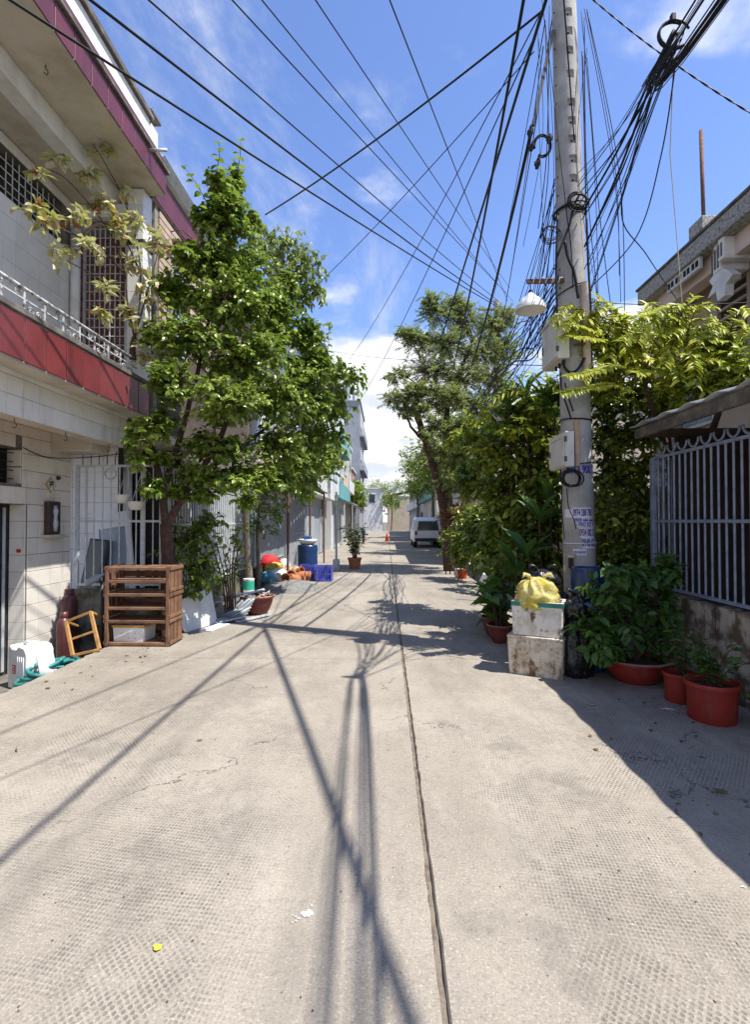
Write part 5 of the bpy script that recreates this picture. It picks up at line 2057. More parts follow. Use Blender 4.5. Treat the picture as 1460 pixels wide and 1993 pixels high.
for sx, x in ((-1, SX0 + 0.002), (1, SX1 - 0.002)):
    for (z0, z1) in ((0.02, 0.32), (0.335, 0.635), (0.65, 0.95)):
        for j in range(3):
            y0 = SY0 + 0.045 + j * 0.112
            piece('side_slat', 'wood_old', RK, x - 0.006, x + 0.006, y0, y0 + 0.085, z0 + 0.015, z1 - 0.015, 0.002, 0.001)
        for zz in (z0, z1 - 0.04):
            piece('side_rail', 'wood_old', RK, x + sx * 0.007, x + sx * 0.019, SY0 + 0.002, SY1 - 0.002, zz, zz + 0.04, 0.003)
for z in (0.12, 0.45, 0.80):
    piece('back_slat', 'wood_old', RK, SX0 + 0.04, SX1 - 0.04, SY1 - 0.012, SY1, z, z + 0.07, 0.002)
fbx = foam_box('white foam box with orange tape on the bottom shelf of the crate rack', (SX0 + 0.27, SY0 + 0.20, 0.048), 0.40, 0.30, 0.195, R(-4), 'foam', 'tape_orange')
for (dx, dz) in ((-0.08, 0.10), (0.0, 0.105), (0.09, 0.10), (0.01, 0.045), (0.09, 0.04)):
    m = MB()
    Mh = Matrix.Translation((SX0 + 0.27, SY0 + 0.20, 0.048)) @ Matrix.Rotation(R(-4), 4, 'Z')
    m.tube([Mh @ Vector((dx, -0.1475, dz)), Mh @ Vector((dx, -0.139, dz))], 0.006, 8)
    m.build('vent_hole', 'pole_hole', fbx)

# yellow wooden frame leaning in the gutter
FR = thing('wooden_frame', 'small yellow wooden stool frame tipped against the wall below the plaque', 'stool frame', PY(160, 1275, 5.85).to_tuple())
q = {k: PY(x, y, Y) for k, (x, y, Y) in {'a': (128, 1210, 6.05), 'b': (176, 1191, 6.05), 'c': (193, 1264, 5.85), 'd': (141, 1276, 5.80), 'e': (136, 1245, 5.92), 'f': (184, 1228, 5.95)}.items()}
off = Vector((0.02, 0.20, 0.03))
for nm, u, v, w in (('leg', 'a', 'd', 0.042), ('leg', 'b', 'c', 0.042), ('rail', 'a', 'b', 0.03), ('rail', 'd', 'c', 0.03), ('rail', 'e', 'f', 0.026)):
    m = MB()
    m.bar(q[u], q[v], w, 0.026, 0.003, (0, 1, 0))
    m.build(nm, 'wood_yellow', FR)
for nm, u in (('stretcher', 'a'), ('stretcher', 'b')):
    m = MB()
    m.bar(q[u], q[u] + off + Vector((0, 0, -0.12)), 0.03, 0.024, 0.003)
    m.build(nm, 'wood_yellow', FR)
# teal hose heap
random.seed(14)
hs = thing('hose_heap', 'heap of teal garden hose lying in the gutter under the wooden frame', 'hose', (-3.62, 5.7, -0.3))
for k in range(9):
    m = MB()
    cx, cy, rr = -3.60 + random.uniform(-0.10, 0.06), 5.65 + random.uniform(-0.22, 0.2), random.uniform(0.10, 0.27)
    z = -0.28 + k * 0.030
    m.tube([(cx + rr * 0.9 * math.cos(R(a)), cy + rr * 1.5 * math.sin(R(a)), z + 0.02 * math.sin(R(a * 2 + k * 50))) for a in range(0, 361, 15)], 0.020, 7)
    m.build('hose_loop', 'plastic_teal', hs, True)
# maroon cylinders against the wall
for (x, y, r, h, lb) in [(-4.13, 6.62, 0.10, 0.86, 'tall dark maroon gas cylinder against the tiled wall corner'), (-4.06, 6.40, 0.085, 0.60, 'short maroon cylinder in front of the tall one by the wall')]:
    o = thing('gas_cylinder', lb, 'cylinder', (x, y, -0.3), 'maroon cylinders')
    m = MB()
    m.lathe([(r * 0.9, 0), (r, 0.03), (r, h - 0.12), (r * 0.85, h - 0.05), (r * 0.45, h - 0.01), (r * 0.3, h), (0.01, h + 0.005)], (x, y, -0.3), 20)
    m.build('body', 'maroon_gas', o, True)
    m = MB()
    m.lathe([(r * 0.5, h - 0.02), (r * 0.55, h - 0.01), (r * 0.55, h + 0.06), (r * 0.5, h + 0.06)], (x, y, -0.3), 14)
    m.build('collar', 'maroon_gas', o, True)
# standpipe with a bottle
sp = thing('standpipe', 'black standpipe wrapped with a clear blue bottle beside the crate rack', 'pipe', (-3.55, 6.35, -0.3))
m = MB()
m.tube([(-3.55, 6.35, -0.3), (-3.55, 6.35, 0.76)], 0.024, 10)
m.build('pipe', 'bar_dark', sp, True)
m = MB()
m.lathe([(0.03, -0.16), (0.045, -0.14), (0.045, 0.0), (0.018, 0.07), (0.015, 0.11), (0.003, 0.11)], (-3.60, 6.33, 0.80), 12, Matrix.Rotation(R(62), 3, 'Y'))
m.build('bottle', 'glass_pale', sp, True)
m = MB()
m.lathe([(0.018, 0.10), (0.018, 0.135), (0.003, 0.136)], (-3.60, 6.33, 0.80), 10, Matrix.Rotation(R(62), 3, 'Y'))
m.build('bottle_cap', 'plastic_violet', sp, True)
# jerrycan
JC = thing('jerrycan', 'white plastic jerrycan with a red label beside the house door', 'jerrycan', (-3.88, 5.55, -0.3))
Mj = Matrix.Translation((-3.88, 5.55, -0.3)) @ Matrix.Rotation(R(-26), 4, 'Z')
m = MB()
pr = [(-0.17, 0.0), (0.17, 0.0), (0.17, 0.40), (0.13, 0.455), (0.03, 0.47), (-0.02, 0.43), (-0.10, 0.43), (-0.14, 0.465), (-0.17, 0.44)]
n = len(pr)
rings = [(-0.145, 0.96), (-0.135, 1.0), (0.135, 1.0), (0.145, 0.96)]
vs = []
for y, s_ in rings:
    vs += [Mj @ Vector((x * s_, y, 0.23 + (z - 0.23) * s_)) for x, z in pr]
fs = [(r_ * n + k, r_ * n + (k + 1) % n, (r_ + 1) * n + (k + 1) % n, (r_ + 1) * n + k) for r_ in range(3) for k in range(n)]
fs = [f[::-1] for f in fs] + [tuple(range(n)), tuple(3 * n + k for k in range(n - 1, -1, -1))]
m.add(vs, fs)
body = m.build('body', 'plastic_white', JC)
bv = body.modifiers.new('soft', 'BEVEL')
bv.width = 0.022
bv.segments = 3
m = MB()
m.tube([Mj @ Vector((-0.13, 0, 0.45)), Mj @ Vector((-0.10, 0, 0.475)), Mj @ Vector((-0.02, 0, 0.475)), Mj @ Vector((0.04, 0, 0.455))], 0.017, 10)
m.build('handle', 'plastic_white', JC, True)
m = MB()
m.lathe([(0.034, 0), (0.034, 0.035), (0.03, 0.042), (0.003, 0.042)], Mj @ Vector((0.09, 0, 0.455)), 16)
m.build('cap', 'plastic_white', JC, True, sharp=40)
m = MB()
m.box(-0.075, -0.02, -0.1505, -0.146, 0.17, 0.26, 0, Mj)
lb = m.build('label', 'ink_red', JC)
for zz in (0.19, 0.215, 0.24):
    m = MB()
    m.box(-0.065, -0.03, -0.152, -0.1507, zz - 0.006, zz + 0.006, 0, Mj)
    m.build('label_mark', 'paper', lb)
for k in range(4):
    m = MB()
    m.tube([Mj @ Vector((0.02 + k * 0.035, -0.1455, 0.07)), Mj @ Vector((0.02 + k * 0.035, -0.1455, 0.36))], 0.006, 6)
    m.build('rib', 'plastic_white', JC, True)
# a second jug, flat panel leaning behind it
pn = thing('plastic_sheet', 'thin pale plastic panel leaning beside the jerrycan', 'panel', (-3.55, 5.35, -0.3))
m = MB()
m.box(-0.008, 0.008, -0.13, 0.13, 0, 0.40, 0.004, Matrix.Translation((-3.56, 5.42, -0.3)) @ Matrix.Rotation(R(-12), 4, 'Y'))
m.build('body', 'board_white', pn)
m = MB()
m.box(-0.012, -0.0085, -0.10, 0.10, 0.03, 0.36, 0.0, Matrix.Translation((-3.56, 5.42, -0.3)) @ Matrix.Rotation(R(-12), 4, 'Y'))
m.build('groove', 'plastic_white', pn)

# dark carved plaque and gold diamond charm on the tiled wall
pq = thing('wall_plaque', 'dark carved wooden plaque on a small ledge on the tiled wall', 'plaque', (-4.25, 6.42, 1.32))
m = MB()
m.box(-4.269, -4.205, 6.30, 6.54, 1.335, 1.75, 0.008)
m.build('panel', 'carved', pq)
m = MB()
m.tube([(-4.20, 6.42, 1.37), (-4.196, 6.42, 1.46), (-4.198, 6.42, 1.55), (-4.196, 6.42, 1.63), (-4.2, 6.42, 1.70)], [0.02, 0.034, 0.022, 0.036, 0.016], 8)
m.build('carving', 'bar_grey', pq, True)
m = MB()
m.box(-4.269, -4.17, 6.26, 6.60, 1.295, 1.33, 0.006)
m.build('ledge', 'plaster', pq)
ch = thing('wall_charm', 'small gold diamond charm with a dark written character above the plaque', 'charm', (-4.262, 6.42, 1.86))
m = MB()
for (s_, x) in ((0.095, -4.258), (0.070, -4.252)):
    pass
s_ = 0.10
m.add([(x, 6.42 + dy * s_, 1.96 + dz * s_) for x in (-4.268, -4.256) for dy, dz in ((0, -1), (1, 0), (0, 1), (-1, 0))], [(4, 5, 6, 7), (0, 1, 5, 4), (1, 2, 6, 5), (2, 3, 7, 6), (3, 0, 4, 7)])
m.build('diamond', 'gold', ch)
m = MB()
s_ = 0.078
m.add([(-4.2535, 6.42 + dy * s_, 1.96 + dz * s_) for dy, dz in ((0, -1), (1, 0), (0, 1), (-1, 0))], [(0, 1, 2, 3)])
m.build('paper', 'paper', ch)
try:
    v, f = text_geo('福', 0.095)
    if v:
        m = MB()
        m.add([(-4.2515, 6.42 + p[0], 1.96 + p[1]) for p in v], f)
        m.build('character', 'carved', ch)
except Exception:
    pass
kb = MB()
kb.lathe([(0.028, 0), (0.03, 0.015), (0.015, 0.04), (0.004, 0.045)], (-4.268, 6.56, 2.06), 10, Matrix.Rotation(R(90), 3, 'Y'))
tag(kb.build('door_bell', 'bar_dark', None, True), 'small round black bell on the tiled wall beside the gold charm', 'bell')
m = MB()
m.box(WX - 0.10, WX - 0.05, 5.976, 5.983, 1.13, 1.17)
tag(m.build('red_tag', 'ink_red'), 'small red tag stuck on the tiled door jamb', 'tag')
m = MB()
m.tube(bez([(-4.25, 5.9, 2.36), (-4.24, 6.3, 2.30), (-4.1, 6.85, 2.36), (-3.6, 6.9, 2.42)], 8), 0.006, 5)
tag(m.build('sagging_wire', 'cable', None, True), 'thin wire sagging along the tiled wall to the yard railing', 'wire')

# hanging bowls behind the bars
for (x, y, Y, lb) in [(237, 965, 6.78, 'white hanging flower bowl nearer the house on the yard railing'), (264, 978, 6.74, 'white hanging flower bowl by the railing post')]:
    c = PY(x, y, Y)
    o = thing('hanging_bowl', lb, 'hanging bowl', c.to_tuple(), 'hanging flower bowls')
    m = MB()
    m.lathe([(0.045, -0.10), (0.075, -0.085), (0.098, -0.04), (0.104, 0.0), (0.11, 0.012), (0.10, 0.014), (0.092, -0.01), (0.01, -0.03)], c, 20)
    m.build('bowl', 'enamel', o, True)
    top = c + Vector((0.03, 0.10, 0.42))
    for k in range(3):
        a = R(30 + 120 * k)
        m = MB()
        m.tube([c + Vector((0.1 * math.cos(a), 0.1 * math.sin(a), 0)), top], 0.003, 4)
        m.build('cord', 'cable_pale', o)
# panels leaning in the yard
pd = thing('door_panel', 'white door panel with a frosted pane leaning inside the yard', 'door panel', (-4.0, 7.5, 0.0))
Mp = Matrix.Translation((-3.93, 7.45, 0.30)) @ Matrix.Rotation(R(-9), 4, 'Y') @ Matrix.Rotation(R(-8), 4, 'X')
for (x0, x1, z0, z1) in [(-0.28, -0.20, 0, 1.35), (0.20, 0.28, 0, 1.35), (-0.20, 0.20, 1.12, 1.35), (-0.20, 0.20, 0, 0.12)]:
    m = MB()
    m.box(x0, x1, -0.02, 0.02, z0, z1, 0.004, Mp)
    m.build('frame', 'plastic_white', pd)
m = MB()
m.box(-0.20, 0.20, -0.004, 0.004, 0.12, 1.12, 0, Mp)
m.build('pane', 'glass_pale', pd)
dk = thing('screen_panel', 'dark flat panel leaning in the yard beside the white door panel', 'panel', (-4.35, 7.4, 0.3))
Mp = Matrix.Translation((-4.32, 7.35, 0.30)) @ Matrix.Rotation(R(6), 4, 'Y') @ Matrix.Rotation(R(-10), 4, 'X')
m = MB()
m.box(-0.16, 0.16, -0.02, 0.02, 0, 0.95, 0.008, Mp)
m.build('body', 'bar_dark', dk)
m = MB()
m.box(-0.14, 0.14, -0.024, -0.0205, 0.03, 0.92, 0, Mp)
m.build('face', 'glass_dark', dk)
m = MB()
m.box(-4.4, -3.1, 7.0, 8.2, -0.011, 0.30)
tag(m.build('yard_floor', 'gutter'), kind='structure')
yc = coil(215, 925, 6.99, 0.085, 3, 'pale coil of hose hung on the yard railing', 0.006, 8)
for ch_ in yc.children:
    ch_.data.materials.clear()
    ch_.data.materials.append(MAT['cable_pale'])

# ================================================================== scrap along the left fence
bd = thing('table_top', 'pale grey table top with one rounded corner standing against the shrub', 'table top', (-2.58, 7.15, 0))
m = MB()
out = [(-0.34, 0.0), (0.30, 0.0), (0.36, 0.06), (0.36, 0.50), (0.30, 0.52), (-0.36, 0.44), (-0.40, 0.36), (-0.41, 0.14), (-0.385, 0.05)]
Mb = Matrix.Translation((-2.60, 7.20, 0.004)) @ Matrix.Rotation(R(-16), 4, 'Z') @ Matrix.Rotation(R(-13), 4, 'Y')
n = len(out)
m.add([Mb @ Vector((x, a, b)) for x in (-0.012, 0.012) for a, b in out], [tuple(range(n - 1, -1, -1)), tuple(n + k for k in range(n))] + [(i, (i + 1) % n, n + (i + 1) % n, n + i) for i in range(n)])
m.build('board', 'board_white', bd)
m = MB()
m.box(-2.50, -2.32, 6.95, 7.45, 0.001, 0.018, 0.003, rotz((-2.4, 7.2, 0), R(-12)))
m.build('loose_edge', 'board_white', bd)
random.seed(9)
cs = thing('roof_tile_stack', 'stack of grey corrugated roofing offcuts leaning by the maroon bowl pot', 'roofing stack', (-2.35, 7.9, 0))
for k in range(8):
    m = MB()
    Mr = Matrix.Translation((-2.36 + 0.012 * k, 7.70 + 0.045 * k, 0.04 + 0.020 * k)) @ Matrix.Rotation(R(28 + 3 * k), 4, 'Z') @ Matrix.Rotation(R(-8 - 5 * k), 4, 'Y')
    nn = 12
    vs = [(-0.22, -0.17 + 0.34 * i / nn, 0.018 * math.sin(i * 1.6)) for i in range(nn + 1)] + [(0.22, -0.17 + 0.34 * i / nn, 0.018 * math.sin(i * 1.6)) for i in range(nn + 1)]
    vs += [(x, y, z - 0.006) for x, y, z in vs]
    qn = nn + 1
    fs = [(i, qn + i, qn + i + 1, i + 1) for i in range(nn)] + [(2 * qn + i, 2 * qn + i + 1, 3 * qn + i + 1, 3 * qn + i) for i in range(nn)]
    fs += [(i, i + 1, 2 * qn + i + 1, 2 * qn + i) for i in range(nn)] + [(qn + i, 3 * qn + i, 3 * qn + i + 1, qn + i + 1) for i in range(nn)]
    m.add([Mr @ Vector(p) for p in vs], fs)
    m.build('sheet', 'roof_grey' if k % 3 else 'bar_grey', cs)
for k, (a, b) in enumerate([((-2.75, 8.2, 0.20), (-2.05, 8.6, 0.36)), ((-2.2, 7.55, 0.02), (-1.85, 8.1, 0.03)), ((-2.7, 8.25, 0.27), (-2.15, 8.55, 0.33))]):
    m = MB()
    m.bar(a, b, 0.09, 0.02, 0.003)
    m.build('plank', 'board_white' if k != 1 else 'bar_grey', cs)
c = G(497, 1197)
pot('bowl_pot', 'large maroon bowl pot beside the grey roofing offcuts', (c.x, c.y + 0.12, 0), 0.265, 0.30, 'pot_maroon', 'pot_rim', bowl=True)
c_bowl = Vector((c.x, c.y + 0.12, 0.26))
random.seed(18)
m = MB()
for k in range(26):
    a, b = random.uniform(0, 6.28), random.uniform(0.05, 0.22)
    p = c_bowl + Vector((b * math.cos(a), b * math.sin(a), random.uniform(0.0, 0.05)))
    m.tube([p, p + Vector((random.gauss(0, 0.06), random.gauss(0, 0.06), random.uniform(0.0, 0.06)))], 0.006, 4)
tag(m.build('dry_twigs', 'conduit'), 'dry twigs heaped in the large maroon bowl pot', 'twigs', kind='stuff')
pc = thing('paint_can', 'white paint can with a green band behind the maroon bowl pot', 'paint can', (-2.58, 9.6, 0))
m = MB()
m.lathe([(0.10, 0), (0.10, 0.40), (0.105, 0.41), (0.105, 0.425), (0.09, 0.425), (0.01, 0.42)], (-2.58, 9.6, 0), 20)
m.build('body', 'plastic_white', pc, True, sharp=40)
m = MB()
m.lathe([(0.1015, 0.22), (0.1015, 0.385)], (-2.58, 9.6, 0), 20)
m.f = m.f[:-2]
m.build('band', 'ink_green', pc, True)
m = MB()
m.box(-2.8, -2.35, 9.35, 9.75, 0.001, 0.14, 0.01)
tag(m.build('stone_block', 'plaster', None), 'pale stone block in front of the white paint can', 'block')
# rubbish heap by the grey gate
gv = MB()
gc = Vector((-2.15, 11.35, 0))
nx = 22
vs, fs = [], []
for j in range(nx + 1):
    for i in range(nx + 1):
        u, v = i / nx * 2 - 1, j / nx * 2 - 1
        h = max(0.0, 1 - (u * u + v * v)) ** 0.8 * 0.20
        vs.append((gc.x + u * 0.62, gc.y + v * 0.75, h + random.uniform(0, 0.02) * (h > 0.005) + 0.002))
for j in range(nx):
    for i in range(nx):
        a = j * (nx + 1) + i
        if max(vs[q][2] for q in (a, a + 1, a + nx + 2, a + nx + 1)) > 0.0035:
            fs.append((a, a + 1, a + nx + 2, a + nx + 1))
gv.add(vs, fs)
for k in range(700):
    a, b = random.uniform(0, 6.28), math.sqrt(random.random()) * 1.08
    x, y = gc.x + 0.62 * b * math.cos(a), gc.y + 0.75 * b * math.sin(a)
    z = max(0, 1 - b * b) ** 0.8 * 0.20 + 0.006
    r = random.uniform(0.008, 0.02)
    gv.add([(x - r, y, z), (x, y - r, z), (x + r, y, z), (x, y + r, z), (x, y, z + r), (x, y, z - r)], [(0, 1, 4), (1, 2, 4), (2, 3, 4), (3, 0, 4)])
tag(gv.build('gravel_pile', 'gravel'), 'low pile of grey gravel before the rubbish heap', 'gravel', kind='stuff')
HX = lambda x, y, Y: PY(x, y, Y)
for (nm, lb, x, y, Y, r, mt, sd, sq) in [
        ('cloth_bundle', 'bright red cloth bundle on top of the rubbish heap', 524, 1092, 12.2, (0.25, 0.18, 0.22), 'cloth_red', 31, 1.0),
        ('plastic_bag', 'yellow plastic bag under the red cloth on the rubbish heap', 534, 1103, 12.0, (0.22, 0.16, 0.15), 'cloth_yellow', 32, 1.0),
        ('plastic_bag', 'large white plastic bag in the middle of the rubbish heap', 545, 1121, 11.8, (0.36, 0.26, 0.26), 'bag_white', 33, 1.0),
        ('plastic_bag', 'pale blue plastic bag on the left of the rubbish heap', 526, 1121, 11.7, (0.24, 0.18, 0.18), 'bag_blue', 34, 1.0),
        ('cloth_bundle', 'navy cloth bundle on the rubbish heap', 568, 1115, 12.0, (0.2, 0.15, 0.17), 'cloth_navy', 35, 1.0),
        ('cloth_sheet', 'crumpled white cloth spread over the gravel pile', 562, 1141, 11.2, (0.42, 0.26, 0.06), 'bag_white', 36, 1.0),
        ('plastic_bag', 'small white bag on the right edge of the rubbish heap', 553, 1097, 12.3, (0.15, 0.12, 0.17), 'bag_white', 37, 1.0)]:
    p = HX(x, y, Y)
    sack(nm, lb, 'bundle' if 'cloth' in nm else 'bag', (p.x, p.y, max(0.01, p.z - r[2] * 0.9)), r, mt, sd, sq, ears=False, sub=14)
for k, (x, y, Y) in enumerate([(557, 1128, 11.3), (563, 1121, 11.5), (580, 1113, 12.0), (583, 1121, 11.8), (592, 1119, 12.0), (572, 1125, 11.5)]):
    p = HX(x, y, Y)
    m = MB()
    a = R(30 * k)
    Mt = Matrix.Rotation(R(65), 3, 'X') @ Matrix.Rotation(a, 3, 'Y')
    m.lathe([(0.065, -0.14), (0.07, -0.135), (0.095, 0.08), (0.11, 0.085), (0.11, 0.125), (0.095, 0.125), (0.075, -0.08), (0.01, -0.09)], (p.x, p.y, max(0.10, p.z)), 16, Mt)
    tag(m.build('clay_pot', 'terracotta', None, True, sharp=40), 'small orange clay pot tumbled on the rubbish heap', 'clay pot', 'clay pots on the rubbish heap')
m = MB()
m.box(-2.7, -2.1, 11.75, 12.4, 0.001, 0.42, 0.03)
tag(m.build('cardboard_carton', 'wood_strip', None), 'worn carton buried under the rubbish heap', 'carton')
# blue crate and drum
cr = thing('plastic_crate', 'violet blue slotted plastic crate beside the rubbish heap', 'crate', (-2.02, 13.2, 0))
x0, x1, y0, y1 = -2.22, -1.82, 13.0, 13.4
for (a0, a1, b0, b1, c0, c1) in [(x0, x1, y0, y0 + 0.02, 0.0, 0.05), (x0, x1, y0, y0 + 0.02, 0.33, 0.38), (x0, x1, y0, y0 + 0.02, 0.16, 0.20), (x0, x1, y1 - 0.02, y1, 0, 0.38), (x0, x0 + 0.02, y0 + 0.021, y1 - 0.021, 0, 0.38), (x1 - 0.02, x1, y0 + 0.021, y1 - 0.021, 0.0, 0.38), (x0 + 0.021, x1 - 0.021, y0 + 0.021, y1 - 0.021, 0.0, 0.03)]:
    piece('panel', 'plastic_violet', cr, a0, a1, b0, b1, c0 + 0.001, c1, 0.004)
for k in range(6):
    xx = x0 + 0.01 + k * 0.072
    piece('rib', 'plastic_violet', cr, xx, xx + 0.022, y0 - 0.004, y0 + 0.016, 0.05, 0.33, 0.003)
copy_tree(cr, Matrix.Translation((0.46, -0.25, 0)), 'violet blue plastic crate standing in front of the other by the road')
drum('blue plastic drum behind the violet crates', (-2.15, 14.0, 0), 0.28, 0.85, 'plastic_blue')
bs = thing('wash_basin', 'white basin of odds and ends on the blue drum', 'basin', (-2.15, 14.0, 0.85))
m = MB()
m.lathe([(0.16, 0), (0.24, 0.1), (0.26, 0.16), (0.24, 0.16), (0.15, 0.02)], (-2.15, 14.0, 0.852), 20)
m.build('bowl', 'plastic_white', bs, True)
m = MB()
m.box(-2.25, -2.05, 13.9, 14.1, 0.93, 1.1, 0.02)
m.build('contents', 'cloth_navy', bs)

# fences and gates further along the left
bars_fence('street_gate', 'grey barred steel gate beyond the rubbish heap', (-2.95, 15.0), (-2.95, 18.4), 0.1, 2.35, 0.12, 'bar_grey', (0.12, 1.1, 2.33), r=0.016, cat='gate')
f5 = bars_fence('street_railing', 'grey barred railing between the white railing and the steel gate', (-2.98, 11.5), (-2.98, 14.8), 0.5, 2.2, 0.11, 'bar_grey', (0.52, 2.19), r=0.013, low=(-0.1, 0.47))
m = MB()
m.box(-3.08, -3.065, 11.5, 14.8, 0.5, 2.15)
m.build('backing_sheet', 'facade_teal', f5)

aw = thing('gate_awning', 'weathered tiled awning over the grey steel gate on the left', 'awning', (-2.7, 14.8, 2.5))
for k in range(14):          # one pantile strip after the other
    y0 = 11.6 + k * 0.5
    m = MB()
    Ma = Matrix.Translation((-3.2, y0, 2.95)) @ Matrix.Rotation(R(24), 4, 'Y')
    m.box(0, 1.15, 0.01, 0.49, 0, 0.03, 0.008, Ma)
    for j in range(4):
        m.tube([Ma @ Vector((0, 0.07 + j * 0.12, 0.035)), Ma @ Vector((1.16, 0.07 + j * 0.12, 0.035))], 0.028, 6)
    m.build('roof_sheet', 'roof_tan', aw)
for y0 in (11.7, 15.1, 18.5):
    m = MB()
    m.tube([(-2.25, y0, 0), (-2.25, y0, 2.52)], 0.03, 8)
    m.build('post', 'rust', aw)
m = MB()
m.bar((-2.27, 11.6, 2.50), (-2.27, 18.6, 2.50), 0.05, 0.06)
m.build('beam', 'wall_brown', aw)

# ================================================================== houses further down the street


def house(name, label, x0, x1, y0, y1, h, mt, storeys, right=False, roof='flat', trim='facade_white', nwin=2, frontwin=True):
    o = thing(name, label, 'house', ((x0 + x1) / 2, (y0 + y1) / 2, 0))
    m = MB()
    m.box(x0, x1, y0, y1, -0.3, h)
    m.build('wall', mt, o)
    fx = x0 if right else x1
    sg = -1 if right else 1
    sh = h / storeys
    for s_ in range(storeys):
        z = s_ * sh
        if s_:
            m = MB()
            m.box(min(fx, fx + sg * 0.45), max(fx, fx + sg * 0.45), y0 + 0.1, y1 - 0.1, z - 0.12, z + 0.03, 0.01)
            m.build('balcony', trim, o)
            m = MB()
            m.box(fx + sg * 0.40, fx + sg * 0.44, y0 + 0.15, y1 - 0.15, z + 0.032, z + 0.75)
            m.build('balcony_rail', trim, o)
        wdt = (y1 - y0) / nwin
        for k in range(nwin):
            ya, yb_ = y0 + wdt * (k + 0.22), y0 + wdt * (k + 0.78)
            za, zb = (z + 0.05, z + sh * 0.78) if s_ == 0 else (z + sh * 0.30, z + sh * 0.80)
            m = MB()
            m.box(fx - 0.03, fx + 0.04, ya, yb_, za, zb)
            w_ = m.build('door' if s_ == 0 else 'window', 'shutter' if s_ == 0 else trim, o)
            if s_:
                for j in range(2):
                    yy0 = ya + 0.05 + j * (yb_ - ya) / 2
                    piece('pane', 'glass_dark', w_, fx + sg * 0.03, fx + sg * 0.05, yy0, yy0 + (yb_ - ya) / 2 - 0.08, za + 0.06, zb - 0.06, 0.004)
        # gable end facing the camera
        if frontwin and s_:
            xm = fx - sg * 1.6
            m = MB()
            m.box(xm - 0.5, xm + 0.5, y0 - 0.03, y0 + 0.02, z + sh * 0.32, z + sh * 0.78)
            w_ = m.build('window', trim, o)
            piece('pane', 'glass_dark', w_, xm - 0.44, xm + 0.44, y0 - 0.045, y0 - 0.028, z + sh * 0.35, z + sh * 0.75, 0.004)
    m = MB()
    if roof == 'flat':
        m.box(x0 - 0.12, x1 + 0.12, y0 - 0.12, y1 + 0.12, h + 0.001, h + 0.16, 0.02)
        m.build('roof', trim, o)
    else:
        e = 0.9
        xa, xb = (x0 - e, x1) if right else (x0, x1 + e)
        zr = h + 1.6
        if right:
            pts = [(xa, h - 0.15), (xb, zr), (xb, zr + 0.1), (xa, h - 0.05)]
        else:
            pts = [(xa, zr), (xb, h - 0.15), (xb, h - 0.05), (xa, zr + 0.1)]
        m.add([(x, y, z) for y in (y0 - 0.3, y1 + 0.3) for x, z in pts], [(0, 1, 2, 3), (7, 6, 5, 4), (0, 4, 5, 1), (1, 5, 6, 2), (2, 6, 7, 3), (3, 7, 4, 0)])
        m.build('roof', roof, o)
    return o


house('row_house', 'pale house with grey shutters behind the steel gate on the left', -9, -3.2, 12.6, 18.5, 5.6, 'facade_white', 2)
rh = house('row_house', 'grey sheet clad house with a steep dark roof jutting over the left side', -9, -3.1, 18.8, 26.5, 8.0, 'sheet_grey', 3, roof='roof_grey')
house('row_house', 'white house with a teal band half way down the left side', -9, -2.9, 27, 35, 8.6, 'facade_white', 3, trim='facade_teal')
house('row_house', 'cream two storey house far down the left side', -9, -3.0, 35.5, 44, 7.4, 'facade_cream', 2)
tw = house('tower_house', 'tall slim grey house rising over the far left roofs', -9, -2.6, 50, 60, 13.2, 'facade_grey', 4, trim='facade_grey')
for (x, y) in ((-4.0, 51), (-3.3, 52)):
    m = MB()
    m.tube([(x, y, 13.35), (x, y, 14.9)], 0.35 if x < -3.5 else 0.12, 10)
    m.build('water_tank', 'facade_grey', tw)
house('row_house', 'low brick house before the grey tower on the left', -9, -3.0, 44.5, 49.5, 6.0, 'facade_brick', 2)
house('row_house', 'white house at the far bend of the street', -7.5, -0.6, 78, 86, 6.4, 'facade_white', 2, nwin=3)
house('row_house', 'cream house closing the end of the street', 0.2, 7.0, 84, 92, 5.6, 'facade_cream', 2, roof='facade_brick', right=True)
house('row_house', 'brick fronted house behind the trees on the right', 3.6, 9, 17, 25, 5.4, 'facade_cream', 2, right=True)
house('row_house', 'pale house behind the parked van on the right', 3.7, 9, 26, 36, 6.2, 'facade_white', 2, right=True)
house('row_house', 'teal trimmed house far down the right side', 3.6, 9, 37, 50, 6.6, 'facade_white', 2, right=True, trim='facade_teal')
house('row_house', 'grey house at the far right end of the street', 3.4, 9, 51, 76, 6.0, 'facade_grey', 2, right=True, nwin=4)
for k, (y, x, mt, lb) in enumerate([(30, -2.9, 'facade_teal', 'teal shop awning on the white house down the left side'), (39, -3.0, 'facade_brick', 'dark red shop awning far down the left side'), (46, -3.0, 'roof_grey', 'grey shop awning before the tower on the left')]):
    m = MB()
    m.add([(x, y - 2.2, 2.9), (x, y + 2.2, 2.9), (x + 1.1, y + 2.2, 2.45), (x + 1.1, y - 2.2, 2.45), (x, y - 2.2, 2.94), (x, y + 2.2, 2.94), (x + 1.1, y + 2.2, 2.49), (x + 1.1, y - 2.2, 2.49)], [(0, 1, 2, 3), (7, 6, 5, 4), (0, 3, 7, 4), (1, 5, 6, 2), (2, 6, 7, 3)])
    aw = thing('shop_awning', lb, 'awning', (x, y, 2.45))
    m.build('canopy', mt, aw)
    for yy in (y - 2.1, y + 2.1):
        mm = MB()
        mm.tube([(x + 1.05, yy, -0.01), (x + 1.05, yy, 2.47)], 0.03, 6)
        mm.build('post', 'bar_grey', aw)
po = MB()
po.tube([(-1.52, 15.6, -0.02), (-1.52, 15.6, 2.4)], 0.035, 10)
po.box(-1.62, -1.42, 15.5, 15.7, -0.01, 0.35, 0.02)
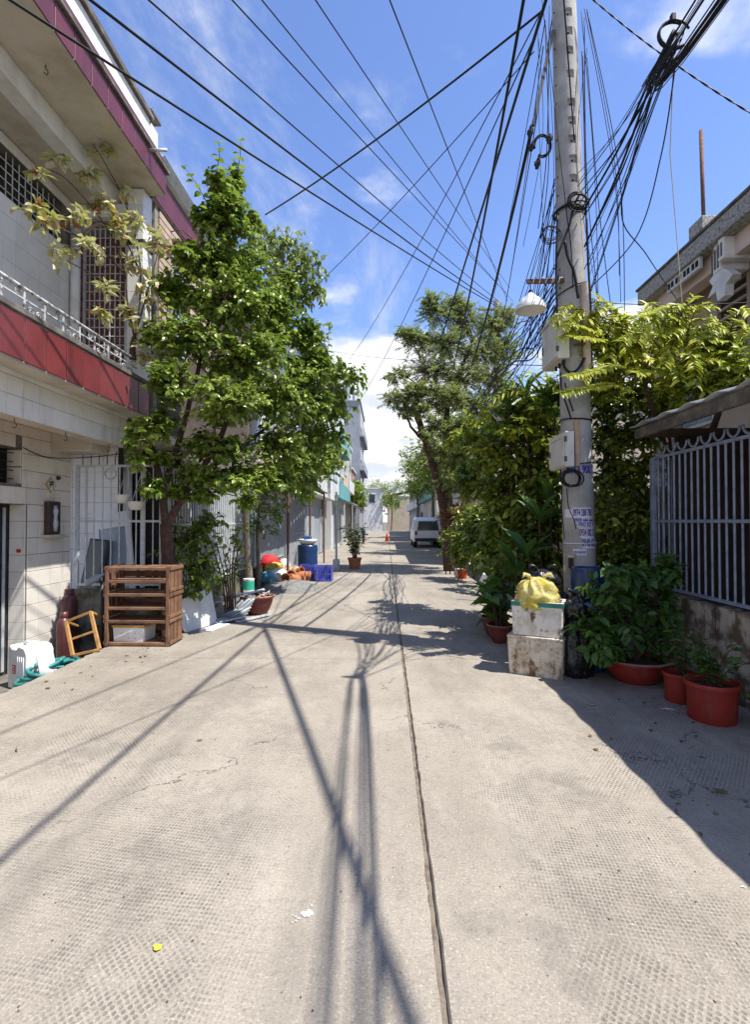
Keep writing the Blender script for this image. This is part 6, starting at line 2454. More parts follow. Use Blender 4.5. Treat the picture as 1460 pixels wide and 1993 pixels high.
tag(po.build('grey_post', 'bar_grey', None), 'grey steel post in a concrete foot at the left edge of the road', 'post')

# parked minivan, seen from behind
VN = thing('parked_van', 'white minivan with dark windows parked on the right seen from behind', 'van', (2.35, 31.0, 0))
vx0, vx1, vy0 = 1.55, 3.15, 29.0
prof = [(0.0, 0.35), (0.0, 0.95), (0.10, 1.55), (0.35, 1.72), (2.6, 1.75), (3.3, 1.15), (4.1, 0.95), (4.15, 0.40)]
m = MB()
n = len(prof)
cols = [(vx0, 0.0), (vx0 + 0.05, 1.0), (vx1 - 0.05, 1.0), (vx1, 0.0)]
vs = []
for x, k in cols:
    for a, b in prof:
        tp = max(0, b - 0.95) * 0.16 * (1 if x < 2.3 else -1)
        vs.append((x + tp, vy0 + (a if k else (a * 0.985 + 0.03)), b if k else b * 0.985))
fs = [(r_ * n + k, r_ * n + (k + 1) % n, (r_ + 1) * n + (k + 1) % n, (r_ + 1) * n + k) for r_ in range(3) for k in range(n)] + [tuple(range(n - 1, -1, -1)), tuple(3 * n + k for k in range(n))]
m.add(vs, fs)
m.build('body', 'car_white', VN, True, sharp=25)
m = MB()
m.add([(vx0 + 0.20, vy0 + 0.005, 0.98), (vx1 - 0.20, vy0 + 0.005, 0.98), (vx1 - 0.27, vy0 + 0.082, 1.5), (vx0 + 0.27, vy0 + 0.082, 1.5), (vx0 + 0.20, vy0 - 0.012, 0.98), (vx1 - 0.20, vy0 - 0.012, 0.98), (vx1 - 0.27, vy0 + 0.065, 1.5), (vx0 + 0.27, vy0 + 0.065, 1.5)], [(4, 5, 6, 7), (0, 1, 5, 4), (1, 2, 6, 5), (2, 3, 7, 6), (3, 0, 4, 7)])
m.build('rear_window', 'glass_dark', VN)
for sx in (vx0, vx1):
    s_ = 1 if sx < 2.3 else -1
    for (ya, yb_) in ((0.35, 1.2), (1.28, 2.1), (2.18, 2.95)):
        m = MB()
        m.add([(sx - s_ * 0.004 + s_ * 0.01, vy0 + ya, 1.0), (sx - s_ * 0.004 + s_ * 0.01, vy0 + yb_, 1.0), (sx + s_ * 0.088, vy0 + yb_ - 0.12, 1.58), (sx + s_ * 0.088, vy0 + ya + 0.05, 1.58)], [(0, 1, 2, 3)])
        m.build('side_window', 'glass_dark', VN)
    for ya in (0.75, 3.35):
        m = MB()
        m.tube([(sx + s_ * 0.02, vy0 + ya, 0.32), (sx + s_ * 0.22, vy0 + ya, 0.32)], 0.32, 20)
        wh = m.build('wheel', 'tyre', VN, True, sharp=40)
        m = MB()
        m.tube([(sx + s_ * 0.010, vy0 + ya, 0.32), (sx + s_ * 0.03, vy0 + ya, 0.32)], 0.19, 16)
        m.build('rim', 'chrome', wh, True, sharp=40)
    m = MB()
    m.box(min(sx + s_ * 0.06, sx + s_ * 0.2), max(sx + s_ * 0.06, sx + s_ * 0.2), vy0 - 0.02, vy0 + 0.05, 0.72, 0.95, 0.01)
    m.build('tail_lamp', 'lamp_red', VN)
m = MB()
m.box(vx0 + 0.05, vx1 - 0.05, vy0 - 0.09, vy0 + 0.1, 0.36, 0.55, 0.03)
m.build('bumper', 'bar_dark', VN)
# cone in the road
cn = thing('traffic_cone', 'orange red traffic cone standing far along the road', 'traffic cone', (0.05, 38, 0))
m = MB()
m.box(-0.17, 0.27, 37.8, 38.2, 0.001, 0.05, 0.01)
m.build('base', 'plastic_orange', cn)
m = MB()
m.lathe([(0.15, 0.05), (0.035, 0.72), (0.005, 0.725)], (0.05, 38, 0), 14)
m.build('body', 'plastic_orange', cn, True)
# simple parked motorbike far on the left
bk = thing('parked_motorbike', 'dark motorbike parked far along the left side of the road', 'motorbike', (-1.6, 36, 0))
for yy in (35.4, 36.6):
    m = MB()
    m.tube([(-1.65, yy, 0.29), (-1.55, yy, 0.29)], 0.28, 18)
    m.build('wheel', 'tyre', bk, True, sharp=40)
m = MB()
m.tube(bez([(-1.6, 35.3, 0.72), (-1.6, 35.8, 0.70), (-1.6, 36.2, 0.5), (-1.6, 36.5, 0.9)], 6), [0.12] * 10 + [0.1] * 9, 10)
m.build('body', 'cloth_navy', bk, True)
m = MB()
m.box(-1.74, -1.46, 35.25, 35.95, 0.78, 0.86, 0.03)
m.build('seat', 'tyre', bk)
m = MB()
m.tube([(-1.95, 36.45, 1.02), (-1.6, 36.52, 1.05), (-1.25, 36.45, 1.02)], 0.02, 6)
m.build('handlebar', 'bar_dark', bk)
m = MB()
m.tube([(-1.6, 36.6, 0.29), (-1.6, 36.5, 1.0)], 0.04, 8)
m.build('fork', 'chrome', bk)

# ================================================================== trees and hedges
def px_clumps(L, B, rows, ntw, nlf, size, w=1.0, droop=0.35, twig=0.004, rd=None, up=0.2, hub=None, r0=0.02):
    for (x, y, Y, rx, ry) in rows:
        c = PY(x, y, Y)
        sx, sy = rx * Y / 1000, ry * Y / 1000
        dep = rd if rd else 0.5 * (sx + sy)
        k = max(6, int(ntw * (sx * sy * dep) ** 0.5 * 3.2))
        clump(L, B, c, (sx * 1.05, dep, sy * 1.05), k, nlf, size, w, droop, up, twig)
        if hub is not None:
            h = min(hub, key=lambda p: (Vector(p) - c).length + max(0, p[2] - c.z) * 2)
            h = Vector(h)
            B.tube(bez([h, h.lerp(c, 0.5) + Vector((0, 0, 0.12 * (c - h).length)), c], 5), [r0 * (1 - 0.8 * i / 10) for i in range(11)], 5)


def tree(name, label, base, limbs, rows, mt, ntw, nlf, size, w, droop, bark='bark_dark', single=0, lite=False, cat='tree', r=(0.1, 0.03), r0=0.02, twig=0.004, rd=None):
    o = thing(name, label, cat, base)
    B_ = MB()
    hub = []
    for k, pth in enumerate(limbs):
        hub += [tuple(p) for p in limb(B_, pth, r[0] * (1 if k == 0 else 0.6), r[1], 8, 0.008)[3:]]
    B_.build('trunk', bark, o, True)
    L_, B_ = Leaves(), MB()
    px_clumps(L_, B_, rows, ntw, nlf, size, w, droop, twig, hub=hub, r0=r0, rd=rd)
    B_.build('branch', bark, o, True)
    foliage(o, L_, mt, single, lite)
    return o


# --- the big leafy tree on the left
LT = thing('leafy_tree', 'tall leafy green tree with dark forked trunk growing behind the crate rack', 'tree', PY(322, 1150, 6.72).to_tuple())
B = MB()
base = PY(322, 1250, 6.72)
q1 = limb(B, [base, PY(326, 1100, 6.72), PY(322, 1020, 6.7)], 0.095, 0.075, 9, 0.004)
q2 = limb(B, [PY(322, 1030, 6.7), PY(314, 950, 6.65), PY(295, 870, 6.55), PY(285, 820, 6.5)], 0.06, 0.03, 8, 0.004)
q3 = limb(B, [PY(322, 1030, 6.7), PY(345, 985, 6.75), PY(380, 930, 6.8), PY(430, 850, 6.9), PY(460, 740, 7.0)], 0.065, 0.03, 8, 0.004)
q4 = limb(B, [PY(316, 960, 6.65), PY(350, 850, 6.8), PY(390, 700, 6.9), PY(420, 540, 7.0), PY(440, 400, 7.1)], 0.05, 0.012, 8, 0.006)
q5 = limb(B, [PY(385, 925, 6.8), PY(470, 870, 7.4), PY(560, 800, 8.2), PY(640, 745, 9.0)], 0.04, 0.012, 7, 0.006)
B.build('trunk', 'bark_dark', LT, True)
hubs = [tuple(p) for p in q2[4:] + q3[6:] + q4[6:] + q5[4:]]
L, B = Leaves(), MB()
rows = [(440, 400, 7.1, 46, 52), (425, 450, 7.0, 60, 55), (400, 505, 6.9, 75, 60), (480, 520, 7.3, 62, 70), (350, 575, 6.7, 55, 55), (450, 600, 6.9, 90, 70), (545, 640, 7.7, 55, 60), (375, 655, 6.6, 80, 60), (470, 690, 6.9, 100, 70), (585, 715, 8.0, 52, 52), (335, 745, 6.5, 60, 55), (430, 780, 6.7, 95, 60), (545, 780, 7.5, 75, 60), (320, 820, 6.4, 55, 42), (420, 860, 6.7, 95, 50), (530, 860, 7.5, 75, 55), (575, 905, 7.9, 45, 42), (480, 930, 7.1, 70, 36), (385, 915, 6.6, 60, 30), (275, 838, 6.3, 32, 20), (520, 580, 7.5, 50, 55), (430, 360, 7.1, 20, 30), (470, 365, 7.2, 16, 28), (300, 660, 6.6, 30, 40), (258, 850, 6.25, 20, 14), (300, 900, 6.4, 26, 20), (600, 660, 8.0, 32, 36), (625, 700, 8.4, 28, 30), (560, 560, 7.8, 26, 30), (395, 430, 7.0, 22, 26), (500, 430, 7.3, 20, 30), (345, 500, 6.7, 26, 24), (610, 780, 8.2, 34, 40), (440, 945, 6.8, 50, 24), (545, 940, 7.4, 40, 28), (300, 935, 6.45, 26, 22), (350, 945, 6.6, 34, 22), (405, 965, 6.7, 34, 18), (470, 970, 6.9, 34, 18), (270, 890, 6.3, 18, 16)]
rows = [(x + random.uniform(-12, 12), y + random.uniform(-12, 12), Y + random.uniform(-0.3, 0.2), rx * random.uniform(0.72, 1.0), ry * random.uniform(0.72, 1.0)) for (x, y, Y, rx, ry) in rows]
px_clumps(L, B, rows, 165, 13, 0.084, 1.0, 0.5, 0.004, hub=hubs, r0=0.018)
random.seed(19)
for k in range(34):
    (x, y, Y, rx, ry) = random.choice(rows)
    if k < 8:
        x, y, Y, rx, ry = random.uniform(395, 490), random.uniform(385, 430), 7.1, 5, 10
    a = PY(x + random.uniform(-rx, rx) * 0.6, y - ry * 0.7, Y - 0.15)
    b = a + Vector((random.gauss(0, 0.10), random.gauss(-0.05, 0.08), random.uniform(0.28, 0.5)))
    B.tube([a, a.lerp(b, 0.5) + Vector((0.02, 0, 0)), b], [0.006, 0.005, 0.002], 4)
    for j in range(9):
        p = a.lerp(b, 0.15 + 0.85 * j / 8)
        an = j * 2.4 + random.uniform(-0.4, 0.4)
        L.add([tuple(p)], (math.cos(an), math.sin(an), 0.35 - 0.5 * (1 - j / 8)), (random.gauss(0, 0.3), random.gauss(0, 0.3), 1), 0.125 * (1.1 - 0.5 * j / 8), 1.05)
B.build('branch', 'bark_dark', LT, True)
foliage(LT, L, 'leaf_tree', 280)
# --- darker large-leaved branch reaching over the road
BT = thing('overhanging_tree', 'darker tree with hanging pointed leaves reaching over the road beyond the leafy tree', 'tree', (-3.0, 10.2, 0))
B = MB()
q = limb(B, [(-2.75, 10.4, -0.05), (-2.8, 10.2, 1.6), (-2.5, 10.0, 2.9), PY(640, 780, 10.0)], 0.09, 0.03, 8, 0.01)
B.build('trunk', 'bark_grey', BT, True)
L, B = Leaves(), MB()
px_clumps(L, B, [(655, 735, 10.0, 45, 42), (690, 735, 9.8, 22, 30), (660, 790, 10.0, 42, 40), (615, 800, 10.2, 45, 50), (640, 850, 10.1, 35, 35), (600, 870, 10.3, 40, 45), (600, 930, 10.3, 35, 35), (575, 830, 10.3, 40, 50), (560, 900, 11.0, 40, 34), (590, 955, 11.4, 28, 24), (545, 940, 11.2, 36, 26), (620, 900, 10.8, 30, 34)], 46, 8, 0.14, 0.95, 0.8, 0.004, hub=[tuple(p) for p in q[8:]], r0=0.02)
B.build('branch', 'bark_grey', BT, True)
foliage(BT, L, 'leaf_tree', 60)
# --- light drooping crown behind
DT = thing('drooping_tree', 'light weeping crown of small hanging leaves behind the tall leafy tree', 'tree', (-3.8, 12.4, 0))
B = MB()
q = limb(B, [(-3.6, 12.3, 0), (-3.5, 12.3, 3.0), PY(520, 640, 12.2), PY(545, 520, 12.0), PY(560, 470, 12)], 0.13, 0.03, 8, 0.02)
B.build('trunk', 'bark_grey', DT, True)
L, B = Leaves(), MB()
px_clumps(L, B, [(560, 480, 12, 50, 36), (590, 520, 12, 45, 40), (610, 565, 12, 28, 36), (540, 540, 12, 42, 48), (575, 580, 12, 32, 30), (515, 470, 12, 32, 40)], 55, 10, 0.13, 0.75, 1.5, 0.004, hub=[tuple(p) for p in q[12:]], r0=0.025)
B.build('branch', 'bark_grey', DT, True)
foliage(DT, L, 'leaf_fine', 0)
# --- slim young tree and shrub by the fence
YT = thing('young_tree', 'slim young tree with pale trunk and sunlit small leaves by the rubbish heap', 'tree', G(503, 1150).to_tuple())
B = MB()
b0 = G(503, 1150)
Y_ = b0.y
q = limb(B, [b0 - Vector((0, 0, 0.05)), PY(503, 1090, Y_), PY(500, 1040, Y_), PY(504, 985, Y_)], 0.05, 0.025, 8, 0.004)
B.build('trunk', 'bark_grey', YT, True)
L, B = Leaves(), MB()
px_clumps(L, B, [(505, 990, Y_, 36, 30), (530, 1005, Y_, 24, 22), (478, 1020, Y_, 30, 22), (515, 1030, Y_, 30, 22), (545, 985, Y_, 16, 16), (490, 965, Y_, 30, 24), (515, 945, Y_, 30, 24)], 42, 9, 0.085, 0.9, 0.2, 0.004, hub=[tuple(p) for p in q[6:]], r0=0.012)
B.build('branch', 'bark_grey', YT, True)
foliage(YT, L, 'leaf_fine', 0)
SBz = thing('garden_shrub', 'bushy dark green shrub between the crate rack and the grey table top', 'shrub', (-2.75, 7.35, 0))
B = MB()
q = limb(B, [(-2.72, 7.5, -0.05), (-2.7, 7.45, 0.4), (-2.72, 7.4, 0.9)], 0.03, 0.012, 7)
B.build('trunk', 'bark_dark', SBz, True)
L, B = Leaves(), MB()
px_clumps(L, B, [(370, 1050, 7.2, 40, 50), (385, 1100, 7.1, 42, 45), (365, 1130, 7.0, 30, 30), (400, 1020, 7.4, 35, 35)], 60, 9, 0.10, 1.1, 0.45, 0.004, hub=[tuple(p) for p in q], r0=0.012)
B.build('branch', 'bark_dark', SBz, True)
foliage(SBz, L, 'leaf_dark', 60)
bb = BASIN
tree('basin_shrub', 'glossy dark shrub growing in the wide red basin', tuple(bb), [[bb - Vector((0, 0, 0.05)), bb + Vector((0.02, 0, 0.35)), bb + Vector((-0.05, 0, 0.7))], [bb, bb + Vector((-0.2, 0, 0.3)), bb + Vector((-0.4, -0.1, 0.55))], [bb, bb + Vector((0.2, 0, 0.4)), bb + Vector((0.3, 0.1, 0.75))]], [(1180, 1160, 4.9, 45, 36), (1245, 1130, 4.95, 45, 36), (1215, 1210, 4.85, 55, 42), (1160, 1235, 4.8, 42, 40), (1285, 1180, 4.95, 40, 46), (1270, 1240, 4.9, 40, 36), (1185, 1270, 4.75, 40, 28), (1300, 1110, 5.0, 30, 36), (1215, 1112, 4.7, 40, 14)], 'leaf_pot', 105, 8, 0.115, 0.8, 0.3, cat='shrub', r=(0.022, 0.008), single=200, r0=0.009)
S2 = thing('garden_shrub', 'open twiggy sunlit shrub behind the grey roofing offcuts', 'shrub', (-2.5, 8.1, 0))
B = MB()
hub = []
random.seed(3)
for k in range(6):
    hub += [tuple(p) for p in limb(B, [(-2.5 + 0.03 * k, 8.0, -0.03), PY(432 + 5 * k, 1130 - 6 * k, 8.1), PY(405 + 14 * k, 1060 + random.uniform(-30, 20), 8.1)], 0.018, 0.006, 6, 0.008)[5:]]
B.build('trunk', 'bark_dark', S2, True)
L, B = Leaves(), MB()
px_clumps(L, B, [(420, 1080, 8.1, 32, 35), (455, 1060, 8.1, 32, 30), (465, 1100, 8.1, 30, 30), (430, 1130, 8.1, 30, 22), (470, 1030, 8.2, 25, 22)], 34, 8, 0.075, 1.0, 0.2, 0.003, hub=hub, r0=0.008)
B.build('branch', 'bark_dark', S2, True)
foliage(S2, L, 'leaf_tree', 0)

# --- sapling with turning leaves on the balcony
ST = thing('balcony_sapling', 'sapling with bleached yellow and rusty leaves growing from the balcony ledge', 'sapling', PY(258, 690, 6.75).to_tuple())
B = MB()
s0 = PY(258, 700, 6.75)
random.seed(12)
sap_y = lambda x: 6.68 - max(0.0, (262 - x) / 200.0) * 1.55
stub = limb(B, [s0, PY(258, 672, 6.72), PY(262, 655, 6.70)], 0.05, 0.03, 8)
for pth in [[(262, 660), (248, 590), (240, 520), (205, 440), (130, 350), (75, 325)], [(262, 660), (272, 580), (270, 500), (245, 400), (205, 320), (180, 280)], [(240, 530), (190, 480), (110, 440), (55, 395)], [(262, 655), (280, 590), (300, 520), (310, 470)], [(248, 590), (220, 560), (190, 540), (115, 500)], [(268, 520), (230, 450), (150, 415)]]:
    n = len(pth)
    limb(B, [PY(x, y, sap_y(x)) for x, y in pth], 0.014, 0.004, 6)
B.build('stem', 'bark_dark', ST, True)
L, B = Leaves(), MB()
px_clumps(L, B, [(x, y, sap_y(x) - 0.05, rx, ry) for (x, y, Y, rx, ry) in [(195, 290, 6.45, 22, 16), (170, 335, 6.5, 28, 18), (110, 310, 6.45, 24, 14), (75, 340, 6.45, 20, 14), (60, 400, 6.45, 20, 16), (90, 430, 6.45, 30, 16), (150, 425, 6.5, 30, 22), (205, 400, 6.55, 28, 24), (235, 365, 6.55, 18, 18), (105, 495, 6.5, 24, 14), (165, 480, 6.5, 34, 20), (225, 455, 6.6, 30, 26), (270, 430, 6.6, 20, 22), (305, 470, 6.6, 28, 26), (255, 510, 6.6, 24, 24), (205, 560, 6.6, 16, 16), (290, 560, 6.65, 24, 30), (250, 610, 6.65, 20, 24), (300, 640, 6.65, 26, 26), (285, 690, 6.6, 24, 22), (200, 610, 6.6, 10, 10)]], 60, 5, 0.125, 0.85, 0.25, 0.003)
B.build('branch', 'bark_dark', ST, True)
foliage(ST, L, 'leaf_turning', 300)

# --- hedge and trees on the right
tree('hedge_tree', 'dark broad leaved hedge tree on the street side of the pole', (2.35, 8.0, 0), [[(2.35, 8.0, -0.05), (2.3, 8.0, 1.4), (2.2, 7.9, 2.6)], [(2.33, 8.0, 0.8), (1.9, 7.6, 1.8)], [(2.33, 8.0, 0.9), (2.7, 8.2, 2.2)]],
     [(1040, 790, 7.6, 55, 40), (1000, 840, 7.7, 60, 45), (1060, 850, 7.4, 50, 50), (960, 880, 8.0, 50, 40), (1020, 910, 7.5, 60, 45), (1065, 930, 7.2, 45, 45), (970, 950, 8.0, 50, 45), (1030, 980, 7.4, 55, 45), (985, 1020, 7.7, 50, 45), (1060, 1020, 7.1, 42, 50), (1020, 1070, 7.2, 55, 45), (960, 1060, 8.2, 40, 40), (1065, 1100, 6.9, 38, 45), (985, 1110, 7.4, 40, 35), (925, 930, 8.6, 40, 36), (930, 850, 8.6, 36, 30)],
     'leaf_dark', 120, 9, 0.125, 0.85, 0.5, single=150)
tree('hedge_tree', 'dense dark hedge tree between the pole and the blue railing', (2.75, 6.6, 0), [[(2.75, 6.7, -0.05), (2.75, 6.6, 1.4), (2.8, 6.5, 2.8)], [(2.75, 6.6, 0.8), (3.2, 6.4, 2.2)]],
     [(1180, 780, 6.5, 45, 45), (1235, 770, 6.5, 45, 40), (1190, 850, 6.4, 50, 45), (1250, 840, 6.3, 48, 42), (1185, 930, 6.4, 45, 50), (1240, 920, 6.3, 40, 50), (1200, 1010, 6.4, 50, 50), (1250, 1010, 6.2, 35, 50), (1190, 1090, 6.3, 45, 50), (1240, 1100, 6.2, 45, 45), (1290, 790, 6.3, 35, 34), (1090, 760, 6.9, 30, 30)],
     'leaf_dark', 190, 9, 0.085, 0.9, 0.4, single=100)
tree('garden_bush', 'sunlit yellow green bush spilling over the shed roof', (3.6, 6.4, 0), [[(3.6, 6.4, -0.05), (3.5, 6.3, 1.6), (3.3, 6.2, 3.0)], [(3.55, 6.35, 1.4), (4.0, 6.0, 3.2)]],
     [(1200, 700, 6.0, 46, 38), (1260, 715, 5.95, 46, 36), (1320, 730, 5.5, 46, 34), (1160, 660, 6.1, 32, 34), (1385, 730, 5.25, 45, 32), (1450, 715, 5.1, 42, 36), (1180, 750, 6.0, 40, 30), (1290, 770, 5.95, 44, 26), (1350, 765, 5.4, 40, 22), (1430, 745, 5.15, 40, 18), (1230, 660, 6.0, 34, 28), (1300, 680, 5.95, 34, 26), (1400, 680, 5.3, 34, 28)],
     'leaf_lime', 150, 9, 0.09, 0.75, 0.2, single=60)
# --- yellow compound leaves over the shed roof
YF = thing('yellow_frond_tree', 'bright yellow green tree with feather shaped fronds over the shed roof', 'tree', (3.45, 6.1, 0))
B, L = MB(), Leaves()
limb(B, [(3.45, 6.1, -0.05), (3.4, 6.0, 1.8), PY(1255, 740, 5.9), PY(1290, 640, 5.85)], 0.05, 0.012, 7)


def frond(pts, Y, ll, step, w=0.42):
    q_ = bez([PY(x, y, Y + dy) for (x, y, dy) in pts], 12)
    fb_ = MB()
    fb_.tube(q_, [0.007 * (1 - 0.75 * i / (len(q_) - 1)) for i in range(len(q_))], 5)
    fb_.build('frond_stem', 'bark_dark', YF, True)
    acc = 0.0
    s_ = 1
    for a, b in zip(q_[:-1], q_[1:]):
        seg = (b - a).length
        ax = (b - a).normalized()
        side = ax.cross(Vector((0, -0.55, 0.8))).normalized()
        while acc < seg:
            p = a + ax * acc
            for s_ in (-1, 1):
                d = ax * 0.55 + side * s_ * 0.85 + Vector((random.gauss(0, 0.08), random.gauss(0, 0.12), random.gauss(-0.08, 0.1)))
                L.add([tuple(p)], tuple(d), (random.gauss(0, 0.25), -0.5 + random.gauss(0, 0.25), 0.85), ll * random.uniform(0.75, 1.1), w)
            acc += step
        acc -= seg


random.seed(44)
FR_ = [[(1310, 680, 0), (1295, 630, 0), (1265, 605, -.05), (1235, 625, -.1)], [(1315, 690, 0), (1300, 620, 0), (1310, 600, -.1), (1395, 596, -.2)], [(1335, 700, 0), (1340, 650, -.1), (1352, 610, -.1), (1372, 590, -.2)], [(1355, 700, .1), (1352, 660, 0), (1350, 640, 0), (1352, 720, -.3)],
       [(1240, 720, 0), (1200, 640, 0), (1180, 610, 0), (1205, 600, -.1)], [(1230, 700, 0), (1190, 660, -.1), (1150, 640, -.2), (1120, 632, -.3)], [(1240, 690, 0), (1185, 665, -.1), (1150, 658, -.3), (1115, 655, -.4)], [(1250, 720, 0), (1200, 710, -.2), (1160, 722, -.4), (1105, 732, -.5)], [(1230, 760, 0), (1190, 748, -.2), (1140, 756, -.4), (1092, 765, -.5)],
       [(1380, 740, 0), (1420, 690, -.1), (1450, 650, -.2), (1490, 630, -.3)], [(1390, 750, 0), (1430, 710, -.1), (1470, 690, -.2), (1500, 680, -.3)], [(1360, 760, 0), (1400, 730, -.1), (1450, 725, -.3), (1495, 735, -.4)], [(1300, 700, 0), (1270, 660, 0), (1245, 650, -.1), (1210, 665, -.2)], [(1310, 690, .1), (1330, 640, 0), (1365, 622, -.1), (1410, 640, -.2)], [(1260, 740, 0), (1280, 690, -.1), (1330, 670, -.2), (1390, 672, -.3)], [(1290, 750, 0), (1330, 715, -.1), (1380, 700, -.2), (1420, 712, -.3)], [(1200, 720, 0), (1175, 690, -.1), (1165, 640, -.1), (1170, 600, -.1)], [(1270, 690, 0), (1255, 640, 0), (1225, 615, -.1), (1190, 620, -.2)], [(1400, 720, 0), (1440, 670, 0), (1455, 640, -.1), (1440, 625, -.2)]]
for k in range(26):
    x0, y0 = random.uniform(1150, 1450), random.uniform(660, 770)
    dx = random.uniform(-110, 110)
    FR_.append([(x0, y0, 0), (x0 + dx * 0.3, y0 - random.uniform(20, 50), -.05), (x0 + dx * 0.65, y0 - random.uniform(25, 60), -.1), (x0 + dx, y0 - random.uniform(0, 45), -.2)])
for k in range(22):
    x0, y0 = random.uniform(1160, 1250), random.uniform(680, 770)
    dx = random.uniform(-90, 60)
    FR_.append([(x0, y0, 0), (x0 + dx * 0.25, y0 - random.uniform(30, 60), -.05), (x0 + dx * 0.6, y0 - random.uniform(50, 110), -.1), (x0 + dx, y0 - random.uniform(40, 130), -.2)])
for k in range(16):
    x0, y0 = random.uniform(1290, 1450), random.uniform(650, 720)
    dx = random.uniform(-70, 70)
    FR_.append([(x0, y0, 0), (x0 + dx * 0.25, y0 - random.uniform(20, 40), -.05), (x0 + dx * 0.6, y0 - random.uniform(40, 70), -.1), (x0 + dx, y0 - random.uniform(30, 80), -.2)])
for p_ in FR_:
    frond(p_, 5.72 if p_[0][0] < 1290 else 5.35, 0.112, 0.028, 0.50)
# a few blades seen against the sky
for p_ in [[(1085, 775, 1.2), (1060, 740, 1.2), (1030, 725, 1.2), (1000, 740, 1.2)], [(1085, 790, 1.2), (1075, 750, 1.2), (1060, 715, 1.1), (1070, 690, 1.1)], [(1075, 800, 1.2), (1040, 765, 1.2), (1000, 760, 1.2), (960, 775, 1.2)]]:
    frond(p_, 5.9, 0.16, 0.07, 0.40)
B.build('trunk', 'bark_dark', YF, True)
foliage(YF, L, 'leaf_yellow', 300)

# --- feathery tree beyond
random.seed(8)
FT = thing('feathery_tree', 'large feathery tamarind like tree with dark leaning trunk beyond the hedge', 'tree', (2.3, 15.5, 0))
B = MB()
h1 = limb(B, [(1.95, 15.6, -0.05), PY(868, 1000, 15.5), PY(852, 930, 15.4), PY(828, 860, 15.2), PY(810, 790, 15.0), PY(830, 730, 15.0)], 0.20, 0.06, 9, 0.03)
h2 = limb(B, [PY(866, 985, 15.5), PY(880, 900, 15.5), PY(868, 820, 15.4), PY(890, 740, 15.5), PY(920, 660, 15.6)], 0.14, 0.04, 8, 0.03)
h3 = limb(B, [PY(878, 880, 15.5), PY(915, 820, 15.7), PY(950, 760, 16)], 0.09, 0.03, 7, 0.02)
h4 = limb(B, [PY(830, 860, 15.2), PY(800, 830, 14.8), PY(785, 780, 14.6)], 0.06, 0.02, 7, 0.02)
B.build('trunk', 'bark_dark', FT, True)
L, B = Leaves(), MB()
px_clumps(L, B, [(820, 800, 14.4, 26, 18), (838, 850, 14.3, 22, 18), (868, 930, 14.2, 22, 22), (850, 830, 14.6, 30, 26), (880, 770, 14.6, 36, 26), (835, 760, 14.6, 34, 22), (905, 830, 14.4, 34, 28), (860, 880, 14.4, 26, 26), (930, 850, 14.2, 34, 30), (770, 775, 14.7, 34, 18), (775, 730, 15, 32, 20), (790, 650, 15.2, 30, 18), (840, 585, 15.4, 24, 22), (890, 590, 15.6, 28, 24), (985, 620, 16, 26, 30), (850, 610, 15.5, 38, 34), (905, 620, 15.7, 42, 40), (955, 640, 16, 40, 42), (815, 660, 15.2, 45, 30), (870, 670, 15.5, 55, 40), (935, 690, 15.8, 55, 40), (985, 680, 16, 30, 40), (840, 720, 15.3, 55, 34), (905, 735, 15.5, 60, 36), (800, 765, 14.8, 42, 26), (860, 780, 15.2, 50, 32), (925, 790, 15.5, 50, 36), (965, 745, 15.9, 40, 40), (790, 800, 14.7, 26, 18), (880, 835, 15.3, 34, 34), (900, 880, 15.2, 36, 36), (880, 925, 15.0, 30, 36), (910, 950, 14.8, 34, 34)], 95, 34, 0.085, 0.42, 0.3, 0.006, hub=[tuple(p) for p in h1[12:] + h2[8:] + h3 + h4], r0=0.03)
B.build('branch', 'bark_dark', FT, True)
foliage(FT, L, 'leaf_feather', 0, True)
# --- large strap and paddle leaves among the hedge
for (nm, lb, pts, sz, w_, n_) in [('paddle_plant', 'plant with long paddle shaped leaves in the hedge behind the foam boxes', [(1050, 1010, 6.7), (1030, 1080, 6.6), (1070, 960, 6.8), (1005, 1110, 6.6)], 0.48, 0.55, 7), ('strap_plant', 'tuft of upright strap leaves on top of the hedge beside the pole', [(1025, 765, 7.2), (1060, 770, 7.1), (1080, 800, 7.0), (990, 790, 7.4)], 0.42, 0.34, 12)]:
    o = thing(nm, lb, 'plant', (1.95, pts[0][2], 0))
    L, B = Leaves(), MB()
    for (x, y, Y) in pts:
        c = PY(x, y, Y)
        B.tube(bez([(c.x + 0.1, c.y + 0.1, 0), (c.x + 0.05, c.y + 0.05, c.z * 0.5), c], 5), 0.014, 6)
        for k in range(n_):
            a = random.uniform(0, 6.28)
            L.add([tuple(c + Vector((0, 0, random.uniform(-0.1, 0.05))))], (math.cos(a), math.sin(a), random.uniform(0.1, 1.5)), (0.3 * math.cos(a), 0.3 * math.sin(a) - 0.3, 1), sz * random.uniform(0.7, 1.1), w_)
    B.build('stem', 'bark_dark', o, True)
    foliage(o, L, 'leaf_pot', 60, name='leaf_mass')
tree('lime_creeper', 'sunlit lime green creeper draped over the hedge top beside the cable tangle', (2.2, 7.6, 0), [[(2.5, 7.9, -0.02), (2.4, 7.8, 1.6), (2.1, 7.5, 3.2)]], [(1000, 770, 7.3, 34, 18), (1045, 800, 7.1, 36, 20), (960, 800, 7.7, 34, 20), (930, 830, 8.2, 30, 18), (1010, 835, 7.1, 40, 18), (950, 870, 7.7, 40, 16), (1065, 860, 6.9, 30, 18), (900, 860, 9.0, 30, 20), (990, 900, 7.2, 40, 14)], 'leaf_lime', 75, 8, 0.12, 0.7, 0.3, single=60, cat='creeper', r=(0.03, 0.015))
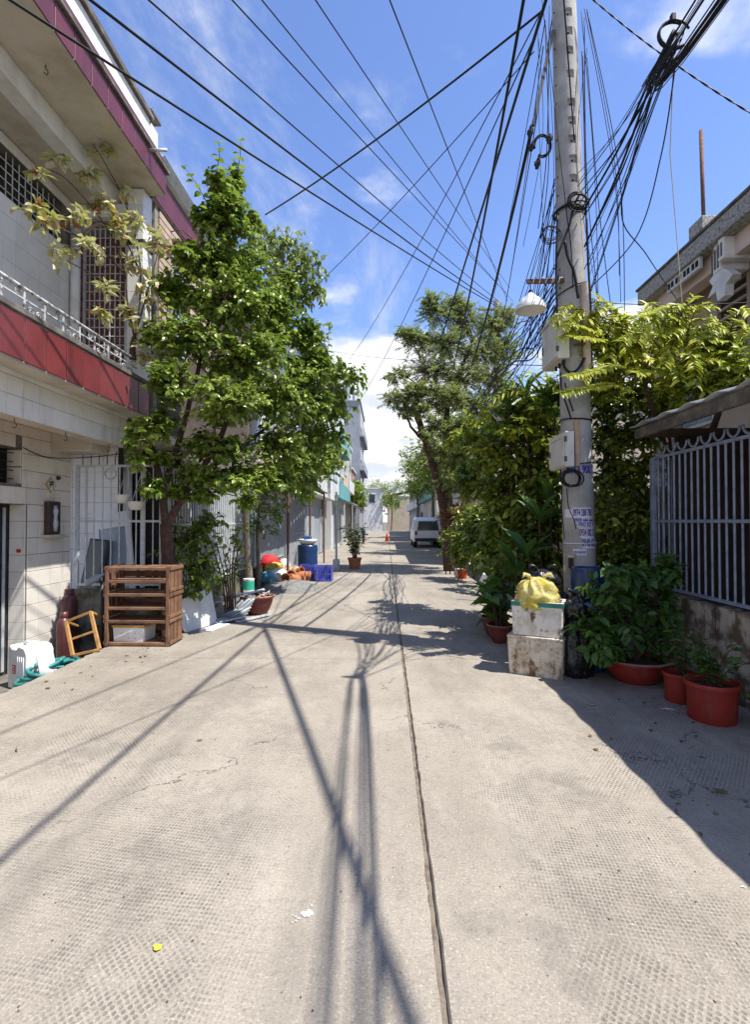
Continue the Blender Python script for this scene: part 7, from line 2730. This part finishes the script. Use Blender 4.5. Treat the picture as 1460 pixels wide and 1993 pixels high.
# --- far hedge, potted shrubs
tree('hedge_tree', 'clipped sunlit hedge bush beside the bright orange red pot', (2.1, 14.0, 0), [[(2.3, 13.6, -0.02), (2.25, 13.6, 1.0)]], [(905, 1010, 13.3, 30, 30), (890, 1050, 13.2, 30, 30), (920, 1060, 12.6, 32, 34), (895, 1085, 13.0, 26, 22), (930, 1010, 12.5, 32, 34), (935, 1095, 11.8, 28, 26), (960, 1010, 11.0, 30, 40), (955, 1085, 10.6, 28, 36)], 'leaf_dark', 80, 8, 0.11, 0.9, 0.35, cat='shrub', r=(0.04, 0.02))
tree('hedge_tree', 'round leafy bush at the foot of the feathery tree', (1.9, 16.8, 0), [[(2.05, 16.6, -0.02), (2.0, 16.6, 1.0)]], [(865, 1040, 16.5, 22, 22), (868, 1062, 16.2, 22, 18), (880, 1020, 16.0, 22, 20)], 'leaf_tree', 34, 8, 0.11, 0.9, 0.35, cat='shrub', r=(0.04, 0.02))
# cordyline
CD = thing('cordyline', 'crimson strap leaved cordyline at the edge of the far hedge', 'plant', PY(878, 1040, 14.6).to_tuple())
L, B = Leaves(), MB()
random.seed(6)
for (x, y, Y) in [(868, 1005, 14.6), (885, 998, 14.4), (876, 1018, 14.6), (893, 990, 14.7)]:
    c = PY(x, y, Y)
    B.tube([(c.x, c.y, 0), c], 0.02, 6)
    for k in range(26):
        a, e = random.uniform(0, 6.28), random.uniform(-0.3, 1.1)
        L.add([tuple(c + Vector((0, 0, random.uniform(-0.12, 0.06))))], (math.cos(a), math.sin(a), e), (0.2 * math.cos(a), 0.2 * math.sin(a), 1), random.uniform(0.28, 0.45), 0.32)
B.build('stem', 'bark_dark', CD, True)
foliage(CD, L, 'leaf_crimson', 0, name='leaf_mass')
# left, beyond: plant in a pot by the grey post
pot('plant_pot', 'clay pot with a bushy plant near the grey post on the left', (-1.0, 16.2, 0), 0.22, 0.35, 'terracotta', None)
rosette('bushy plant in the clay pot near the grey post', (-1.0, 16.2, 0.28), 1.15, 26, 18, 0.13, 'leaf_tree', 1.0, 0.5, single=0, seed=91, cat='plant')
# trees along the far street
FAR_T = [(-3.2, 24.5, 6.2, 1.9, 'leaf_dark', 'dark street tree leaning over the far left houses'), (2.9, 24, 6.5, 2.2, 'leaf_feather', 'olive street tree beyond the feathery one on the right'), (3.0, 34, 6.8, 2.4, 'leaf_dark', 'dark street tree behind the parked van'), (-3.0, 42, 5.0, 1.6, 'leaf_tree', 'small green tree far along the left side'), (2.8, 47, 7.0, 2.6, 'leaf_feather', 'broad olive tree far along the right side'), (0.8, 80, 7.6, 3.4, 'leaf_dark', 'round dark tree where the street ends'), (5.0, 66, 8.0, 3.4, 'leaf_tree', 'tall green tree near the far right end'), (-1.8, 92, 8.6, 3.6, 'leaf_feather', 'hazy olive tree behind the houses at the street end')]
for k, (x, y, h, r, mt, lb) in enumerate(FAR_T):
    o = thing('street_tree', lb, 'tree', (x, y, 0), 'trees along the far street')
    B = MB()
    hb = limb(B, [(x, y, -0.3), (x + 0.1, y, h * 0.35), (x - 0.1, y, h * 0.7)], 0.16, 0.06, 7, 0.02)
    L = Leaves()
    random.seed(k)
    for j in range(9):
        a = random.uniform(0, 6.28)
        c = Vector((x + r * 0.6 * math.cos(a) * random.random(), y + r * 0.6 * math.sin(a), h * random.uniform(0.55, 0.95)))
        B.tube([hb[-1], c], [0.04, 0.015], 5)
        clump(L, None, c, (r * 0.5, r * 0.5, r * 0.42), 70, 8, 0.24, 0.8, 0.3, 0.2, 0)
    B.build('trunk', 'bark_grey', o, True)
    foliage(o, L, mt, 0, True)
